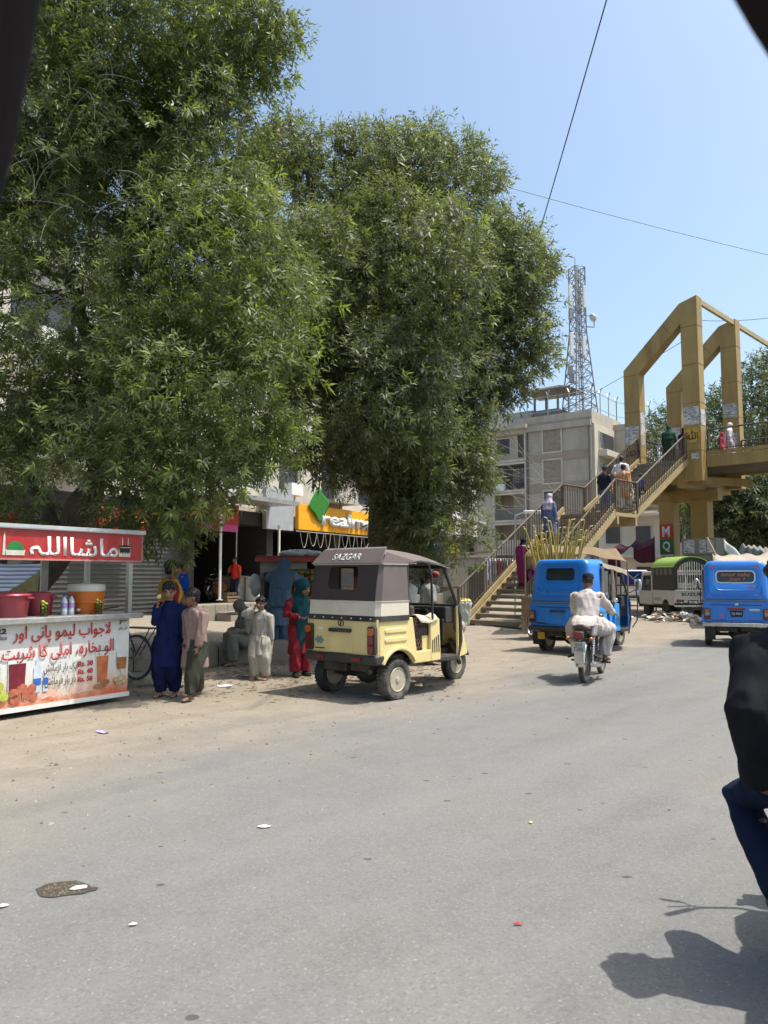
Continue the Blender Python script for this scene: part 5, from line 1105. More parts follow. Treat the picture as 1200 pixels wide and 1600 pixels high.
# bicycle standing behind the drinks cart
bt = thing('bicycle', 'old black bicycle half hidden behind the right end of the drinks cart', 'bicycle', (-3.78, 11.0, 0), R(100))
bt.location = Vector((G(214, 1010).x * 11.3 / G(214, 1010).y, 11.3, 0)); bt.rotation_euler = (0, 0, R(62))
for y_ in (0, 1.05): wheel(bt, (0, y_, 0.325), 0.325, 0.045, M_alu, spokes=28, rimr=0.9)
mb = MB(); mb.tube([(0, 0, 0.325), (0, 0.42, 0.28), (0, 0.25, 0.85), (0, 0, 0.325)], 0.014, 7); mb.tube([(0, 0.42, 0.28), (0, 0.86, 0.80)], 0.016, 7); mb.tube([(0, 0.28, 0.78), (0, 0.84, 0.86)], 0.016, 7); mb.build('frame', M_blackp, bt, smooth=50)
mb = MB()
for sx in (-1, 1): mb.tube([(sx * 0.05, 1.05, 0.325), (sx * 0.05, 0.92, 0.72), (sx * 0.02, 0.86, 0.8)], 0.012, 7)
mb.tube([(0, 0.86, 0.8), (0, 0.82, 1.0)], 0.014, 7); mb.tube([(-0.28, 0.7, 1.03), (-0.12, 0.84, 1.0), (0.12, 0.84, 1.0), (0.28, 0.7, 1.03)], 0.012, 7); mb.build('handlebar', M_blackp, bt, smooth=50)
MB().loft([((0, 0.12, 0.92), (0.09, 0, 0), (0, 0, 0.03)), ((0, 0.25, 0.93), (0.07, 0, 0), (0, 0, 0.035)), ((0, 0.42, 0.93), (0.02, 0, 0), (0, 0, 0.02))], 12).build('saddle', M_black, bt)
mb = MB(); mb.box((0, -0.1, 0.75), (0.14, 0.5, 0.02)); mb.tube([(0.06, -0.3, 0.75), (0.04, 0, 0.33)], 0.008, 6); mb.tube([(-0.06, -0.3, 0.75), (-0.04, 0, 0.33)], 0.008, 6); mb.build('carrier', M_blackp, bt, smooth=0)

# ------------------------------------------------------------------ door hoop of the three-wheeler the photo is taken from
own = thing('viewing_vehicle', 'dark blurred door hoop of the vehicle one looks out of, at the photo corners', 'vehicle frame', (0, 0.45, 0))
M_hoop = mat('brown_black_paint', (0.014, 0.010, 0.009), 0.8, 0, 0.2, 4, spec=0.1)
D_ = 0.45
def hp(px, py, d=D_): q_ = P(px, py, d); return (q_.x, q_.y - 0.45, q_.z)
MB().tube([(-0.36, 0, 0.35), (-0.345, 0, 1.0), hp(-135, 700), hp(-82, 420), hp(-28, 210), hp(10, 0), hp(40, -140), hp(110, -330), hp(260, -470)], 0.019, 14).build('door_post', M_hoop, own)
MB().tube([hp(-95, 420, 0.5), hp(-70, 210, 0.5), hp(-40, 0, 0.5), hp(-5, -160, 0.5)], 0.022, 12).build('door_trim', mat('grey_trim_pale', (0.035, 0.032, 0.03), 0.8, 0, 0.2, 5, spec=0.1), own)
MB().tube([hp(260, -470), hp(600, -520), hp(1000, -330), hp(1150, -140), hp(1232, 0), hp(1292, 92), hp(1370, 230), hp(1380, 480), (0.36, 0, 1.1), (0.37, 0, 0.35)], 0.024, 14).build('roof_rail', M_hoop, own)
# ================================================================== PEOPLE
def skin(name, col):
    m, t, b = nodes('skin_' + name) if ('skin_' + name) not in MATS else (MATS['skin_' + name], None, None)
    if t is not None:
        oc = t.nodes.new('ShaderNodeTexCoord').outputs['Object']
        c = mixc(t, noise_tex(t, oc, 14, 4), tuple(q * 0.85 for q in col), tuple(q * 1.12 for q in col)); t.links.new(c, b.inputs['Base Color'])
        b.inputs['Roughness'].default_value = 0.5; b.inputs['Subsurface Weight'].default_value = 0.06; b.inputs['Subsurface Radius'].default_value = (0.02, 0.008, 0.004); MATS['skin_' + name] = m
    return m
SK = skin('brown', (0.30, 0.165, 0.105)); SKD = skin('dark', (0.17, 0.088, 0.055))
M_hair = mat('black_hair', (0.012, 0.010, 0.009), 0.45, 0, 0.3, 40, bmp=0.6, bscale=120, spec=0.4)
M_eye = mat('eye_dark', (0.02, 0.015, 0.012), 0.25); M_lip = mat('lips', (0.20, 0.075, 0.055), 0.5); M_eyew = mat('eye_white', (0.5, 0.48, 0.45), 0.3)

def ik(a, t, la, lb, hint):
    d = t - a; L = max(abs(la - lb) + 1e-3, min(d.length, (la + lb) * 0.999)); u = d.normalized()
    ca = (la * la + L * L - lb * lb) / (2 * la * L); ca = max(-1, min(1, ca)); h = Vector(hint) - u * Vector(hint).dot(u); h.normalize()
    return a + u * la * ca + h * la * math.sqrt(1 - ca * ca), a + u * L

def grown(mb, name, mats, parent, voxel, it=4, fold=0.0, fold_scale=(9, 9, 2.6), fuzz=0.0, seed=0, matfn=None, fac=0.5):
    """fuse the overlapping volumes of mb into ONE continuous skin, then smooth it and press folds into it"""
    me = mb.mesh('tmp'); o = bpy.data.objects.new('tmp', me); COL.objects.link(o)
    bm = bmesh.new(); bm.from_mesh(me); bmesh.ops.recalc_face_normals(bm, faces=bm.faces[:]); bm.to_mesh(me); bm.free()
    md = o.modifiers.new('r', 'REMESH'); md.mode = 'VOXEL'; md.voxel_size = voxel; md.use_smooth_shade = True
    if it: ms = o.modifiers.new('s', 'SMOOTH'); ms.factor = fac; ms.iterations = it
    ev = o.evaluated_get(bpy.context.evaluated_depsgraph_get()); m2 = bpy.data.meshes.new_from_object(ev)
    COL.objects.unlink(o); bpy.data.objects.remove(o); bpy.data.meshes.remove(me)
    if fold or fuzz:
        n = len(m2.vertices); co = np.zeros(n * 3); m2.vertices.foreach_get('co', co); co = co.reshape(-1, 3)
        no = np.zeros(n * 3); m2.vertices.foreach_get('normal', no); no = no.reshape(-1, 3); d = np.zeros(n); nz = noise.noise; of = seed * 7.31
        for i in range(n):
            x, y, z = co[i]; v = 0
            if fold:
                w1 = nz((x * fold_scale[0] + of, y * fold_scale[1], z * fold_scale[2])); w2 = nz((x * fold_scale[0] * 2.1 + 5, y * fold_scale[1] * 2.1, z * fold_scale[2] * 2.3 + of))
                v += fold * (0.9 - 2.4 * abs(w1) + 0.7 * w2)
            if fuzz: v += fuzz * nz((x * 55 + of, y * 55, z * 40))
            d[i] = v
        co = co + no * d[:, None]; m2.vertices.foreach_set('co', co.ravel()); m2.update()
    mats = mats if isinstance(mats, (list, tuple)) else [mats]
    m2.materials.clear(); m2.name = name
    for q in mats: m2.materials.append(q)
    n = len(m2.polygons)
    if matfn is not None:
        m2.polygons.foreach_set('material_index', [matfn(p_.center) for p_ in m2.polygons])
    else: m2.polygons.foreach_set('material_index', [0] * n)
    m2.polygons.foreach_set('use_smooth', [True] * n)
    ob = bpy.data.objects.new(name, m2); COL.objects.link(ob)
    if parent is not None: ob.parent = parent
    return ob

def person(label, loc, rz, H=1.7, pose=None, outfit=None, group=None, vox=0.011, child=False, face=False, sk=None):
    """figure facing +Y; pose in fractions of H. The body is one mesh; hair and clothes are its children."""
    ps = dict(pelvis=(0, 0, 0.53), lean=2, side=0, twist=0, head=(0, 0, 0), lh=(-0.15, 0.03, 0.47), rh=(0.15, 0.03, 0.47), le=(-0.6, -1, 0), re=(0.6, -1, 0), lf=(-0.055, 0, 0.04), rf=(0.055, 0, 0.04), lk=(-0.1, 1, 0), rk=(0.1, 1, 0), lfd=(-0.15, 1, 0), rfd=(0.15, 1, 0), curl=0.5, lhd=None, rhd=None)
    ps.update(pose or {}); of = dict(top='kurta', topc=(0.5, 0.5, 0.5), hem=0.30, sleeve='long', leg='shalwar', legc=(0.5, 0.5, 0.5), hair='short', hairc=None, shoe='sandal', shoec=(0.03, 0.025, 0.02), wide=1.0)
    of.update(outfit or {}); sk = sk or SK
    hs = (1.2 if child else 1.0) * H; s = H; WD = of['wide']
    V = lambda t: Vector(t) * s
    tw = R(ps['twist']); ln = R(ps['lean']); sd = R(ps['side'])
    S = Vector((math.sin(sd), math.sin(ln) * math.cos(sd), math.cos(ln) * math.cos(sd))).normalized()
    Rt = Vector((math.cos(tw), math.sin(tw), 0)); Rt = (Rt - S * Rt.dot(S)).normalized(); Fw = S.cross(Rt)
    pel = V(ps['pelvis']); sh = pel + S * 0.282 * s; nb = pel + S * 0.305 * s
    yw, pt, rl = [R(a) for a in ps['head']]
    Mh = Matrix((Rt, Fw, S)).transposed() @ Matrix.Rotation(yw, 3, 'Z') @ Matrix.Rotation(pt, 3, 'X') @ Matrix.Rotation(rl, 3, 'Y')
    hr, hf, hu = Mh.col[0].copy(), Mh.col[1].copy(), Mh.col[2].copy()
    nt_ = nb + (S * 0.6 + hu * 0.4) * 0.035 * s + hf * 0.008 * s; hc = nt_ + hu * 0.058 * hs + hf * 0.012 * hs
    sw = 0.108 * s; A1, A2, L1, L2 = 0.165 * s, 0.15 * s, 0.245 * s, 0.245 * s
    J = {}
    for sg, k in ((-1, 'l'), (1, 'r')):
        a = sh + Rt * sg * sw - S * 0.024 * s; e, wr = ik(a, V(ps[k + 'h']), A1, A2, Rt * ps[k + 'e'][0] + Fw * ps[k + 'e'][1] + S * ps[k + 'e'][2])
        h = pel + Rt * sg * 0.052 * s - S * 0.01 * s; kn, an = ik(h, V(ps[k + 'f']), L1, L2, ps[k + 'k'])
        J[k] = (a, e, wr, h, kn, an)
    b = MB()
    secs = [(-0.055, 0.07, 0.055), (-0.01, 0.092, 0.066), (0.07, 0.078, 0.057), (0.15, 0.085, 0.06), (0.22, 0.098, 0.06), (0.27, 0.088, 0.048), (0.30, 0.045, 0.038)]
    b.loft([(pel + S * q * s, Rt * rx * s, Fw * ry * s) for q, rx, ry in secs], 18)
    b.tube([nb - S * 0.03 * s, nt_, nt_ + hu * 0.035 * hs], [0.037 * s, 0.033 * s, 0.034 * s], 12)
    # head: skull, face, jaw, nose, brow, ears
    b.ell(hc + hu * 0.014 * hs - hf * 0.006 * hs, hr * 0.046 * hs, hf * 0.057 * hs, hu * 0.052 * hs, 18)
    b.ell(hc - hu * 0.016 * hs + hf * 0.014 * hs, hr * 0.040 * hs, hf * 0.042 * hs, hu * 0.048 * hs, 16)
    b.ell(hc - hu * 0.050 * hs + hf * 0.030 * hs, hr * 0.021 * hs, hf * 0.019 * hs, hu * 0.015 * hs, 12)
    b.tube([hc + hf * 0.050 * hs + hu * 0.006 * hs, hc + hf * 0.062 * hs - hu * 0.016 * hs, hc + hf * 0.056 * hs - hu * 0.022 * hs], [0.006 * hs, 0.0095 * hs, 0.007 * hs], 8)
    b.ell(hc + hf * 0.046 * hs + hu * 0.014 * hs, hr * 0.032 * hs, hf * 0.008 * hs, hu * 0.007 * hs, 10)
    b.ell(hc + hf * 0.051 * hs - hu * 0.034 * hs, hr * 0.015 * hs, hf * 0.006 * hs, hu * 0.006 * hs, 10)
    for sg in (-1, 1): b.ell(hc + hr * sg * 0.047 * hs - hf * 0.004 * hs - hu * 0.008 * hs, hr * 0.006 * hs, hf * 0.012 * hs, hu * 0.018 * hs, 10)
    fr_ = max(0.0048 * s, vox * 0.62)
    for sg, k in ((-1, 'l'), (1, 'r')):
        a, e, wr, h, kn, an = J[k]
        b.ell(a, Rt * 0.034 * s, Fw * 0.034 * s, S * 0.034 * s, 12)
        b.tube([a, a.lerp(e, 0.5), e, e.lerp(wr, 0.35), wr], [0.033 * s, 0.030 * s, 0.0245 * s, 0.0255 * s, 0.0165 * s], 12)
        fd = (wr - e).normalized() if ps[k + 'hd'] is None else Vector(ps[k + 'hd']).normalized()
        wx = Fw - fd * Fw.dot(fd)
        if wx.length < 0.3: wx = S - fd * S.dot(fd)
        wx.normalize(); pn = fd.cross(wx)
        if pn.dot(Rt * -sg) < 0: pn = -pn                  # palm side towards the body
        pc = wr + fd * 0.030 * s; b.ell(pc, wx * 0.024 * s, pn * 0.0115 * s, fd * 0.034 * s, 12)
        for i_, (off, ln_) in enumerate(((0.0175, 0.037), (0.006, 0.043), (-0.0055, 0.040), (-0.016, 0.031))):
            p0 = wr + fd * 0.050 * s + wx * off * s; cu = ps['curl'] * (0.8 + 0.12 * i_)
            d1 = (fd * math.cos(cu * 0.8) + pn * math.sin(cu * 0.8)); d2 = (fd * math.cos(cu * 2.0) + pn * math.sin(cu * 2.0)); d3 = (fd * math.cos(cu * 2.8) + pn * math.sin(cu * 2.8))
            q1 = p0 + d1 * ln_ * 0.45 * s; q2 = q1 + d2 * ln_ * 0.33 * s; q3 = q2 + d3 * ln_ * 0.24 * s
            b.tube([p0 - fd * 0.01 * s, q1, q2, q3], [fr_ * 1.1, fr_, fr_ * 0.92, fr_ * 0.8], 8)
        t0 = wr + fd * 0.016 * s + wx * 0.018 * s; t1 = t0 + (wx * 0.7 + fd * 0.7 + pn * 0.25).normalized() * 0.024 * s; t2 = t1 + (fd * 0.85 + pn * 0.5 + wx * 0.2).normalized() * 0.022 * s
        b.tube([t0, t1, t2], [fr_ * 1.35, fr_ * 1.15, fr_ * 0.9], 8)
        b.tube([h, h.lerp(kn, 0.4), kn, kn.lerp(an, 0.3), an], [0.056 * s, 0.05 * s, 0.036 * s, 0.036 * s, 0.022 * s], 14)
        td = Vector(ps[k + 'fd']).normalized(); heel = an - Vector((0, 0, 0.022 * s)) - td * 0.022 * s; ball_ = an - Vector((0, 0, 0.027 * s)) + td * 0.075 * s; toe = an - Vector((0, 0, 0.030 * s)) + td * 0.105 * s
        sdv = td.cross(Vector((0, 0, 1))); upv = sdv.cross(td)
        b.loft([(heel, sdv * 0.016 * s, upv * 0.015 * s), (an - Vector((0, 0, 0.012 * s)) + td * 0.01 * s, sdv * 0.02 * s, upv * 0.026 * s), (an + td * 0.045 * s - Vector((0, 0, 0.02 * s)), sdv * 0.023 * s, upv * 0.017 * s), (ball_, sdv * 0.027 * s, upv * 0.012 * s), (toe, sdv * 0.02 * s, upv * 0.009 * s)], 12)
    def mf(c):
        d = c - hc; x, y, z = d.dot(hr) / hs, d.dot(hf) / hs, d.dot(hu) / hs
        if y > 0.03 and abs(z) < 0.06:
            if abs(abs(x) - 0.0185) < 0.0085 and abs(z - 0.003) < 0.0042: return 1
            if abs(abs(x) - 0.0195) < 0.013 and abs(z - 0.0165 + 0.12 * (abs(x) - 0.02)) < 0.0032: return 3
            if abs(x) < 0.0135 and abs(z + 0.0345) < 0.0048: return 2
        return 0
    o = grown(b, 'person', [sk, M_eye, M_lip, M_hair] if face else [sk], None, vox * (0.8 if face else 1), 3, matfn=mf if face else None)
    o.location = loc; o.rotation_euler = (0, 0, rz); tag(o, label, 'person', group)
    # --- legs
    lc = cloth('%.3f_%.3f_%.3f' % of['legc'], of['legc']); tc = cloth('%.3f_%.3f_%.3f' % of['topc'], of['topc'])
    if of['leg']:
        b = MB(); fat = {'shalwar': ((0.082, 0.084, 0.070, 0.060, 0.044)), 'jeans': (0.066, 0.058, 0.045, 0.043, 0.034), 'wide': (0.074, 0.068, 0.055, 0.055, 0.052)}[of['leg']]
        b.ell(pel - S * 0.01 * s, Rt * 0.105 * s, Fw * 0.078 * s, S * 0.085 * s, 16)
        for k in 'lr':
            a, e, wr, h, kn, an = J[k]; end = kn.lerp(an, 0.93)
            b.tube([h, h.lerp(kn, 0.45), kn, kn.lerp(an, 0.45), end], [q * s * (WD if of['leg'] != 'jeans' else 1) for q in fat], 16)
        grown(b, 'trousers' if of['leg'] == 'jeans' else 'shalwar', lc, o, vox, 4, fold=0.010 * s if of['leg'] != 'jeans' else 0.0035 * s, fold_scale=(11, 11, 3.2) if of['leg'] != 'jeans' else (9, 9, 9), seed=H)
    # --- top
    if of['top']:
        b = MB(); hem = of['hem']; tight = of['top'] == 'tshirt'
        g = (0.012 if tight else 0.020) * s; secs = [(0.02, 0.098, 0.072), (0.08, 0.092, 0.070), (0.15, 0.094, 0.069), (0.22, 0.106, 0.068), (0.262, 0.088, 0.056), (0.298, 0.052, 0.045)]
        L = [(pel + S * q * s, Rt * (rx * s * WD + g * 0.5), Fw * (ry * s * WD + g * 0.5)) for q, rx, ry in secs]
        if not tight:                      # skirt hangs straight down from the hips (or lies over the lap)
            hp_ = pel + S * 0.0; drop = hp_.z - hem * s
            if drop > 0.02 * s and not of.get('seated'):
                fk = (J['l'][4] + J['r'][4]) / 2; mv = Vector((fk.x - hp_.x, fk.y - hp_.y, 0)) * 0.55
                L = [(hp_ - Vector((0, 0, drop)) + mv, Rt * (0.128 * s * WD), Vector((-Rt.y, Rt.x, 0)) * 0.098 * s * WD), (hp_ - Vector((0, 0, drop * 0.5)) + mv * 0.5, Rt * 0.115 * s * WD, Vector((-Rt.y, Rt.x, 0)) * 0.09 * s * WD)] + L
            elif of.get('seated'):
                L = [(pel - S * 0.06 * s, Rt * 0.125 * s, Fw * 0.10 * s)] + L
                for k in 'lr': b.tube([J[k][3], J[k][3].lerp(J[k][4], 0.75 if of['top'] != 'shirt' else 0.33)], [0.082 * s, 0.068 * s], 14)
        else: L = [(pel - S * 0.03 * s, Rt * 0.106 * s, Fw * 0.078 * s)] + L
        b.loft(L, 22)
        for sg, k in ((-1, 'l'), (1, 'r')):
            a, e, wr, h, kn, an = J[k]; b.ell(a - Rt * sg * 0.016 * s, Rt * 0.042 * s, Fw * 0.043 * s, S * 0.036 * s, 14)
            if of['sleeve'] == 'long': b.tube([a, a.lerp(e, 0.5), e, e.lerp(wr, 0.5), e.lerp(wr, 0.93 if of['top'] != 'shirt' else 1.22)], [0.044 * s * WD, 0.041 * s * WD, 0.037 * s * WD, 0.033 * s * WD, (0.027 if of['top'] != 'shirt' else 0.031) * s * WD], 14)
            elif of['sleeve'] == 'half': b.tube([a, a.lerp(e, 0.5), a.lerp(e, 0.85)], [0.044 * s, 0.041 * s, 0.040 * s], 14)
        b.tube([nb - S * 0.015 * s, nb + S * 0.012 * s], [0.05 * s, 0.042 * s], 14)
        tnm = {'kurta': 'kurta', 'tshirt': 'shirt', 'shirt': 'shirt'}[of['top']]
        grown(b, tnm, tc, o, vox, 4, fold=of.get('fold', 0.0115 if not tight else 0.005) * s, fold_scale=(10, 10, 2.8) if not tight else (8, 8, 8), seed=H * 3.3)
    # --- hair / head cloth
    if of['hair'] == 'short':
        b = MB(); b.ell(hc + hu * 0.022 * hs - hf * 0.012 * hs, hr * 0.0515 * hs, hf * 0.060 * hs, hu * 0.053 * hs, 18); b.ell(hc - hf * 0.032 * hs - hu * 0.012 * hs, hr * 0.044 * hs, hf * 0.034 * hs, hu * 0.036 * hs, 14)
        for i in range(9): q = -1 + 2 * i / 8; b.ell(hc + hf * (0.040 - 0.016 * q * q) * hs + hu * (0.044 - 0.010 * q * q) * hs + hr * q * 0.036 * hs, hr * 0.012 * hs, hf * 0.014 * hs, hu * 0.016 * hs, 8)
        grown(b, 'hair', of['hairc'] or M_hair, o, vox * 0.75, 1, fuzz=0.0075 * hs, seed=H)
    elif of['hair'] == 'cap':
        b = MB(); b.ell(hc + hu * 0.016 * hs - hf * 0.012 * hs, hr * 0.050 * hs, hf * 0.058 * hs, hu * 0.048 * hs, 16); grown(b, 'hair', M_hair, o, vox * 0.75, 1, fuzz=0.006 * hs)
        b = MB(); b.loft([(hc + hu * q * hs - hf * 0.006 * hs, hr * rx * hs, hf * (rx + 0.008) * hs) for q, rx in ((0.030, 0.054), (0.050, 0.053), (0.072, 0.046), (0.080, 0.03))], 18); b.ell(hc + hf * 0.062 * hs + hu * 0.036 * hs, hr * 0.036 * hs, hf * 0.03 * hs, hu * 0.005 * hs, 12); grown(b, 'cap', of['hairc'], o, vox * 0.8, 2)
    elif of['hair'] == 'scarf':
        hm = of['hairc']; b = MB()
        b.ell(hc + hu * 0.012 * hs - hf * 0.016 * hs, hr * 0.062 * hs, hf * 0.066 * hs, hu * 0.066 * hs, 18)
        b.loft([(hc - hu * 0.02 * hs - hf * 0.018 * hs, hr * 0.055 * hs, hf * 0.052 * hs), (nb + S * 0.01 * s - Fw * 0.004 * s, Rt * 0.070 * s, Fw * 0.064 * s), (sh - S * 0.03 * s - Fw * 0.006 * s, Rt * 0.145 * s, Fw * 0.085 * s), (pel + S * 0.16 * s - Fw * 0.01 * s, Rt * 0.128 * s, Fw * 0.092 * s), (pel + S * of.get('drape', 0.10) * s - Fw * 0.03 * s, Rt * 0.11 * s, Fw * 0.085 * s)], 22)
        if of.get('front'): b.loft([(sh - Rt * 0.0 * s + Fw * 0.06 * s, Rt * 0.07 * s, Fw * 0.03 * s), (pel + Fw * 0.085 * s, Rt * 0.075 * s, Fw * 0.022 * s), (Vector((pel.x, pel.y, of['front'] * s)) + Fw * 0.10 * s, Rt * 0.065 * s, Fw * 0.02 * s)], 14)
        if of.get('back'): b.loft([(sh - Fw * 0.06 * s, Rt * 0.11 * s, Fw * 0.03 * s), (pel - Fw * 0.085 * s, Rt * 0.10 * s, Fw * 0.022 * s), (Vector((pel.x, pel.y, of['back'] * s)) - Fw * 0.10 * s, Rt * 0.095 * s, Fw * 0.02 * s)], 14)
        grown(b, 'head_scarf', hm, o, vox, 4, fold=0.006 * s, seed=H * 2.1)
    if of.get('shawl'):
        b = MB(); b.loft([(nb + S * 0.012 * s, Rt * 0.062 * s, Fw * 0.055 * s), (sh - S * 0.02 * s, Rt * 0.135 * s, Fw * 0.082 * s), (sh - S * 0.09 * s, Rt * 0.142 * s, Fw * 0.09 * s), (pel + S * 0.13 * s, Rt * 0.11 * s, Fw * 0.085 * s)], 22)
        grown(b, 'shawl', of['shawl'], o, vox, 4, fold=0.008 * s, seed=5)
    # --- shoes
    if of['shoe']:
        for k in 'lr':
            an = J[k][5]; td = Vector(ps[k + 'fd']).normalized(); sdv = td.cross(Vector((0, 0, 1))); upv = sdv.cross(td); b = MB(); dn = Vector((0, 0, 1))
            if of['shoe'] == 'sandal':
                b.loft([(an - dn * 0.038 * s - td * 0.035 * s, sdv * 0.02 * s, upv * 0.005 * s), (an - dn * 0.038 * s + td * 0.06 * s, sdv * 0.031 * s, upv * 0.005 * s), (an - dn * 0.038 * s + td * 0.115 * s, sdv * 0.022 * s, upv * 0.005 * s)], 12)
                b.tube([an - dn * 0.03 * s + td * 0.05 * s + sdv * 0.027 * s, an - dn * 0.008 * s + td * 0.055 * s, an - dn * 0.03 * s + td * 0.05 * s - sdv * 0.027 * s], 0.007 * s, 8)
            else:
                b.loft([(an - dn * 0.02 * s - td * 0.030 * s, sdv * 0.022 * s, upv * 0.022 * s), (an - dn * 0.012 * s + td * 0.01 * s, sdv * 0.027 * s, upv * 0.03 * s), (an - dn * 0.02 * s + td * 0.055 * s, sdv * 0.031 * s, upv * 0.021 * s), (an - dn * 0.025 * s + td * 0.10 * s, sdv * 0.029 * s, upv * 0.015 * s), (an - dn * 0.028 * s + td * 0.122 * s, sdv * 0.016 * s, upv * 0.009 * s)], 14)
            grown(b, 'shoe', cloth('shoe_%.3f' % of['shoec'][0], of['shoec'], rough=0.6), o, min(vox, 0.008), 2)
    o['_hc'] = 0; del o['_hc']
    return o, J, hc, hf, hu

def at(px, py, z=None):
    q = G(px, py)
    if z is None:
        for _ in range(4): q = G(px, py, gz(q.x, q.y))
    else: q = G(px, py, z)
    return q
# facing angle: rz = 0 looks away from the camera (+Y); R(180) looks at the camera
# boy in blue, eating
q = at(262, 1088)
BB, J, hc, hf, hu = person('boy in a dark blue kurta eating, beside the drinks cart', q, R(172), 1.40,
    dict(lean=2, head=(18, -14, 0), rh=(0.055, 0.135, 0.80), re=(0.25, -0.3, -1), lh=(-0.16, 0.02, 0.48), lf=(-0.06, -0.02, 0.04), rf=(0.055, 0.03, 0.04), rhd=(-0.35, 0.25, 1), curl=0.9),
    dict(topc=(0.009, 0.015, 0.075), hem=0.27, legc=(0.008, 0.012, 0.055), shoe='sandal', wide=1.02), vox=0.0095, child=True, face=True)
hw_r = BB.matrix_basis @ (J['r'][2] + Vector((-0.03, 0.03, 0.115)))
b = MB(); b.ball((0, 0, 0), (0.030, 0.026, 0.028), 12); b.ball((0.012, 0.0, 0.022), (0.018, 0.016, 0.014), 10)
o = b.build('snack', mat('pale_snack', (0.55, 0.50, 0.30), 0.7, 0, 0.2, 30)); o.location = hw_r; tag(o, 'pale bun held to his mouth by the boy in dark blue', 'food')
# boy in dusty pink, walking
q = at(304, 1092)
person('barefoot boy in a dusty pink kurta walking beside the boy in dark blue', q, R(150), 1.32,
    dict(lean=3, head=(-30, -8, 0), lh=(-0.12, 0.10, 0.47), rh=(0.16, -0.04, 0.48), lf=(-0.06, 0.13, 0.04), rf=(0.075, -0.14, 0.045), le=(-0.6, -1, 0), lfd=(-0.1, 1, 0), rfd=(0.2, 1, -0.1), curl=0.7),
    dict(topc=(0.27, 0.185, 0.16), hem=0.29, legc=(0.05, 0.052, 0.038), shoe=None, wide=1.06), vox=0.0095, child=True, face=True, sk=SKD)
# man in yellow shawl behind them
q = P(262, 1000, 10.6); q.z = 0
person('man with a yellow shawl over a dark red shirt behind the boy in blue', q, R(-62), 1.72,
    dict(head=(-8, 2, 0), lh=(-0.10, 0.12, 0.55), rh=(0.13, 0.10, 0.52)), dict(topc=(0.20, 0.016, 0.02), hem=0.28, legc=(0.02, 0.025, 0.07), shawl=cloth('mustard', (0.46, 0.27, 0.02)), shoe='sandal'), vox=0.011, face=True, sk=SKD)
q = P(283, 1000, 14.2); q.z = gz(q.x, q.y)
person('person in a bright blue T-shirt half hidden behind the man with the yellow shawl', q, R(-80), 1.56, dict(lh=(-0.14, 0.05, 0.47)), dict(top='tshirt', topc=(0.01, 0.08, 0.42), sleeve='half', leg='jeans', legc=(0.05, 0.05, 0.06)), vox=0.014)
# boy in white
q = at(408, 1062)
person('small boy in a dusty white shalwar kameez rubbing his face', q, R(160), 1.19,
    dict(lean=2, head=(10, -8, 0), rh=(0.03, 0.13, 0.87), re=(0.9, -0.2, -0.6), rhd=(-0.3, 0.1, 1), lh=(-0.15, 0.02, 0.46), lf=(-0.07, 0, 0.04), rf=(0.05, 0.06, 0.04), curl=0.8),
    dict(topc=(0.46, 0.43, 0.375), hem=0.31, legc=(0.44, 0.41, 0.35), shoe=None, wide=1.12), vox=0.0095, child=True, face=True)
# seated figure on the kerb
q = P(393, 1000, 13.3); q.z = 0
SIT = person('person in drab grey cloth sitting on the kerb by the boy in white', (q.x, q.y, 0.0), R(120), 1.55,
    dict(pelvis=(0, 0, 0.275), lean=16, head=(0, -25, 0), lh=(-0.06, 0.24, 0.36), rh=(0.06, 0.24, 0.36), lf=(-0.07, 0.24, 0.04), rf=(0.07, 0.24, 0.04), lk=(-0.2, 1, 1), rk=(0.2, 1, 1)),
    dict(topc=(0.24, 0.22, 0.185), seated=True, legc=(0.20, 0.19, 0.16), hair='scarf', hairc=cloth('drab_grey', (0.15, 0.14, 0.115)), shoe='sandal', wide=1.1), vox=0.012)[0]
# customer at the kiosk
q = P(437, 1006, 14.3); q.z = gz(q.x, q.y)
person('person in a long grey blue kurta reaching into the snack kiosk', q, R(-12), 1.72,
    dict(lean=14, head=(0, -22, 0), lh=(-0.10, 0.28, 0.72), rh=(0.12, 0.30, 0.70)), dict(topc=(0.13, 0.20, 0.28), hem=0.25, legc=(0.10, 0.16, 0.23), hair='scarf', hairc=cloth('grey_blue_veil', (0.085, 0.135, 0.20)), back=0.42, shoe='sandal', wide=1.08), vox=0.012)
# girl in red
q = at(467, 1056)
person('girl in a red kameez with a teal head scarf, behind the cream three-wheeler', q, R(-150), 1.44,
    dict(lean=3, head=(30, -16, 0), lh=(-0.10, 0.17, 0.63), rh=(0.07, 0.17, 0.62), le=(-1, -0.6, 0), re=(1, -0.6, 0), lf=(-0.06, 0, 0.04), rf=(0.07, 0.05, 0.04), curl=0.9),
    dict(topc=(0.20, 0.018, 0.024), hem=0.24, legc=(0.25, 0.024, 0.04), leg='wide', hair='scarf', hairc=cloth('teal', (0.009, 0.055, 0.068)), front=0.27, shoe='shoe', shoec=(0.014, 0.013, 0.013)), vox=0.010, child=True, face=True)
# man in red shirt inside the shop
q = F(0.35, -0.35, 0.55)
person('man in a red T-shirt standing in the shade of the open shop', q, R(150), 1.66, dict(rh=(0.06, 0.16, 0.70), lh=(-0.17, 0.03, 0.46)), dict(top='tshirt', topc=(0.62, 0.05, 0.03), sleeve='half', leg='jeans', legc=(0.025, 0.03, 0.05), shoe='shoe'), vox=0.014, sk=SKD)
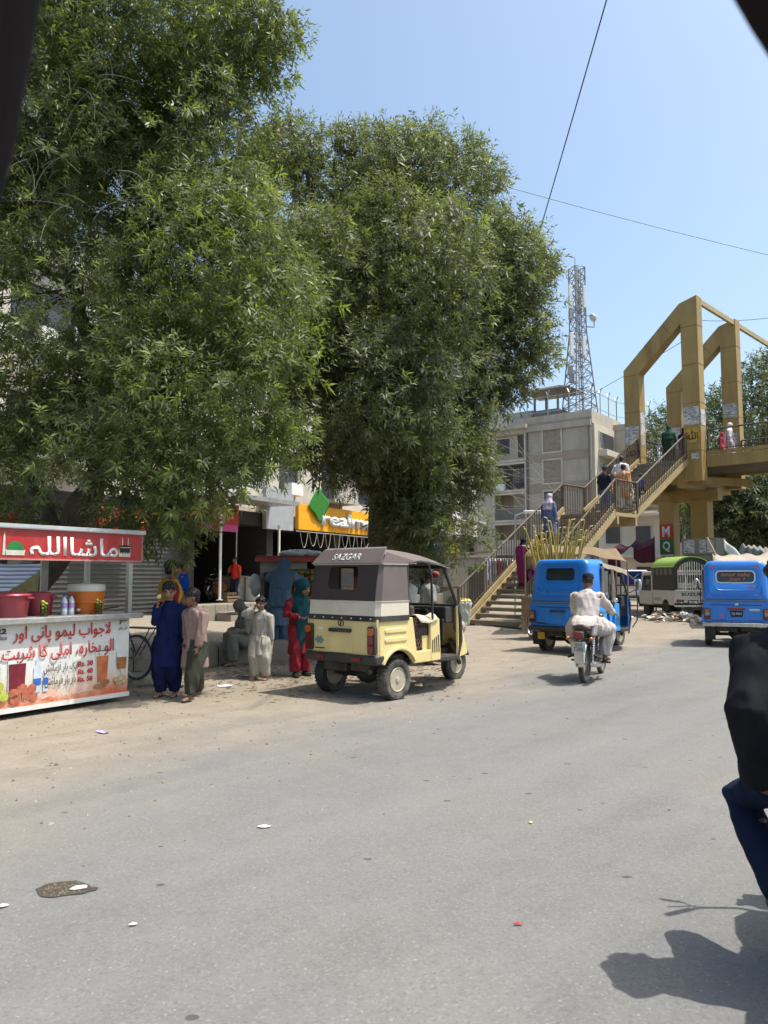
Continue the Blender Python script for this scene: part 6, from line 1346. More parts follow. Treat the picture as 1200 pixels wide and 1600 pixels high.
# person beyond the cream three-wheeler, arm out
q = P(668, 1000, 13.2); q.z = gz(q.x, q.y)
person('person in pale grey standing beyond the cream three-wheeler with one arm held out', q, R(-78), 1.62, dict(lh=(-0.06, 0.31, 0.80), rh=(0.15, 0.05, 0.47), le=(-1, 0, -0.5), head=(0, -6, 0)), dict(topc=(0.36, 0.36, 0.34), hem=0.28, legc=(0.34, 0.34, 0.32), sleeve='half'), vox=0.012, sk=SKD)
q = P(640, 1000, 14.6); q.z = gz(q.x, q.y)
person('person in a white shirt seen through the cream three-wheeler', q, R(60), 1.62, {}, dict(topc=(0.6, 0.6, 0.58), legc=(0.1, 0.1, 0.12), hem=0.45), vox=0.014, sk=SKD)
# rider in white
def on_bike(mc, x, y, z, H): return (x / H, y / H, z / H)
H = 1.58; hb = lambda x, y, z: (0.94 * x / H, 0.94 * y / H, 0.94 * z / H)
o, *_ = person('rider in a pale shalwar kameez and dark cap, seen from behind on his motorcycle', MC1.location, R(-27), H,
    dict(pelvis=hb(0, 0.14, 0.875), lean=20, head=(0, 10, 0), lh=hb(-0.31, 0.74, 1.0), rh=hb(0.31, 0.74, 1.0), le=(-1, -0.5, -0.45), re=(1, -0.5, -0.45), lf=hb(-0.20, 0.42, 0.36), rf=hb(0.22, 0.42, 0.36), lk=(-0.55, 1, 0.3), rk=(0.55, 1, 0.3), lhd=(0.1, 0.9, -0.1), rhd=(-0.1, 0.9, -0.1), curl=1.0),
    dict(topc=(0.50, 0.44, 0.41), seated=True, legc=(0.50, 0.44, 0.41), hair='cap', hairc=cloth('black_cap', (0.02, 0.02, 0.022)), shoe='sandal', shoec=(0.12, 0.03, 0.025), wide=1.06, fold=0.006), vox=0.0095, sk=SKD)
b = MB(); b.loft([((0, -0.02, 0.80), (0.175, 0, 0), (0, 0.19, 0)), ((0, 0.02, 0.86), (0.175, 0, 0), (0, 0.17, 0)), ((0, 0.10, 0.93), (0.155, 0, 0), (0, 0.13, 0))], 20); b.loft([((0.12, 0.05, 0.66), (0.045, 0, 0), (0, 0.12, 0)), ((0.14, 0.08, 0.82), (0.055, 0, 0), (0, 0.14, 0))], 12)
grown(b, 'kurta_tail', cloth('%.3f_%.3f_%.3f' % (0.50, 0.44, 0.41), (0.50, 0.44, 0.41)), o, 0.01, 3, fold=0.008, seed=3)
# rider in black at the right edge
H = 1.72
f_ = Vector((math.sin(R(25)), math.cos(R(25)), 0)); r_ = Vector((math.cos(R(25)), -math.sin(R(25)), 0))
def loc2(p): d = Vector(p) - MC2_LOC; return (d.dot(r_) / H, d.dot(f_) / H, d.z / H)
person('rider in a black long-sleeved top and blue jeans cut off by the right edge', MC2_LOC, MC2_RZ, H,
    dict(pelvis=loc2((1.665, 2.92, 0.81)), lean=5, side=-8, head=(10, -4, 0), lh=loc2((1.425, 3.0, 0.77)), rh=loc2((2.05, 3.30, 1.0)), le=(-0.25, -1, 0), re=(1, -0.5, -0.45), lf=loc2((1.515, 3.02, 0.27)), rf=loc2((2.0, 3.02, 0.30)), lk=(-0.5, 0.8, 0.35), rk=(0.6, 1, 0.3), lfd=(-0.1, 1, -0.15), rfd=(0.1, 1, -0.1), curl=1.0),
    dict(top='shirt', topc=(0.010, 0.011, 0.014), hem=0.4, seated=True, legc=(0.007, 0.014, 0.036), leg='jeans', shoe='shoe', shoec=(0.02, 0.012, 0.010), wide=1.12, fold=0.006), vox=0.0085, sk=SKD)
# people on the stairway and the bridge
def stair(x, y): q_ = B(x, y); return Vector((q_.x, q_.y, zs(y)))
up = BRZ
person('woman in a magenta shawl and dark dress climbing the foot of the stairway', stair(-0.12, 1.6), up, 1.62, dict(lf=(-0.05, 0, 0.04), rf=(0.05, 0.11, 0.11), rk=(0.1, 1, 0.2)), dict(topc=(0.055, 0.012, 0.03), hem=0.15, legc=(0.10, 0.015, 0.05), leg='wide', hair='scarf', hairc=cloth('black_veil', (0.018, 0.012, 0.016)), shoe='sandal', shawl=None, wide=1.1), vox=0.014)
o, J, *_ = person('child with dark hair climbing at the right of the woman in magenta', stair(0.25, 2.1), up, 1.18, dict(rf=(0.05, 0.14, 0.15)), dict(topc=(0.30, 0.27, 0.26), legc=(0.2, 0.18, 0.17)), vox=0.014, child=True)
person('second dark-haired child higher on the stairway beside the magenta woman', stair(-0.1, 2.5), up, 1.12, dict(rf=(0.05, 0.14, 0.15)), dict(topc=(0.10, 0.05, 0.06), legc=(0.08, 0.06, 0.06)), vox=0.014, child=True)
b = MB()
b.loft([((-0.02, -0.10, 1.36), (0.17, 0, 0), (0, 0.06, 0)), ((0.0, -0.135, 1.05), (0.18, 0, 0), (0, 0.05, 0)), ((0.05, -0.15, 0.7), (0.17, 0, 0), (0, 0.045, 0)), ((0.07, -0.15, 0.22), (0.14, 0, 0), (0, 0.04, 0))], 18)
mag = [o_ for o_ in COL.objects if o_.get('label', '').startswith('woman in a magenta')][0]
grown(b, 'shawl', cloth('magenta', (0.16, 0.02, 0.09)), mag, 0.014, 3, fold=0.02, seed=2)
person('woman in a slate blue dress and lilac head scarf climbing below the landing', stair(-0.72, 4.0), up, 1.62, dict(rf=(0.05, 0.14, 0.15), lean=6), dict(topc=(0.10, 0.13, 0.25), hem=0.12, legc=(0.10, 0.12, 0.22), leg='wide', hair='scarf', hairc=cloth('lilac', (0.40, 0.34, 0.42)), wide=1.15), vox=0.014)
person('man in a black T-shirt and blue jeans on the stair landing', stair(0.12, 6.3), up, 1.76, dict(rf=(0.06, 0.08, 0.04), lean=3), dict(top='tshirt', topc=(0.014, 0.017, 0.026), sleeve='half', leg='jeans', legc=(0.04, 0.085, 0.16), hair='cap', hairc=cloth('grey_cap', (0.06, 0.065, 0.08)), shoe='shoe'), vox=0.014, sk=SKD)
person('man in an orange tan kurta over white shalwar at the stair landing', stair(0.35, 7.25), up, 1.72, dict(rf=(0.06, 0.12, 0.12)), dict(topc=(0.50, 0.27, 0.13), hem=0.30, legc=(0.58, 0.56, 0.53), wide=1.1), vox=0.014, sk=SKD)
person('person in a white kurta just ahead of the man in orange tan', stair(-0.05, 7.9), up, 1.78, dict(rf=(0.06, 0.12, 0.12), lh=(-0.2, 0.2, 0.62)), dict(topc=(0.60, 0.60, 0.58), hem=0.28, legc=(0.58, 0.56, 0.53), wide=1.1), vox=0.014, sk=SKD)
person('child in a blue shirt on the upper flight of the stairway', stair(0.7, 7.9), up, 1.02, dict(rf=(0.06, 0.12, 0.12)), dict(top='tshirt', topc=(0.02, 0.06, 0.34), sleeve='half', leg='jeans', legc=(0.02, 0.025, 0.05), shoe='shoe'), vox=0.014, child=True)
person('woman in dark green robes at the head of the stairway', stair(0.0, 11.9), R(-20), 1.62, {}, dict(topc=(0.02, 0.05, 0.03), hem=0.1, legc=(0.02, 0.03, 0.02), leg='wide', hair='scarf', hairc=cloth('dark_green', (0.025, 0.085, 0.05)), wide=1.2), vox=0.016)
person('person in black beside the woman in dark green on the bridge', stair(0.55, 12.1), R(-40), 1.5, {}, dict(topc=(0.02, 0.02, 0.022), hem=0.1, legc=(0.02, 0.02, 0.02), leg='wide', hair='scarf', hairc=cloth('black_veil', (0.018, 0.012, 0.016)), wide=1.1), vox=0.016)
person('woman in a white shawl walking on the bridge deck', stair(2.0, 13.0), R(-120), 1.6, {}, dict(topc=(0.55, 0.50, 0.52), hem=0.15, legc=(0.5, 0.45, 0.47), leg='wide', hair='scarf', hairc=cloth('white_veil', (0.62, 0.58, 0.58)), back=0.2, wide=1.1), vox=0.016)
person('child in red beside the woman in the white shawl on the bridge', stair(1.95, 12.3), R(-130), 1.1, {}, dict(topc=(0.45, 0.02, 0.05), legc=(0.4, 0.05, 0.07), hair='scarf', hairc=cloth('crimson', (0.42, 0.02, 0.06))), vox=0.016, child=True)
# passenger of the blue three-wheeler
br = [o_ for o_ in COL.objects if o_.get('label', '').startswith('bright blue hard-top')][0]
hb = lambda x, y, z: (x / H, y / H, z / H); H = 1.68
person('passenger with dark hair sitting inside the blue three-wheeler by the stairs', br.location, br.rotation_euler.z, H, dict(pelvis=hb(0.28, 0.0, 0.94), lean=2, lh=hb(0.1, 0.4, 0.98), rh=hb(0.42, 0.4, 0.98), lf=hb(0.18, 0.42, 0.50), rf=hb(0.38, 0.42, 0.50), lk=(0, 1, 0.8), rk=(0, 1, 0.8)), dict(topc=(0.30, 0.04, 0.05), seated=True, legc=(0.2, 0.18, 0.15)), vox=0.014, sk=SKD)
person('driver in grey trousers at the front of the blue three-wheeler by the stairs', br.location, br.rotation_euler.z, H, dict(pelvis=hb(0.05, 0.52, 0.93), lean=6, lh=hb(-0.3, 0.84, 1.04), rh=hb(0.33, 0.84, 1.04), lf=hb(-0.1, 0.95, 0.53), rf=hb(0.24, 0.95, 0.53), lk=(-0.3, 1, 0.8), rk=(0.4, 1, 0.8)), dict(topc=(0.28, 0.29, 0.33), seated=True, legc=(0.26, 0.28, 0.33)), vox=0.014, sk=SKD)
# ================================================================== STREET THINGS
# ------------------------------------------------------------------ drinks cart
CRZ = math.atan2(0.82, 0.57); C0 = Vector((-3.11, 9.45, 0))
CE = Vector((math.cos(CRZ), math.sin(CRZ), 0)); CI = Vector((-math.sin(CRZ), math.cos(CRZ), 0))
def K(x, y, z): return C0 + CE * x + CI * y + Vector((0, 0, z))
cart = thing('drinks_cart', 'drinks cart with a white and orange Urdu banner and a red signboard', 'food cart', C0, CRZ)
def banner_material():
    m, t, b = nodes('printed_banner'); oc = t.nodes.new('ShaderNodeTexCoord').outputs['Object']
    sep = t.nodes.new('ShaderNodeSeparateXYZ'); t.links.new(oc, sep.inputs[0])
    ad = t.nodes.new('ShaderNodeMath'); ad.operation = 'MULTIPLY_ADD'; t.links.new(noise_tex(t, mapping(t, oc, (1.6, 1, 1.2)), 2.0, 4), ad.inputs[0]); ad.inputs[1].default_value = 0.42; t.links.new(sep.outputs[2], ad.inputs[2])
    mr = t.nodes.new('ShaderNodeMapRange'); t.links.new(ad.outputs[0], mr.inputs[0]); mr.inputs[1].default_value = 0.24; mr.inputs[2].default_value = 0.72
    n = t.nodes.new('ShaderNodeValToRGB'); t.links.new(mr.outputs[0], n.inputs[0]); e = n.color_ramp.elements
    e[0].position = 0; e[0].color = (0.58, 0.085, 0.03, 1); e[1].position = 1; e[1].color = (0.66, 0.66, 0.63, 1)
    for p_, c in ((0.16, (0.62, 0.16, 0.07, 1)), (0.34, (0.66, 0.36, 0.24, 1)), (0.6, (0.66, 0.58, 0.50, 1))): q = e.new(p_); q.color = c
    c = mixc(t, ramp(t, noise_tex(t, oc, 5, 6, 0.7), [(0.55, 0.0), (0.8, 0.5)]), n.outputs[0], (0.42, 0.36, 0.28))
    t.links.new(c, b.inputs['Base Color']); b.inputs['Roughness'].default_value = 0.38
    bump(t, b, noise_tex(t, mapping(t, oc, (2.2, 1, 0.7), (0, 0.25, 0)), 2.4, 3), 0.5, 0.05); return m
ban = MB(); ban.grid(lambda u, v: (-2.6 + 2.6 * u, -0.004 + 0.008 * math.sin(u * 21 + v * 2) * (1 - v), 0.10 + 0.92 * v), 40, 10)
ban = ban.build('banner', banner_material(), cart, smooth=180, recalc=False)
mb = MB(); mb.box((-1.3, 0.45, 0.57), (2.56, 0.86, 0.86)); mb.build('cart_body', M_steel, cart, smooth=0)
mb = MB(); mb.box((-1.3, -0.012, 0.085), (2.62, 0.02, 0.05)); mb.build('bottom_strip', M_white, cart, smooth=0)
mb = MB(); mb.box((-1.29, 0.40, 1.035), (2.84, 0.98, 0.035)); mb.box((-1.29, -0.10, 1.02), (2.84, 0.012, 0.06)); mb.build('counter', M_steel, cart, smooth=0, bevel=0.006)
for x_ in (-2.2, -0.5): wheel(cart, (x_, 0.45, 0.2), 0.2, 0.05, M_alu)
for x_, y_ in ((-0.03, -0.02), (-0.03, 0.84), (-2.55, -0.02), (-2.55, 0.84)): MB().box((x_, y_, 1.36), (0.055, 0.055, 0.66)).build('corner_post', M_steel, cart, smooth=0)
MB().box((-0.62, 0.84, 1.36), (0.09, 0.03, 0.66)).build('corner_post', M_steel, cart, smooth=0)
sg = MB().box((-1.27, -0.06, 1.845), (2.74, 0.03, 0.33)).build('red_signboard', mat('red_flex', (0.40, 0.022, 0.022), 0.35, 0, 0.08, 6, dirt=(0.5, 0.2, 0.17), dirt_amt=0.25, dscale=9), cart, smooth=0)
mb = MB(); mb.ring(rrect(-1.27, 1.845, 2.76, 0.35, 0.005, 2), rrect(-1.27, 1.845, 2.72, 0.315, 0.005, 2), 'y', -0.082, -0.05); mb.build('sign_frame', mat('sign_frame_pink', (0.45, 0.2, 0.18), 0.6), sg, smooth=0)
mb = MB(); mb.box((-1.27, 0.4, 2.03), (2.80, 1.02, 0.03)); mb.box((-1.27, -0.09, 2.03), (2.80, 0.03, 0.05)); mb.build('roof', mat('tin_roof', (0.55, 0.56, 0.58), 0.4, 0.4, 0.12, 6), cart, smooth=0)
FY = -0.078
lettering('ماشااللہ', M_white, sg, (-0.80, FY, 1.83), XR, ZU, width=1.12, height=0.215, bold=0.016, depth=0.004, arabic=True)
# printed emblems: a green dome with a minaret, and a black cube with pale band and two minarets
def flat(poly, m, parent, y0, dep=0.003, name='print'): return MB().prism(poly, 'y', y0, y0 - dep).build(name, m, parent, smooth=0)
M_dome = mat('dome_green', (0.015, 0.18, 0.04), 0.5); M_cream_p = mat('print_cream', (0.6, 0.57, 0.48), 0.5)
flat([(-1.62, 1.72), (-1.42, 1.72), (-1.41, 1.78), (-1.63, 1.78)], M_cream_p, sg, FY); flat(arc(-1.52, 1.775, 0.095, 0, 180, 14) + [], M_dome, sg, FY - 0.001); flat([(-1.66, 1.72), (-1.63, 1.72), (-1.635, 1.92), (-1.645, 1.97), (-1.655, 1.92)], M_cream_p, sg, FY)
flat([(-0.23, 1.73), (-0.07, 1.73), (-0.07, 1.82), (-0.23, 1.82)], M_cream_p, sg, FY); flat([(-0.225, 1.785), (-0.075, 1.785), (-0.08, 1.86), (-0.15, 1.875), (-0.22, 1.86)], M_ink, sg, FY - 0.001)
for k_ in range(6): flat([(-0.225 + k_ * 0.025, 1.787), (-0.2 + k_ * 0.025, 1.787), (-0.2125 + k_ * 0.025, 1.765)], M_ink, sg, FY - 0.001)
flat([(-0.222, 1.838), (-0.078, 1.838), (-0.078, 1.846), (-0.222, 1.846)], M_cream_p, sg, FY - 0.004)
for x_ in (-0.185, -0.105): flat([(x_ - 0.008, 1.87), (x_ + 0.008, 1.87), (x_ + 0.006, 1.94), (x_, 1.965), (x_ - 0.006, 1.94)], M_cream_p, sg, FY)
# banner lettering
M_bred = mat('banner_red', (0.52, 0.03, 0.025), 0.45); BY = -0.016
lettering('لاجواب لیمو پانی اور', M_bred, ban, (-0.87, BY, 0.865), XR, (0, 0, 1), width=1.20, height=0.19, bold=0.008, depth=0.004, arabic=True)
lettering('الو بخارہ، املی کا شربت', M_bred, ban, (-0.90, BY, 0.665), XR, (0, 0, 1), width=1.36, height=0.19, bold=0.008, depth=0.004, arabic=True)
lettering('ایک بار آزمائش', M_ink, ban, (-0.90, BY, 0.485), XR, (0, 0, 1), width=0.42, height=0.12, depth=0.003, arabic=True)
lettering('بار بار فرمائش', M_ink, ban, (-0.90, BY, 0.335), XR, (0, 0, 1), width=0.38, height=0.12, depth=0.003, arabic=True)
for i, tx in enumerate(('Rs. 30', 'Rs. 40', 'Rs. 50')): lettering(tx, M_bred, ban, (-0.59, BY, 0.50 - i * 0.088), XR, ZU, width=0.19, height=0.062, bold=0.03, depth=0.003)
lettering('7**', M_ink, ban, (-0.10, BY, 0.945), XR, ZU, width=0.10, height=0.05, bold=0.03, depth=0.003); lettering('فن زبان', M_ink, ban, (-0.10, BY, 0.875), XR, ZU, width=0.12, height=0.045, depth=0.003, arabic=True)
lettering('22', M_ink, ban, (-1.60, BY, 0.92), XR, ZU, width=0.11, height=0.055, bold=0.03, depth=0.003); lettering('Nice', M_ink, ban, (-1.60, BY, 0.85), XR, ZU, width=0.12, height=0.045, depth=0.003, shear=0.3)
lettering('تازہ شربت لیمو پانی املی آلو بخارہ', M_white, ban, (-0.92, BY, 0.195), XR, (0, 0, 1), width=0.85, height=0.06, depth=0.003, arabic=True)
def drink(x, zb, zt, wb, wt, col, name, lvl=0.85):
    gl_ = mat('print_glass', (0.62, 0.64, 0.62), 0.4); c = mat('print_' + name, col, 0.4, 0, 0.3, 14)
    o = flat([(x - wb / 2, zb), (x + wb / 2, zb), (x + wt / 2, zt), (x - wt / 2, zt)], gl_, ban, BY + 0.004, name='printed_glass'); zl = zb + (zt - zb) * lvl; wl2 = wb + (wt - wb) * lvl
    flat([(x - wb / 2 + 0.01, zb + 0.01), (x + wb / 2 - 0.01, zb + 0.01), (x + wl2 / 2 - 0.008, zl), (x - wl2 / 2 + 0.008, zl)], c, o, BY - 0.001, name='printed_drink')
    flat([(x - wt / 2, zt), (x + wt / 2, zt), (x + wt / 2 - 0.005, zt + 0.012), (x - wt / 2 + 0.005, zt + 0.012)], mat('print_rim', (0.12, 0.12, 0.12), 0.5), o, BY - 0.001, name='printed_rim')
drink(-1.41, 0.27, 0.62, 0.19, 0.21, (0.16, 0.012, 0.025), 'falsa'); drink(-0.37, 0.25, 0.62, 0.15, 0.18, (0.50, 0.15, 0.05), 'tamarind'); drink(-1.68, 0.2, 0.6, 0.18, 0.2, (0.45, 0.5, 0.35), 'lime')
gob = [(-0.09, 0.27), (-0.05, 0.27), (-0.062, 0.29), (-0.062, 0.35), (-0.01, 0.43), (0.0, 0.60), (-0.16, 0.60), (-0.14, 0.43), (-0.078, 0.35), (-0.078, 0.29)]
o = flat([(-0.03 + p_[0] * 0.9, p_[1]) for p_ in gob], mat('print_glass', (0.62, 0.64, 0.62), 0.4), ban, BY + 0.004, name='printed_glass'); flat([(-0.05, 0.39), (-0.155, 0.39), (-0.165, 0.44), (-0.172, 0.53), (-0.036, 0.53), (-0.04, 0.44)], mat('print_tamarind2', (0.32, 0.13, 0.04), 0.4, 0, 0.3, 14), o, BY - 0.001, name='printed_drink')
def blob2(x, z, rx, rz_, col, name, seed):
    r_ = random.Random(seed); flat([(x + rx * math.cos(q) * r_.uniform(0.85, 1.1), z + rz_ * math.sin(q) * r_.uniform(0.85, 1.1)) for q in [2 * math.pi * k_ / 12 for k_ in range(12)]], mat('print_' + name, col, 0.5, 0, 0.35, 18), ban, BY - 0.002 - 0.0007 * (seed % 3), name='printed_fruit')
for k_, (x_, z_, r_) in enumerate(((-1.44, 0.26, 0.06), (-1.35, 0.30, 0.06), (-1.30, 0.23, 0.055), (-1.42, 0.19, 0.06), (-1.24, 0.29, 0.055), (-1.22, 0.20, 0.05))): blob2(x_, z_, r_, r_ * 0.9, (0.42, 0.12, 0.07), 'plum', k_)
for k_, (x_, z_, a_, b_) in enumerate(((-0.40, 0.22, 0.09, 0.03), (-0.33, 0.26, 0.07, 0.035), (-0.17, 0.27, 0.05, 0.03), (-0.10, 0.29, 0.05, 0.035), (-0.06, 0.25, 0.045, 0.03), (-0.14, 0.23, 0.05, 0.025))): blob2(x_, z_, a_, b_, (0.30, 0.13, 0.06) if k_ < 2 else (0.52, 0.37, 0.2), 'pod%d' % (k_ // 2), k_ + 7)
for k_, (x_, z_) in enumerate(((-1.55, 0.24), (-1.60, 0.34))): blob2(x_, z_, 0.05, 0.055, (0.38, 0.45, 0.06), 'lime2', k_ + 20)
for x_, w_, zt in ((-1.18, 0.085, 0.60), (-1.08, 0.06, 0.46)):
    o = flat([(x_ - w_ / 2, 0.24), (x_ + w_ / 2, 0.24), (x_ + w_ / 2, zt - 0.1), (x_ + w_ * 0.2, zt - 0.05), (x_ + w_ * 0.2, zt), (x_ - w_ * 0.2, zt), (x_ - w_ * 0.2, zt - 0.05), (x_ - w_ / 2, zt - 0.1)], mat('print_bottle', (0.50, 0.58, 0.66), 0.4), ban, BY + 0.004, name='printed_bottle'); flat([(x_ - w_ / 2, 0.32), (x_ + w_ / 2, 0.32), (x_ + w_ / 2, 0.39), (x_ - w_ / 2, 0.39)], mat('print_blue', (0.03, 0.12, 0.42), 0.4), o, BY - 0.001, name='printed_label')
# things standing on the counter
CT = 1.0535
def tub(x, y, r_, h_, label, tall=False):
    t = thing('drink_tub', label, 'tub', K(x, y, CT))
    m = mat('tub_red', (0.30, 0.035, 0.05), 0.45, 0, 0.1, 6, dirt=(0.36, 0.12, 0.12), dirt_amt=0.4)
    MB().lathe([(r_ * 0.8, 0), (r_ * 0.84, 0.01), (r_ * 0.96, h_ * 0.8), (r_ * 0.99, h_ * 0.82), (r_, h_ * 0.86)], 32, 0).build('tub_body', m, t)
    MB().lathe([(r_ * 1.04, h_ * 0.84), (r_ * 1.06, h_ * 0.88), (r_ * 1.0, h_ * 0.93), (r_ * 0.6, h_ * 0.97), (r_ * 0.55, h_ * 1.0), (0.01, h_)], 32, 0).build('lid', mat('tub_lid', (0.36, 0.05, 0.07), 0.4, 0, 0.1, 6), t)
    for sg_ in (-1, 1): MB().tube([(sg_ * r_ * 0.99, 0.04, h_ * 0.78), (sg_ * r_ * 1.16, 0.03, h_ * 0.76), (sg_ * r_ * 1.16, -0.03, h_ * 0.76), (sg_ * r_ * 0.99, -0.04, h_ * 0.78)], 0.012, 8).build('handle', m, t)
tub(-1.38, 0.22, 0.205, 0.27, 'large dark red plastic tub with lid at the left end of the cart counter'); tub(-0.98, 0.36, 0.175, 0.27, 'smaller dark red plastic tub with lid beside the water bottles')
t = thing('water_cooler', 'round orange drinks cooler with a white lid on the cart counter', 'cooler', K(-0.40, 0.30, CT))
MB().lathe([(0.185, 0), (0.195, 0.02), (0.205, 0.12), (0.212, 0.125), (0.212, 0.15), (0.205, 0.155), (0.21, 0.26), (0.214, 0.27)], 36, 0).build('cooler_body', mat('cooler_orange', (0.60, 0.15, 0.015), 0.45, 0, 0.08, 5, dirt=(0.4, 0.13, 0.04), dirt_amt=0.35), t)
MB().lathe([(0.216, 0.265), (0.22, 0.28), (0.218, 0.33), (0.20, 0.35), (0.05, 0.36), (0.04, 0.375), (0.0, 0.376)], 36, 0).build('lid', mat('lid_white', (0.60, 0.56, 0.48), 0.5, 0, 0.05, 5), t)
MB().box((0, -0.22, 0.05), (0.03, 0.05, 0.03)).build('tap', M_white, t, smooth=0, bevel=0.006)
M_pet = mat('bottle_plastic', (0.45, 0.52, 0.60), 0.15, 0, 0.1, 10); M_lab = mat('bottle_label', (0.30, 0.20, 0.40), 0.4, 0, 0.4, 30)
for x_, lb in ((-0.80, 'left of the two clear water bottles beside the orange cooler'), (-0.71, 'right of the two clear water bottles beside the orange cooler')):
    t = thing('water_bottle', lb, 'bottle', K(x_, 0.12, CT), 0, 'water bottles on the cart')
    MB().lathe([(0.03, 0), (0.034, 0.01), (0.034, 0.06), (0.031, 0.07), (0.034, 0.08), (0.034, 0.15), (0.028, 0.18), (0.013, 0.205), (0.013, 0.215)], 20, 0).build('bottle_body', M_pet, t); MB().lathe([(0.0352, 0.085), (0.0352, 0.14)], 20).build('bottle_label', M_lab, t); MB().lathe([(0.016, 0.213), (0.016, 0.235), (0.0, 0.236)], 14).build('cap', mat('cap_blue', (0.02, 0.06, 0.35), 0.4), t)
M_lime = mat('lime_skin', (0.33, 0.38, 0.04), 0.4, 0, 0.2, 30)
for x_, y_, lb in ((-1.12, 0.0, 'glass jar of green limes between the red tubs on the cart'), (-0.42, 0.02, 'glass jar of green limes in front of the orange cooler')):
    t = thing('lime_jar', lb, 'jar', K(x_, y_, CT), 0, 'jars of limes on the cart')
    MB().lathe([(0.038, 0), (0.041, 0.012), (0.041, 0.13), (0.043, 0.135), (0.039, 0.134), (0.039, 0.012)], 20, 0).build('glass_jar', glass('jar_glass', (0.93, 0.95, 0.93)), t)
    rj = random.Random(int(-x_ * 10))
    for k_ in range(12): MB().ball((0.022 * math.cos(k_ * 2.1), 0.022 * math.sin(k_ * 2.1), 0.025 + k_ * 0.0125), 0.0185, 10).build('lime', M_lime, t)
t = thing('cooking_pan', 'black round-bottomed pan with ring handles on a stand behind the red tubs', 'pan', K(-1.50, 0.80, CT + 0.16))
MB().lathe([(0.04, 0.0), (0.12, 0.03), (0.19, 0.09), (0.205, 0.10), (0.19, 0.095), (0.0, 0.05)], 28).build('pan_bowl', M_black, t)
for sg_ in (-0.12, 0.05): MB().tube([(sg_ + 0.05 * math.cos(q * 0.4), -0.16, 0.10 + 0.035 * math.sin(q * 0.4)) for q in range(9)], 0.008, 6).build('handle', M_steel, t)
MB().lathe([(0.10, -0.155), (0.12, -0.15), (0.09, 0.02)], 16).build('pan_stand', M_grease, t)
# striped sheet behind the cart
def striped(name, c1, c2, sc, rot=0):
    m, t, b = nodes(name); oc = t.nodes.new('ShaderNodeTexCoord').outputs['Object']
    wv = t.nodes.new('ShaderNodeTexWave'); wv.bands_direction = 'Z'; wv.inputs['Scale'].default_value = sc; wv.inputs['Distortion'].default_value = 0.6; t.links.new(mapping(t, oc, (1, 1, 1), (0, rot, 0)), wv.inputs[0])
    c = mixc(t, ramp(t, wv.outputs[1], [(0.60, 0.0), (0.70, 1.0)]), c1, c2); t.links.new(c, b.inputs['Base Color']); b.inputs['Roughness'].default_value = 0.85; return m
q0 = [P(-60, 872, 11.0), P(74, 880, 10.9), P(42, 908, 10.7), P(-60, 945, 10.7)]
MB().grid(lambda u, v: (q0[0].lerp(q0[1], u)).lerp(q0[3].lerp(q0[2], u), v) + Vector((0, 0.05 * math.sin(u * 7 + v * 4), -0.05 * math.sin(math.pi * u))), 16, 10).build('tent_sheet', striped('striped_sheet', (0.66, 0.66, 0.68), (0.22, 0.22, 0.36), 5.5), smooth=180, solid=0.006)
tag(bpy.data.objects['tent_sheet'], 'white sheet with thin violet stripes hung behind the drinks cart', 'sheet')
q1 = [P(-40, 930, 11.3), P(62, 886, 11.3), P(58, 925, 11.2), P(-40, 960, 11.2)]
o = MB().grid(lambda u, v: (q1[0].lerp(q1[1], u)).lerp(q1[3].lerp(q1[2], u), v) + Vector((0, 0.04 * math.sin(u * 9), 0)), 12, 8).build('cream_sheet', cloth('cream_sheet', (0.6, 0.52, 0.28)), smooth=180, solid=0.006); tag(o, 'cream yellow sheet showing below the striped sheet behind the cart', 'sheet')
# red awning, blue plastic in the branches
q2 = [P(-80, 790, 13.5), P(30, 805, 13.5), P(28, 838, 12.8), P(-80, 838, 12.8)]
o = MB().grid(lambda u, v: (q2[0].lerp(q2[1], u)).lerp(q2[3].lerp(q2[2], u), v) + Vector((0, 0, 0.05 * math.sin(u * 8))), 14, 8).build('red_awning', cloth('red_awning', (0.30, 0.012, 0.01)), smooth=180, solid=0.01); tag(o, 'dark red awning among the leaves above the left end of the cart', 'awning')
M_bpl = mat('blue_plastic', (0.012, 0.06, 0.48), 0.4, 0, 0.15, 6)
for k_, (px_, py_, d_, lb) in enumerate(((150, 757, 12.3, 'larger scrap of bright blue plastic caught among the leaves above the cart'), (203, 780, 12.3, 'smaller scrap of bright blue plastic caught lower among the leaves'))):
    c_ = P(px_, py_, d_); o = MB().grid(lambda u, v: c_ + Vector(((u - 0.5) * 0.34, 0.1 * math.sin(u * 11 + v * 7 + k_), (v - 0.5) * 0.26 + 0.05 * math.sin(u * 9))), 10, 8).build('plastic_scrap', M_bpl, smooth=0, solid=0.004); tag(o, lb, 'plastic scrap')

# ------------------------------------------------------------------ snack kiosk
kq = P(452, 1000, 14.95); KZ = gz(kq.x, kq.y)
kio = thing('snack_kiosk', 'small wooden snack kiosk with a red roof edge behind the cream three-wheeler', 'kiosk', (kq.x, kq.y, KZ), R(6))
M_kred = mat('kiosk_red', (0.22, 0.03, 0.02), 0.6, 0, 0.15, 6, dirt=(0.15, 0.07, 0.05), dirt_amt=0.5); M_kgrey = mat('kiosk_grey', (0.23, 0.24, 0.22), 0.7, 0, 0.12, 5, dirt=(0.14, 0.12, 0.10), dirt_amt=0.5)
MB().box((0, 0.4, 0.42), (1.16, 0.86, 0.84)).build('kiosk_base', M_kgrey, kio, smooth=0, bevel=0.01)
for x_, y_ in ((-0.55, 0.0), (0.55, 0.0), (-0.55, 0.8), (0.55, 0.8)): MB().box((x_, y_, 1.28), (0.05, 0.05, 0.90)).build('kiosk_post', M_kgrey, kio, smooth=0)
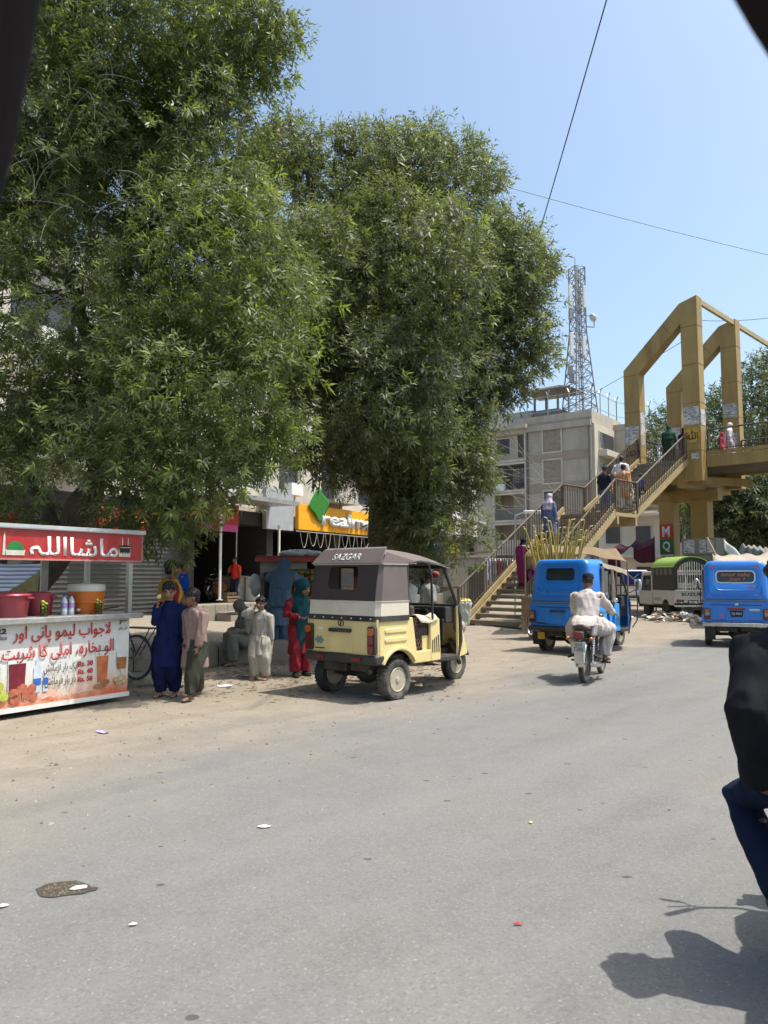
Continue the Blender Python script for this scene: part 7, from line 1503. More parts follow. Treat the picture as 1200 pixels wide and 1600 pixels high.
MB().box((0, 0.79, 1.3), (1.05, 0.03, 0.86)).build('back_panel', M_dark, kio, smooth=0); MB().box((0.53, 0.4, 1.3), (0.03, 0.75, 0.86)).build('side_wall', M_kgrey, kio, smooth=0)
MB().box((0, 0.35, 1.77), (1.3, 1.15, 0.06)).build('roof', M_kred, kio, smooth=0, bevel=0.01); MB().box((0, -0.235, 1.72), (1.32, 0.02, 0.08)).build('roof_edge', mat('kiosk_edge', (0.38, 0.06, 0.04), 0.6), kio, smooth=0)
MB().box((0, -0.08, 0.86), (1.2, 0.3, 0.04)).build('counter', M_wood, kio, smooth=0, bevel=0.006); MB().box((-0.12, -0.02, 1.58), (0.9, 0.02, 0.2)).build('price_board', mat('kiosk_board', (0.35, 0.34, 0.31), 0.7), kio, smooth=0)
pk = [mat('packet_%d' % i, c, 0.35, 0, 0.35, 25, coat=0.3) for i, c in enumerate(((0.55, 0.30, 0.05), (0.45, 0.07, 0.03), (0.15, 0.30, 0.06), (0.5, 0.42, 0.2)))]
Mk = Matrix.Translation((kq.x, kq.y, KZ)) @ Matrix.Rotation(R(6), 4, 'Z')
for i in range(5):
    for j in range(5):
        b = MB(); b.loops([[(-0.045, 0, -0.055), (0.045, 0, -0.055)], [(-0.042, -0.018, -0.03), (0.042, -0.018, -0.03)], [(-0.042, -0.022, 0.02), (0.042, -0.022, 0.02)], [(-0.045, 0, 0.055), (0.045, 0, 0.055)], [(-0.042, 0.018, 0.02), (0.042, 0.018, 0.02)], [(-0.042, 0.018, -0.03), (0.042, 0.018, -0.03)]], cap=False)
        o = b.build('snack_packet', pk[(i * 2 + j) % 4], smooth=60); o.matrix_world = Mk @ Matrix.Translation((0.02 + i * 0.105, -0.04 + 0.01 * (j % 2), 1.02 + j * 0.118)); tag(o, 'bright snack packet hanging in rows in the kiosk opening', 'snack packet', 'snack packets hung in the kiosk')
def crumple(name, label, cat, c, r_, m, seed=0, vox=0.03, amp=0.05, group=None):
    b = MB(); b.ball((0, 0, 0), r_, 14); o = grown(b, name, m, None, vox, 1, fold=amp, fold_scale=(5, 5, 5), fuzz=amp * 0.25, seed=seed); o.location = c; return tag(o, label, cat, group)
M_pbag = mat('milky_plastic', (0.50, 0.50, 0.48), 0.35, 0, 0.12, 8)
crumple('plastic_bag', 'white plastic bag hanging at the left post of the kiosk', 'bag', Mk @ Vector((-0.66, -0.05, 1.22)), (0.10, 0.09, 0.22), M_pbag, 2, 0.018, 0.03)
crumple('plastic_sheet', 'crumpled clear plastic heaped on the kiosk roof', 'plastic sheet', Mk @ Vector((0.2, 0.1, 1.83)), (0.42, 0.3, 0.07), M_pbag, 3, 0.025, 0.035)
# round table top by the kerb
tq = P(378, 957, 13.95); t = thing('round_table', 'small round pale table between the kerb and the kiosk', 'table', (tq.x, tq.y, gz(tq.x, tq.y)))
hgt = tq.z - gz(tq.x, tq.y); MB().lathe([(0.27, hgt - 0.035), (0.28, hgt - 0.02), (0.28, hgt), (0.0, hgt + 0.001)], 28).build('table_top', mat('table_pale', (0.45, 0.40, 0.31), 0.7, 0, 0.12, 6), t); MB().lathe([(0.14, 0), (0.13, 0.02), (0.03, 0.05), (0.03, hgt - 0.03)], 16).build('pedestal', M_steel, t)

# ------------------------------------------------------------------ goods in the shops
def shopbox(name, label, cat, s, dpt, z, d, m, bev=0.015):
    t = thing(name, label, cat, F(s, dpt, z), FRZ); MB().box((0, 0, d[2] / 2), d).build('box_body', m, t, smooth=0, bevel=bev); return t
t = shopbox('chest_freezer', 'white chest freezer on the pavement before the open shop', 'freezer', 1.55, -0.55, 0.56, (1.0, 0.6, 0.85), M_white); MB().box((0, 0, 0.885), (1.02, 0.62, 0.06)).build('lid', M_white, t, smooth=0, bevel=0.01)
t = shopbox('display_counter', 'grey counter standing left of the white chest freezer', 'counter', 0.85, 0.1, 0.56, (0.8, 0.6, 0.9), M_kgrey); MB().box((0, 0, 0.92), (0.86, 0.66, 0.05)).build('counter_top', M_wood, t, smooth=0)
t = shopbox('wooden_crate', 'slatted wooden crate on the pavement of the open shop', 'crate', 0.1, -0.3, 0.56, (0.7, 0.45, 0.10), M_wood, 0)
for k_ in range(2): MB().box((0, -0.2, 0.18 + k_ * 0.12), (0.7, 0.02, 0.08)).build('slat', M_wood, t, smooth=0); MB().box((0, 0.2, 0.18 + k_ * 0.12), (0.7, 0.02, 0.08)).build('slat', M_wood, t, smooth=0)
for x_ in (-0.33, 0.33): MB().box((x_, 0, 0.22), (0.03, 0.42, 0.24)).build('end_board', M_wood, t, smooth=0)
crumple('sack', 'orange brown sack standing on goods in the open shop', 'sack', F(0.35, 0.35, 0.95), (0.32, 0.28, 0.38), cloth('orange_sack', (0.32, 0.13, 0.04)), 4, 0.04, 0.04)
for k_, (s_, d_, h_, c_) in enumerate(((4.4, 0.6, 1.2, (0.12, 0.10, 0.08)), (6.0, 0.8, 1.0, (0.05, 0.09, 0.16)), (9.2, 0.7, 1.3, (0.14, 0.09, 0.05)), (11.0, 0.7, 0.9, (0.20, 0.06, 0.04)), (14.3, 0.6, 1.1, (0.10, 0.14, 0.08)), (16.0, 0.6, 1.4, (0.09, 0.09, 0.10)))):
    lbs = ['dark grey goods cabinet left under the yellow signboard', 'dark blue goods cabinet under the yellow signboard', 'brown goods cabinet in the second shop under the yellow signboard', 'low dull red goods cabinet right under the yellow signboard', 'green goods cabinet below the blue signboard', 'tall dark goods cabinet below the yellow green signboard']
    t = shopbox('goods_cabinet', lbs[k_], 'cabinet', s_, d_, 0.56, (1.3, 0.5, h_), mat('goods_%d' % k_, c_, 0.7, 0, 0.4, 5)); MB().box((0, -0.27, h_ * 0.6), (1.1, 0.03, h_ * 0.5)).build('shelf_front', M_pane, t, smooth=0)

# ------------------------------------------------------------------ by the stairway
bq = P(728, 900, 29.5); t = thing('plaster_booth', 'low plastered booth left of the foot of the stairway', 'booth', (bq.x, 29.5, 0), R(-8))
MB().box((0, 0.9, 1.1), (1.75, 1.8, 2.2)).build('booth_wall', mat('booth_plaster', (0.42, 0.38, 0.32), 0.9, 0, 0.08, 2, dirt=(0.28, 0.24, 0.19), dirt_amt=0.5), t, smooth=0, bevel=0.02); MB().box((0, 0.9, 2.25), (1.95, 2.0, 0.10)).build('roof', M_trim, t, smooth=0); MB().box((0.4, -0.02, 0.95), (0.6, 0.04, 1.8)).build('door', M_shut, t, smooth=0)
MB().beam((-0.8, -0.1, 2.35), (0.9, 0.3, 2.42), 0.5, 0.06).build('roof_board', M_wood, t, smooth=0)
ra, rb = P(758, 873, 27.6), P(814, 874, 28.8)
t = thing('clothes_rack', 'metal rail for clothes standing beside the stairway', 'clothes rack', ra)
rv = rb - ra; MB().tube([(0, 0, 0), rv], 0.02, 8).build('rail', M_steel, t)
for q in (Vector((0, 0, 0)), rv): MB().tube([q, q + Vector((0, 0, -ra.z))], 0.02, 8).build('upright', M_steel, t)
gc = [(0.45, 0.50, 0.55), (0.30, 0.33, 0.36), (0.16, 0.19, 0.24), (0.5, 0.47, 0.42), (0.28, 0.06, 0.08), (0.55, 0.40, 0.36), (0.15, 0.22, 0.20), (0.42, 0.45, 0.5), (0.20, 0.12, 0.14), (0.5, 0.5, 0.48), (0.36, 0.5, 0.5), (0.48, 0.36, 0.40), (0.22, 0.28, 0.33)]
cn = ['pale blue', 'blue grey', 'dark navy', 'cream', 'dark red', 'pale pink', 'dark green', 'light grey blue', 'plum brown', 'off white', 'mint green', 'dusty rose', 'steel blue']
for k_ in range(13):
    c_ = ra.lerp(rb, (k_ + 0.5) / 13); ln_ = 0.75 + 0.3 * rnd.random(); ph = rnd.random() * 6
    b = MB(); b.loft([(c_ + Vector((0, 0, 0.0)), (0.02, 0, 0), (0, 0.05, 0)), (c_ + Vector((0, 0, -0.07)), (0.035, 0, 0), (0, 0.22, 0)), (c_ + Vector((0, 0, -0.35)), (0.04, 0, 0), (0, 0.20, 0)), (c_ + Vector((0.01, 0, -ln_)), (0.05, 0, 0), (0, 0.22, 0))], 14)
    o = grown(b, 'garment', cloth('garment_%d' % k_, gc[k_]), None, 0.022, 2, fold=0.012, seed=k_); tag(o, cn[k_] + ' garment hanging on the clothes rack by the stairway', 'garment', 'clothes hung on the rack by the stairway')
# bag of yellow snacks
sq = G(722, 978); t = thing('snack_sack', 'clear plastic sack heaped with yellow puffed snacks before the stairway', 'sack', (sq.x, sq.y, 0))
b = MB(); b.loft([((0, 0, 0.02), (0.20, 0, 0), (0, 0.18, 0)), ((0, 0, 0.3), (0.25, 0, 0), (0, 0.22, 0)), ((0.02, 0, 0.62), (0.27, 0, 0), (0, 0.23, 0)), ((0.03, 0, 0.70), (0.28, 0, 0), (0, 0.24, 0))], 18); grown(b, 'sack_body', mat('sack_plastic', (0.40, 0.43, 0.40), 0.4, 0, 0.15, 10), t, 0.025, 2, fold=0.02, seed=3)
b = MB()
for k_ in range(60): a_ = rnd.random() * 6.28; r_ = 0.25 * math.sqrt(rnd.random()); b.ball((0.03 + r_ * math.cos(a_), r_ * math.sin(a_) * 0.85, 0.72 + 0.10 * (1 - r_ / 0.25) * rnd.random() + 0.02), 0.03 + 0.02 * rnd.random(), 7)
b.build('puffed_snacks', mat('puff_yellow', (0.62, 0.52, 0.20), 0.8, 0, 0.15, 30), t)
# juice stall with sugarcane, brown awning behind the blue three-wheeler
jq = P(872, 960, 18.6); t = thing('juice_cart', 'wooden handcart behind the blue three-wheeler carrying sugarcane', 'handcart', (jq.x, 18.6, 0), R(10))
MB().box((0, 0, 0.75), (1.5, 0.9, 0.5)).build('cart_box', M_wood, t, smooth=0, bevel=0.01)
for x_ in (-0.5, 0.5):
    for y_ in (-0.5, 0.5): wheel(t, (x_, y_, 0.27), 0.27, 0.05, M_alu, spokes=12, rimr=0.85)
M_cane = mat('sugarcane_green', (0.42, 0.34, 0.075), 0.55, 0, 0.2, 3, dirt=(0.22, 0.17, 0.05), dirt_amt=0.6, dscale=8); M_cane2 = mat('sugarcane_cut', (0.55, 0.50, 0.28), 0.6)
rc = random.Random(3)
for k_ in range(54):
    u = rc.uniform(-1, 1); ln_ = rc.uniform(1.35, 2.1) * (1.0 - 0.10 * abs(u)); bx_ = u * 0.40; by_ = rc.uniform(-0.3, 0.25)
    dx = u * 0.36 + 0.04 + rc.uniform(-0.12, 0.12); dy = rc.uniform(-0.18, 0.15); bend = rc.uniform(-0.08, 0.14) * (1 if u > 0 else -1)
    pts = []; rs = []
    for i in range(12):
        f = i / 11; pts.append(Vector((jq.x + bx_ + dx * f + bend * f ** 3, 18.6 + by_ + dy * f, 1.0 + ln_ * f * (1 - 0.06 * f * f)))); rs.append(0.019 - 0.005 * f + (0.0025 if i % 2 else 0))
    b = MB(); b.tube(pts, rs, 7, 0); b.tube([pts[-1], pts[-1] + (pts[-1] - pts[-2]) * 0.25 + Vector((bend * 0.6, 0, -0.02))], [0.014, 0.012], 7, 1)
    o = b.build('sugarcane_stalk', [M_cane, M_cane2]); tag(o, 'tall yellow green sugarcane stalk in the bundle above the blue three-wheeler', 'sugarcane', 'sugarcane stalks bundled above the blue three-wheeler')
ta = [P(820, 866, 20.0), P(980, 878, 20.2), P(962, 858, 22.6), P(838, 850, 22.6)]
t = thing('brown_awning', 'sagging brown cloth awning behind the sugarcane stalks', 'awning', (0, 0, 0))
def aw(u, v):
    p_ = ta[0].lerp(ta[1], u).lerp(ta[3].lerp(ta[2], u), v); return p_ + Vector((0, 0, 0.12 * math.sin(math.pi * min(1, u * 1.05)) * (1 - v) - 0.10 * math.sin(math.pi * u) * math.sin(math.pi * v) + 0.02 * math.sin(u * 22 + v * 5)))
MB().grid(aw, 26, 10).build('awning_cloth', cloth('brown_awning', (0.20, 0.145, 0.09)), t, smooth=180, solid=0.01)
MB().grid(lambda u, v: aw(u * 0.42, 0) + Vector((0, 0.0, -0.42 * v * (1 - 0.5 * u))), 14, 4).build('awning_flap', cloth('brown_flap', (0.16, 0.115, 0.07)), t, smooth=180, solid=0.01)
for q in ta: MB().tube([(q.x, q.y, 0), q], 0.022, 7).build('awning_pole', M_wood, t)
# maroon canopy further back, with stall goods beneath
tm = [P(950, 862, 31), P(1022, 848, 31), P(1022, 838, 33), P(968, 850, 34)]
t = thing('maroon_canopy', 'dark maroon cloth canopy with a hanging flap before the bridge pillar', 'canopy', (0, 0, 0))
def mw(u, v):
    p_ = tm[0].lerp(tm[1], u).lerp(tm[3].lerp(tm[2], u), v); return p_ + Vector((0, 0, -0.22 * math.sin(math.pi * ((u * 2) % 1.0)) * 0.8 + 0.03 * math.sin(u * 17)))
M_mar = cloth('maroon', (0.075, 0.018, 0.025)); MB().grid(mw, 24, 8).build('canopy_cloth', M_mar, t, smooth=180, solid=0.01)
MB().grid(lambda u, v: mw(0.55 + 0.45 * u, 0) + Vector((0, 0.03 * math.sin(u * 14), -0.75 * v * (0.55 + 0.45 * u))), 12, 6).build('canopy_flap', M_mar, t, smooth=180, solid=0.01)
MB().grid(lambda u, v: mw(0.25 * u, 0) + Vector((0, 0.02, -0.9 * v)), 8, 6).build('canopy_flap', M_mar, t, smooth=180, solid=0.01)
for q in tm: MB().tube([(q.x, q.y, 0), q], 0.025, 7).build('canopy_pole', M_blackp, t)
vq = P(985, 905, 33); t = thing('parked_van', 'white van parked beyond the maroon canopy', 'van', (P(985, 905, 39).x - 0.2, 40, 0), R(10))
b = MB(); b.prism([(-0.78, 0.4), (0.78, 0.4), (0.8, 1.0), (0.66, 1.8), (-0.66, 1.8), (-0.8, 1.0)], 'y', -1.6, 1.8); b.build('van_body', M_pw, t, smooth=30, bevel=0.06)
MB().prism([(-0.62, 1.05), (0.62, 1.05), (0.54, 1.62), (-0.54, 1.62)], 'y', -1.62, -1.59).build('windscreen', M_pane, t, smooth=0)
for x_ in (-0.62, 0.62):
    for y_ in (-1.0, 1.2): wheel(t, (x_, y_, 0.28), 0.28, 0.16)
    MB().box((x_ * 0.85, -1.62, 0.75), (0.24, 0.04, 0.14)).build('headlight', M_lens_w, t, smooth=0, bevel=0.02)
MB().box((0, -1.66, 0.48), (1.56, 0.1, 0.16)).build('bumper', M_blackp, t, smooth=0, bevel=0.03)
gq = P(986, 885, 33); t = thing('blue_crate', 'blue printed carton stacked under the maroon canopy', 'carton', (gq.x, 33, 1.15)); MB().box((0, 0, 0.28), (0.75, 0.5, 0.55)).build('carton_body', mat('carton_blue', (0.02, 0.07, 0.38), 0.6), t, smooth=0, bevel=0.01); MB().prism([(-0.25, 0.42), (0, 0.2), (0.25, 0.42), (0.25, 0.48), (0, 0.28), (-0.25, 0.48)], 'y', -0.26, -0.252).build('print', M_white, t, smooth=0)
t = thing('stall_table', 'wooden stall table carrying the blue carton', 'table', (gq.x, 33, 0)); MB().box((0, 0, 1.11), (1.8, 0.8, 0.06)).build('table_top', M_wood, t, smooth=0)
for x_ in (-0.8, 0.8):
    for y_ in (-0.3, 0.3): MB().box((x_, y_, 0.54), (0.06, 0.06, 1.08)).build('leg', M_wood, t, smooth=0)
# pale tarpaulins at the right
def tarp(label, cs_, m, seed, n_=22, amp=0.12, poles=True):
    t = thing('tarpaulin', label, 'tarpaulin', (0, 0, 0))
    def fn(u, v):
        p_ = cs_[0].lerp(cs_[1], u).lerp(cs_[3].lerp(cs_[2], u), v); return p_ + Vector((0, 0, amp * (noise.noise(Vector((u * 4 + seed, v * 3, 0))) - 0.8 * math.sin(math.pi * u) * math.sin(math.pi * v)) + 0.05 * math.sin(u * 30 + v * 9)))
    MB().grid(fn, n_, n_ // 2).build('tarpaulin_cloth', m, t, smooth=180, solid=0.012)
    if poles:
        for q in cs_: MB().tube([(q.x, q.y, 0), q], 0.025, 7).build('tarpaulin_pole', M_wood, t)
tarp('dirty white tarpaulin stretched behind the right hand blue three-wheeler', [P(1118, 893, 22), P(1250, 888, 22), P(1260, 866, 27), P(1112, 866, 26)], cloth('dirty_white', (0.36, 0.31, 0.245)), 1, amp=0.2)
tarp('grey tarpaulin peak behind the dirty white tarpaulin at the right', [P(1140, 872, 28), P(1210, 874, 28), P(1205, 858, 32), P(1162, 850, 32)], cloth('grey_tarp', (0.22, 0.22, 0.20)), 5)
MB().tube([P(1105, 840, 26), P(1135, 900, 24)], 0.03, 7).build('leaning_pole', M_wood); tag(bpy.data.objects['leaning_pole'], 'slanting wooden pole beside the bridge pillar holding the tarpaulin', 'pole')
fq = P(1130, 858, 27); t = thing('party_flag', 'small green and white flag drooping over the dirty white tarpaulin', 'flag', (fq.x, 27, 0))
MB().tube([(0, 0, 0), (0, 0, fq.z + 0.4)], 0.018, 7).build('flag_pole', M_wood, t); MB().grid(lambda u, v: (0.04 + 0.6 * u * (1 - 0.3 * v), 0.06 * math.sin(u * 8), fq.z + 0.35 - 0.55 * u - 0.35 * v), 10, 5).build('flag_cloth', cloth('flag_white', (0.6, 0.62, 0.58)), t, smooth=180, solid=0.006); MB().grid(lambda u, v: (0.03 + 0.5 * u, 0.02 + 0.05 * math.sin(u * 8), fq.z + 0.12 - 0.5 * u - 0.3 * v), 10, 5).build('flag_stripe', cloth('flag_green', (0.02, 0.16, 0.06)), t, smooth=180, solid=0.006)

# ------------------------------------------------------------------ rubbish
hq = at(1072, 972); b = MB(); hm = [mat('rubbish_%d' % i, c, 0.7, 0, 0.2, 9) for i, c in enumerate(((0.62, 0.60, 0.55), (0.45, 0.40, 0.34), (0.30, 0.20, 0.12), (0.55, 0.56, 0.58), (0.2, 0.16, 0.12)))]
rr = random.Random(11)
for k_ in range(150):
    x_, y_ = rr.gauss(0, 0.55), rr.gauss(0, 0.9); z_ = max(0.0, 0.22 - 0.12 * (x_ * x_ + y_ * y_ * 0.3)) * rr.random(); s_ = rr.uniform(0.05, 0.16)
    M_ = Matrix.Translation((hq.x + x_, hq.y + 0.6 + y_, z_ + s_ * 0.35)) @ Matrix.Rotation(rr.random() * 6, 4, 'Z') @ Matrix.Rotation(rr.uniform(-0.8, 0.8), 4, 'X')
    b.add([(-s_, -s_ * 0.6, 0), (s_, -s_ * 0.7, 0.03), (s_ * 0.8, s_ * 0.6, -0.02), (-s_ * 0.7, s_ * 0.7, 0.03), (0, 0, s_ * 0.5)], [(0, 1, 4), (1, 2, 4), (2, 3, 4), (3, 0, 4), (3, 2, 1, 0)], rr.randrange(5), M_)
o = b.build('rubbish_heap', hm, smooth=0); tag(o, 'heap of mixed rubbish and torn plastic beyond the sandy verge', 'rubbish', kind='stuff')
# pebbles and crumbs lying on the sand
b = MB(); pm = [mat('pebble_%d' % i, c, 0.9, 0, 0.2, 20) for i, c in enumerate(((0.22, 0.185, 0.145), (0.30, 0.26, 0.21), (0.13, 0.105, 0.08)))]
rr = random.Random(5)
for k_ in range(5200):
    y_ = 4.5 + 20 * rr.random() ** 1.25; x_ = rr.uniform(-0.55, 0.52) * y_
    s_ = -0.78 * x_ + 0.62 * (y_ - 7.8)
    if rr.random() > (0.05 + 0.95 * smooth01((s_ + 1.2) / 2.6)): continue
    r_ = rr.uniform(0.006, 0.02) * (1.6 if rr.random() < 0.03 else 0.9); z_ = gz(x_, y_)
    b.add([(-r_, 0, 0), (0, -r_ * 0.8, 0), (r_, 0, 0), (0, r_ * 0.9, 0), (r_ * 0.2, 0, r_ * rr.uniform(0.5, 0.9))], [(0, 1, 4), (1, 2, 4), (2, 3, 4), (3, 0, 4)], rr.randrange(3), Matrix.Translation((x_, y_, z_ - 0.001)) @ Matrix.Rotation(rr.random() * 6, 4, 'Z'))
o = b.build('pebbles', pm, smooth=0, recalc=False); tag(o, 'small stones and crumbs scattered over the sandy verge', 'pebbles', kind='stuff')
# dropped leaves under the trees
b = MB(); rr = random.Random(6); lm = [mat('dry_leaf_%d' % i, c, 0.8, 0, 0.2, 20) for i, c in enumerate(((0.16, 0.11, 0.05), (0.09, 0.06, 0.03), (0.20, 0.17, 0.07)))]
for k_ in range(2000):
    x_ = rr.uniform(-6.5, 1.0); y_ = rr.gauss(12.2, 1.5) + 0.3 * x_ * 0.2
    if y_ < 9.2: continue
    a_ = rr.random() * 6.28; L_ = rr.uniform(0.03, 0.06); z_ = gz(x_, y_) + 0.006
    b.add([(-L_, 0, 0), (0, -L_ * 0.22, 0.006), (L_, 0, 0.0), (0, L_ * 0.22, 0.006)], [(0, 1, 2, 3)], rr.randrange(3), Matrix.Translation((x_, y_, z_)) @ Matrix.Rotation(a_, 4, 'Z'))
o = b.build('fallen_leaves', lm, smooth=0, recalc=False); tag(o, 'dry narrow leaves fallen on the ground under the trees', 'leaves', kind='stuff')
# single scraps on the road
def scrap(px, py, w_, d_, m, label, rz=0.3, cat='paper scrap', seed=0):
    q = at(px, py); r_ = random.Random(seed)
    n_ = 9; loop = [(w_ / 2 * math.cos(2 * math.pi * k_ / n_) * r_.uniform(0.75, 1.15), d_ / 2 * math.sin(2 * math.pi * k_ / n_) * r_.uniform(0.75, 1.15)) for k_ in range(n_)]
    b = MB(); b.v = [Vector((p_[0], p_[1], 0.004 + 0.02 * r_.random() * (w_ > 0.1))) for p_ in loop] + [Vector((0, 0, 0.012))]; b.f = [[k_, (k_ + 1) % n_, n_] for k_ in range(n_)]; b.m = [0] * n_
    o = b.build('litter_scrap', m, smooth=0, solid=0.003); o.location = (q.x, q.y, q.z + 0.004); o.rotation_euler = (0, 0, rz); return tag(o, label, cat)
M_lit = mat('litter_white', (0.62, 0.61, 0.60), 0.7, 0, 0.1, 20); M_litp = mat('litter_violet', (0.42, 0.36, 0.55), 0.6)
scrap(160, 1146, 0.17, 0.07, M_litp, 'folded white and violet paper lying on the sand before the cart', -0.5, seed=1); scrap(412, 1293, 0.075, 0.05, M_lit, 'small white paper scrap alone in the middle of the road', 0.2, seed=2)
scrap(124, 1389, 0.085, 0.06, M_pbag, 'crumpled white plastic lying in the dark pothole', 0.4, 'plastic scrap', 3); scrap(810, 1446, 0.045, 0.012, mat('litter_red', (0.5, 0.03, 0.04), 0.6), 'tiny red scrap on the road towards the lower right', 0.0, seed=4)
scrap(208, 1447, 0.035, 0.015, M_lit, 'thin white sliver on the road below the dark pothole', 0.3, seed=5); scrap(829, 1287, 0.025, 0.02, mat('litter_yellow', (0.6, 0.5, 0.1), 0.6), 'tiny yellow crumb on the road right of the centre', 0, seed=6)
scrap(350, 1073, 0.26, 0.16, M_lit, 'flattened pale paper between the two groups of boys', 0.2, seed=7); scrap(385, 1057, 0.26, 0.12, mat('litter_teal', (0.05, 0.22, 0.20), 0.6), 'teal plastic scrap on the ground left of the boy in white', 0.3, 'plastic scrap', 8)
scrap(668, 1058, 0.12, 0.06, M_lit, 'pale scrap under the front of the cream three-wheeler', 0.4, seed=9); scrap(3, 1418, 0.06, 0.03, M_lit, 'white scrap on the road at the left edge', 0.4, seed=10); scrap(795, 985, 0.5, 0.3, cloth('rag_pale', (0.45, 0.38, 0.30)), 'pale rag dropped at the foot of the stairway', 0.5, 'rag', 11)
# pothole with grit
pq = at(100, 1390); b = MB(); r_ = random.Random(8); n_ = 26; loop = []
for k_ in range(n_):
    a_ = 2 * math.pi * k_ / n_; q = 1 + 0.22 * noise.noise(Vector((math.cos(a_) * 1.6, math.sin(a_) * 1.6, 4))) + r_.uniform(-0.06, 0.06); loop.append((0.135 * math.cos(a_) * q + (0.012 * max(0, math.cos(a_)) ** 2), 0.105 * math.sin(a_) * q * (1 - 0.4 * max(0, math.cos(a_)))))
b.v = [Vector((x_, y_, 0.004)) for x_, y_ in loop] + [Vector((0, 0, 0.004))]; b.f = [[k_, (k_ + 1) % n_, n_] for k_ in range(n_)]; b.m = [0] * n_
for k_ in range(60):
    a_ = r_.random() * 6.28; q = 0.105 * math.sqrt(r_.random()); s_ = r_.uniform(0.003, 0.007); b.add([(-s_, 0, 0), (0, -s_, 0), (s_, 0, 0), (0, s_, 0), (0, 0, s_)], [(0, 1, 4), (1, 2, 4), (2, 3, 4), (3, 0, 4)], 1, Matrix.Translation((q * math.cos(a_), q * 0.75 * math.sin(a_), 0.004)))
o = b.build('pothole', [mat('damp_grit', (0.058, 0.043, 0.031), 0.75, 0, 0.45, 40, bmp=0.5, bscale=120), mat('grit_stone', (0.16, 0.135, 0.10), 0.8)], smooth=0, recalc=False); o.location = (pq.x, pq.y, pq.z); tag(o, kind='structure')

# ================================================================== TREES
def leaf_material(name, col, tip, trans=0.35, rough=0.42):
    m, t, b = nodes(name)
    at_ = t.nodes.new('ShaderNodeAttribute'); at_.attribute_name = 'tint'
    c = mixc(t, at_.outputs['Fac'], col, tip)
    oc = t.nodes.new('ShaderNodeTexCoord').outputs['Object']
    c = mixc(t, ramp(t, noise_tex(t, oc, 0.9, 4, 0.6), [(0.42, 0.0), (0.62, 0.45)]), c, tuple(q * 0.8 + 0.022 for q in (col[0] * 1.2, col[1], col[2] * 1.3)))
    t.links.new(c, b.inputs['Base Color']); b.inputs['Roughness'].default_value = rough; b.inputs['Specular IOR Level'].default_value = 0.36
    tr = N(t, 'ShaderNodeBsdfTranslucent'); g = mixc(t, 1.0, c, (1.35, 1.5, 0.55), 'MULTIPLY'); t.links.new(g, tr.inputs[0])
    mx = N(t, 'ShaderNodeMixShader'); mx.inputs[0].default_value = trans; t.links.new(b.outputs[0], mx.inputs[1]); t.links.new(tr.outputs[0], mx.inputs[2]); t.links.new(mx.outputs[0], t.nodes['Material Output'].inputs[0]); return m
def fast_mesh(name, verts, quads, mats, attr=None, parent=None):
    me = bpy.data.meshes.new(name); nv, nf = len(verts), len(quads)
    me.vertices.add(nv); me.vertices.foreach_set('co', verts.astype(np.float32).ravel()); me.loops.add(nf * 4); me.loops.foreach_set('vertex_index', quads.astype(np.int32).ravel())
    me.polygons.add(nf); me.polygons.foreach_set('loop_start', np.arange(0, nf * 4, 4, dtype=np.int32)); me.polygons.foreach_set('loop_total', np.full(nf, 4, dtype=np.int32))
    if attr is not None:
        a_ = me.attributes.new('tint', 'FLOAT', 'FACE'); a_.data.foreach_set('value', attr.astype(np.float32))
    me.update(calc_edges=True); me.materials.append(mats); o = bpy.data.objects.new(name, me); COL.objects.link(o)
    if parent is not None: o.parent = parent
    return o
def nrm(a): return a / np.maximum(1e-9, np.linalg.norm(a, axis=-1, keepdims=True))
def vnoise(p, seed):
    """smooth lattice noise in -1..1 for many points at once"""
    rg = np.random.RandomState(seed); tab = rg.rand(32, 32, 32) * 2 - 1; i = np.floor(p).astype(int); f = p - i; f = f * f * (3 - 2 * f); out = 0
    for dx in (0, 1):
        for dy in (0, 1):
            for dz in (0, 1):
                w_ = (f[:, 0] if dx else 1 - f[:, 0]) * (f[:, 1] if dy else 1 - f[:, 1]) * (f[:, 2] if dz else 1 - f[:, 2]); out = out + w_ * tab[(i[:, 0] + dx) % 32, (i[:, 1] + dy) % 32, (i[:, 2] + dz) % 32]
    return out
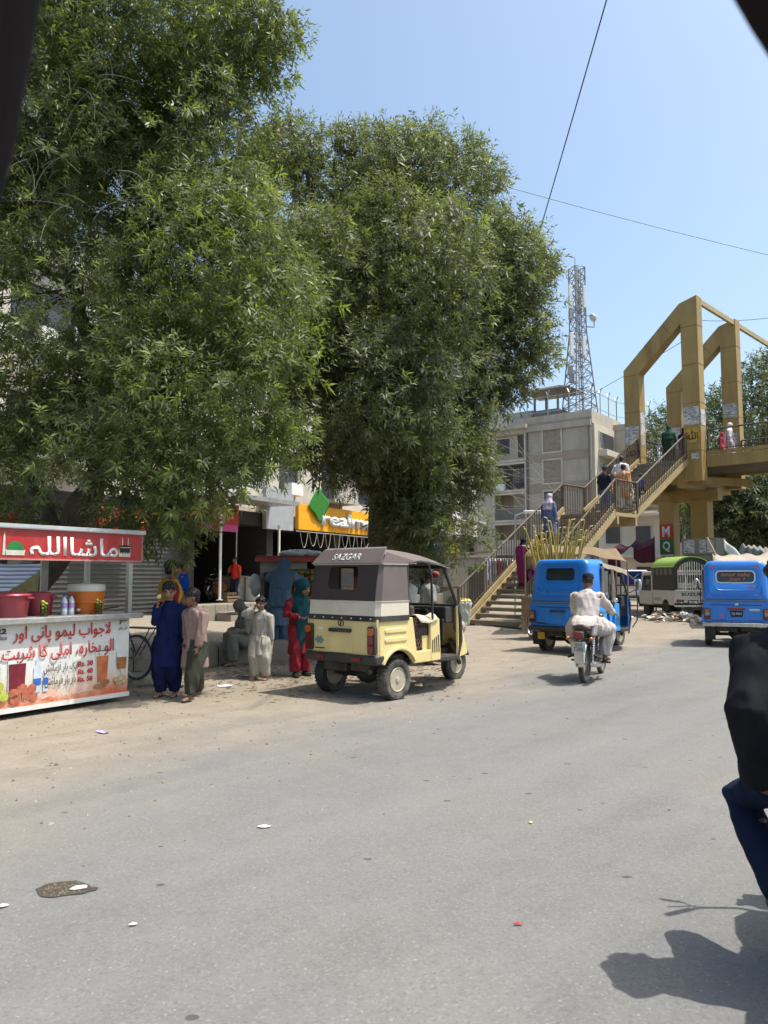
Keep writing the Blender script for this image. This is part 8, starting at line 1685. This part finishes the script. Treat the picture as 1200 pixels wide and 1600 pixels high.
def crown(name, blobs, n_twigs, m, parent, seed, leaf=(0.115, 0.021), per=11, twig=0.34, droop=0.25, gate=-0.05, gscale=1.5, shell=0.45, tipw=0.18, young_f=0.2, holes=()):
    """blobs: (centre, (rx,ry,rz)); twigs of narrow leaves scattered through the crown's volume with gaps between clumps"""
    rg = np.random.RandomState(seed); cen = np.array([tuple(b_[0]) for b_ in blobs]); rad = np.array([b_[1] for b_ in blobs], float)
    wgt = (rad.prod(1)) ** 0.72; wgt /= wgt.sum(); pts = np.zeros((0, 3)); out = np.zeros((0, 3))
    while len(pts) < n_twigs:
        k = rg.choice(len(blobs), n_twigs, p=wgt); d = nrm(rg.randn(n_twigs, 3)); u = rg.rand(n_twigs); r = np.where(rg.rand(n_twigs) < shell, 0.80 + 0.24 * u, u ** (1 / 2.4))
        p = cen[k] + d * rad[k] * r[:, None]; g = vnoise(p * gscale + 40, seed) + 0.5 * vnoise(p * gscale * 2.3 + 90, seed + 1); ok = (g > gate) & (p[:, 2] > 1.75)
        for hc_, hr_ in holes: ok &= np.linalg.norm(p - np.array(tuple(hc_)), axis=1) > hr_
        pts = np.vstack([pts, p[ok]]); out = np.vstack([out, d[ok]])
    pts, out = pts[:n_twigs], out[:n_twigs]; n = n_twigs
    young = (rg.rand(n) < young_f)[:, None]; ax = nrm(out * 0.75 + rg.randn(n, 3) * 0.55 + np.array([0, 0, 0.28 - droop])); tl = twig * (0.6 + 0.8 * rg.rand(n)); sc = 0.75 + 0.5 * rg.rand(n)
    e1 = nrm(np.cross(ax, np.array([0.31, 0.17, 0.93]))); e2 = np.cross(ax, e1)
    i = np.arange(per); f = (i + 0.5) / per; ang = i * 2.4; tip = np.clip((f - 0.6) / 0.4, 0, 1)
    tk = np.tile(tl[:, None], (1, per)) * np.where(young, 0.72 + 0.28 * f[None], 0.15 + 0.85 * f[None]); sc = np.where(young[:, 0], sc * 1.25, sc); phi = ang[None] + rg.rand(n, 1) * 6.28 + rg.randn(n, per) * 0.3
    base = pts[:, None] + ax[:, None] * tk[..., None]; bend = (np.array([0, 0, -1.0])[None, None] * (droop * 0.35 * (tk / twig) ** 2 * twig)[..., None]); base = base + bend
    rad_ = e1[:, None] * np.cos(phi)[..., None] + e2[:, None] * np.sin(phi)[..., None]; spread = 1.15 - 0.45 * tip[None, :, None] + 0.2 * rg.randn(n, per, 1)
    ld = nrm(ax[:, None] * np.cos(spread) + rad_ * np.sin(spread) + np.array([0, 0, -droop * 0.9])[None, None] * (0.4 + 0.6 * rg.rand(n, per, 1)))
    side = nrm(np.cross(ld, ax[:, None] + 0.25 * rg.randn(n, per, 3))); up_ = np.cross(side, ld)
    L = leaf[0] * sc[:, None] * (0.7 + 0.45 * rg.rand(n, per)) ; W = leaf[1] * sc[:, None] * (0.8 + 0.4 * rg.rand(n, per))
    v0 = base; v2 = base + ld * L[..., None] - np.array([0, 0, 1.0]) * (L * 0.12)[..., None]; mid = base + ld * (L * 0.45)[..., None] - up_ * (W * 0.35)[..., None]; v1 = mid + side * (W * 0.5)[..., None] + up_ * (W * 0.3)[..., None]; v3 = mid - side * (W * 0.5)[..., None] + up_ * (W * 0.3)[..., None]
    V_ = np.stack([v0, v1, v2, v3], 2).reshape(-1, 3); Q = np.arange(len(V_)).reshape(-1, 4)
    tint = np.clip(0.14 * rg.rand(n, per) + 0.35 * rg.rand(n, 1) ** 2 + np.where(young, 0.35 + 0.3 * tip[None], 0) + tipw * tip[None], 0, 1).reshape(-1)
    return fast_mesh(name, V_, Q, m, tint, parent), pts
M_bark = mat('grey_brown_bark', (0.105, 0.08, 0.06), 0.92, 0, 0.3, 7, dirt=(0.19, 0.16, 0.125), dirt_amt=0.6, dscale=6, bmp=0.8, bscale=28)
M_twig = mat('pale_twig', (0.26, 0.23, 0.18), 0.9)
def limbs(name, paths, m, parent, seed=0):
    b = MB(); rg = random.Random(seed)
    for pts, r0, r1 in paths:
        pts = [Vector(p) for p in pts]; full = []
        for a_, c_ in zip(pts[:-1], pts[1:]):
            for k_ in range(4): q = a_.lerp(c_, k_ / 4); full.append(q + Vector((rg.uniform(-1, 1), rg.uniform(-1, 1), rg.uniform(-1, 1))) * 0.04 * (c_ - a_).length)
        full.append(pts[-1]); n_ = len(full); b.tube(full, [(r0 + (r1 - r0) * i / (n_ - 1)) * (1 + 0.08 * rg.uniform(-1, 1)) for i in range(n_)], 10)
    return b.build(name, m, parent, smooth=60)
def Bq(px, py, D, r, ry=None): return (P(px, py, D), (r, ry or r * 1.15, r))
M_leaf1 = leaf_material('leaf_green', (0.096, 0.118, 0.050), (0.27, 0.31, 0.11), 0.46, 0.44)
M_leaf2 = leaf_material('leaf_dusty', (0.108, 0.124, 0.068), (0.24, 0.26, 0.125), 0.45, 0.46)
t1b = P(-62, 1060, 11.7); t1b.z = 0
tree1 = thing('leafy_tree', 'huge leafy tree leaning over the drinks cart at the left', 'tree', (0, 0, 0))
limbs('trunk', [([t1b, P(-20, 990, 11.7), P(45, 930, 11.7), P(105, 845, 11.8), P(150, 740, 11.9)], 0.27, 0.19)], M_bark, tree1, 1)
limbs('limb', [([P(150, 740, 11.9), P(160, 600, 12.1), P(120, 450, 12.2), P(75, 330, 12.2)], 0.17, 0.06), ([P(150, 740, 11.9), P(230, 640, 11.6), P(330, 520, 11.2), P(380, 360, 11.2)], 0.14, 0.04), ([P(120, 450, 12.2), P(40, 400, 11.9), P(-20, 300, 11.9)], 0.09, 0.03), ([P(160, 600, 12.1), P(230, 420, 12.2), P(260, 180, 12), P(330, 30, 11.6)], 0.11, 0.03), ([P(75, 330, 12.2), P(110, 150, 12), P(160, -60, 12)], 0.07, 0.03), ([P(100, 840, 11.8), P(40, 740, 11.9), P(-60, 620, 12)], 0.12, 0.05), ([P(230, 640, 11.6), P(300, 700, 10.9), P(370, 800, 10.4)], 0.05, 0.015)], M_bark, tree1, 2)
bl = [Bq(60, 100, 11.6, 1.9), Bq(200, 50, 11.6, 1.9), Bq(325, 40, 11.2, 1.0), Bq(395, 15, 11.2, .55), Bq(420, 105, 11.2, .28), Bq(405, 60, 11.2, .36), Bq(412, 165, 11.2, .18), Bq(440, 45, 11.2, .22), Bq(255, 230, 11.4, 1.45), Bq(90, 300, 11.6, 1.9), Bq(325, 290, 11.2, .75), Bq(380, 330, 11.0, .62), Bq(330, 450, 10.6, 1.35), Bq(415, 500, 10.2, .8), Bq(150, 540, 11.3, 1.6), Bq(10, 560, 11.3, 1.4), Bq(300, 630, 10.3, 1.25), Bq(395, 620, 9.8, .7, 1.0), Bq(425, 690, 9.6, .35, .8), Bq(440, 580, 9.8, .5, .9), Bq(360, 560, 9.6, .6), Bq(180, 720, 10.4, .95, 1.3), Bq(325, 755, 10.0, .65, 1.0), Bq(265, 825, 10.3, .26), Bq(365, 822, 10.3, .30), Bq(320, 845, 10.3, .16), Bq(60, 745, 11.0, .8), Bq(-200, 250, 11.8, 2.2), Bq(-240, 560, 11.6, 2.0), Bq(120, 180, 13.4, 2.2), Bq(300, 500, 12.8, 1.6), Bq(100, -260, 11.8, 2.0), Bq(300, -160, 11.6, 1.4), Bq(215, 800, 10.7, .4)]
cr1, tp1 = crown('crown', bl, 41000, M_leaf1, tree1, 5, leaf=(0.102, 0.0225), per=12, twig=0.30, droop=0.26, gate=-0.24, gscale=1.5, young_f=0.16, holes=[(P(px_, py_, d_), r_) for px_, py_, r_ in ((80, 425, 0.34), (122, 500, 0.30), (28, 475, 0.26), (100, 765, 0.30)) for d_ in (9.6, 10.2, 10.8, 11.4, 12.0, 12.6, 13.2)])
# bare twigs at the left
rr = random.Random(9); b = MB()
for k_ in range(60):
    px_, py_ = rr.uniform(40, 190), rr.uniform(100, 420); q = P(px_, py_, rr.uniform(9.7, 10.6)); d_ = Vector((rr.uniform(-0.6, 0.5), rr.uniform(-0.3, 0.3), rr.uniform(-0.4, 0.9))).normalized(); L_ = rr.uniform(0.3, 0.95); cv_ = Vector((rr.choice((-1, 1)) * rr.uniform(0.35, 0.9), rr.uniform(-0.3, 0.3), rr.uniform(-1.1, -0.2)))
    b.tube([q + d_ * L_ * f + cv_ * L_ * f * f * 0.6 for f in (0, 0.2, 0.4, 0.6, 0.8, 1.0)], [0.0065, 0.006, 0.005, 0.004, 0.003, 0.002], 5)
tag(b.build('bare_twigs', M_twig, tree1), kind='stuff')
def twigs_for(parent, pts, hub_paths, n_, seed, rr0=0.012):
    rg = random.Random(seed); b = MB(); hubs = [Vector(p) for path in hub_paths for p in path]
    for k_ in range(n_):
        p = Vector(pts[rg.randrange(len(pts))]); h = min(hubs, key=lambda q: (q - p).length + rg.random() * 0.8); mid = h.lerp(p, 0.5) + Vector((rg.uniform(-1, 1), rg.uniform(-1, 1), rg.uniform(0, 1))) * 0.12 * (p - h).length
        b.tube([h, h.lerp(mid, 0.6), mid, mid.lerp(p, 0.6), p], [rr0 * 2.2, rr0 * 1.8, rr0 * 1.2, rr0 * 0.8, rr0 * 0.4], 5)
    tag(b.build('branchwork', M_bark, parent), kind='stuff')
twigs_for(tree1, tp1, [[P(160, 600, 12.1), P(120, 450, 12.2), P(330, 520, 11.2), P(380, 360, 11.2), P(260, 180, 12), P(75, 330, 12.2), P(230, 640, 11.6), P(300, 700, 10.9), P(110, 150, 12)]], 110, 1, 0.006)
tree2 = thing('leafy_tree', 'broad dusty green tree standing behind the cream three-wheeler', 'tree', (0, 0, 0))
t2b = P(612, 1010, 15.2); t2b.z = gz(t2b.x, 15.2)
limbs('trunk', [([t2b, P(606, 930, 15.2), P(596, 840, 15.2), P(590, 720, 15.2)], 0.30, 0.22)], M_bark, tree2, 3)
lp2 = [([P(590, 720, 15.2), P(545, 580, 15.2), P(500, 420, 15.3), P(480, 270, 15.3)], 0.16, 0.05), ([P(590, 720, 15.2), P(630, 560, 15), P(640, 380, 15.2), P(610, 240, 15.2)], 0.17, 0.05), ([P(630, 560, 15), P(720, 470, 15), P(790, 420, 15)], 0.11, 0.03), ([P(590, 720, 15.2), P(690, 650, 14.8), P(770, 600, 14.9), P(830, 560, 15)], 0.10, 0.025), ([P(640, 380, 15.2), P(710, 290, 15.2), P(745, 240, 15.2)], 0.07, 0.02), ([P(596, 840, 15.2), P(670, 780, 14.5), P(720, 800, 14.2)], 0.07, 0.02)]
limbs('limb', lp2, M_bark, tree2, 4)
bl = [Bq(480, 312, 15.2, 1.4), Bq(440, 265, 15.2, .7), Bq(600, 318, 15.2, 1.35), Bq(700, 310, 15.2, 1.15), Bq(738, 262, 15.2, .5), Bq(742, 218, 15.2, .16), Bq(660, 215, 15.2, .3), Bq(545, 218, 15.2, .22), Bq(615, 222, 15.2, .16), Bq(470, 210, 15.2, .18), Bq(515, 205, 15.2, .12), Bq(575, 212, 15.2, .14), Bq(778, 425, 15.2, 1.08), Bq(835, 400, 15.2, .42), Bq(820, 480, 15.2, .55), Bq(620, 450, 13.3, 1.6), Bq(620, 450, 15.0, 1.5), Bq(480, 470, 13.6, 1.45, 1.9), Bq(730, 430, 14.8, 1.2), Bq(790, 545, 15.1, .8), Bq(835, 545, 15.1, .35), Bq(800, 600, 15.0, .35), Bq(690, 600, 14.6, 1.15), Bq(565, 610, 12.9, 1.15, 1.5), Bq(565, 600, 14.6, 1.2), Bq(500, 660, 13.0, .7, 1.2), Bq(525, 705, 13.2, .55), Bq(580, 720, 13.6, .5), Bq(640, 620, 12.9, .9), Bq(690, 740, 14.3, .85), Bq(730, 795, 14.2, .48), Bq(715, 845, 14.2, .30), Bq(650, 800, 14.2, .62), Bq(690, 845, 14.2, .38), Bq(690, 805, 13.9, .6), Bq(655, 835, 13.9, .38), Bq(735, 832, 13.9, .40), Bq(625, 790, 13.8, .32), Bq(670, 700, 13.6, .7), Bq(725, 760, 14.0, .5), Bq(615, 740, 14.2, .55), Bq(608, 800, 14.2, .22), Bq(550, 715, 14.2, .42), Bq(740, 700, 14.5, .35), Bq(600, 420, 16.6, 2.0), Bq(520, 560, 16.2, 1.5), Bq(640, 860, 14.4, .25), Bq(748, 620, 14.8, .38)]
cr2, tp2 = crown('crown', bl, 33000, M_leaf2, tree2, 12, leaf=(0.112, 0.027), per=12, twig=0.32, droop=0.18, gate=-0.22, gscale=1.35, young_f=0.10)
twigs_for(tree2, tp2, [p_[0] for p_ in lp2[:4]], 140, 2, 0.007)
# trees beyond the bridge
M_leaf3 = leaf_material('leaf_hazed', (0.085, 0.105, 0.06), (0.18, 0.205, 0.10), 0.34, 0.5)  # leaf colour lightened to stand in for haze over the distance
def far_tree(label, base_px, D, blobs, n_, seed, tr=0.28):
    t = thing('background_tree', label, 'tree', (0, 0, 0), 0, 'trees beyond the footbridge'); bs = P(base_px, 950, D); bs.z = 0; top = Vector(blobs[0][0])
    limbs('trunk', [([bs, bs.lerp(top, 0.5) + Vector((0.2, 0, 0)), top], tr, tr * 0.35)] + [([bs.lerp(top, 0.45), Vector(b_[0])], tr * 0.4, 0.04) for b_ in blobs[1:5]], M_bark, t, seed)
    crown('crown', blobs, n_, M_leaf3, t, seed, leaf=(0.27, 0.075), per=9, twig=0.8, droop=0.15, gate=-0.12, gscale=0.55)
far_tree('tall tree rising behind the right hand portal columns', 1192, 47, [Bq(1190, 660, 47, 3.0), Bq(1150, 680, 46, 2.0), Bq(1200, 600, 47, 1.6), Bq(1225, 620, 47, 2.6), Bq(1130, 640, 47, 1.2), Bq(1250, 740, 47, 3), Bq(1160, 740, 46, 1.8), Bq(1100, 690, 47, 1.0)], 3800, 21)
far_tree('dark low tree under the bridge deck at the right', 1186, 38, [Bq(1160, 790, 38, 1.7), Bq(1120, 800, 38, 1.2), Bq(1200, 770, 38, 1.7), Bq(1230, 810, 38, 1.8), Bq(1150, 835, 38, 1.0), Bq(1190, 830, 37, 1.2), Bq(1110, 760, 38, .8)], 3000, 22, 0.34)
far_tree('rounded green tree seen through the portal frames', 1050, 62, [Bq(1045, 690, 62, 2.6), Bq(1075, 690, 62, 2.2), Bq(1025, 700, 62, 1.3), Bq(1065, 665, 62, 1.3), Bq(1050, 730, 62, 2.4)], 2200, 23)
far_tree('small tree behind the bridge pillars', 1072, 50, [Bq(1075, 790, 50, 1.2), Bq(1070, 760, 50, 1.0), Bq(1088, 770, 50, .9), Bq(1060, 800, 50, .6)], 900, 24, 0.16)
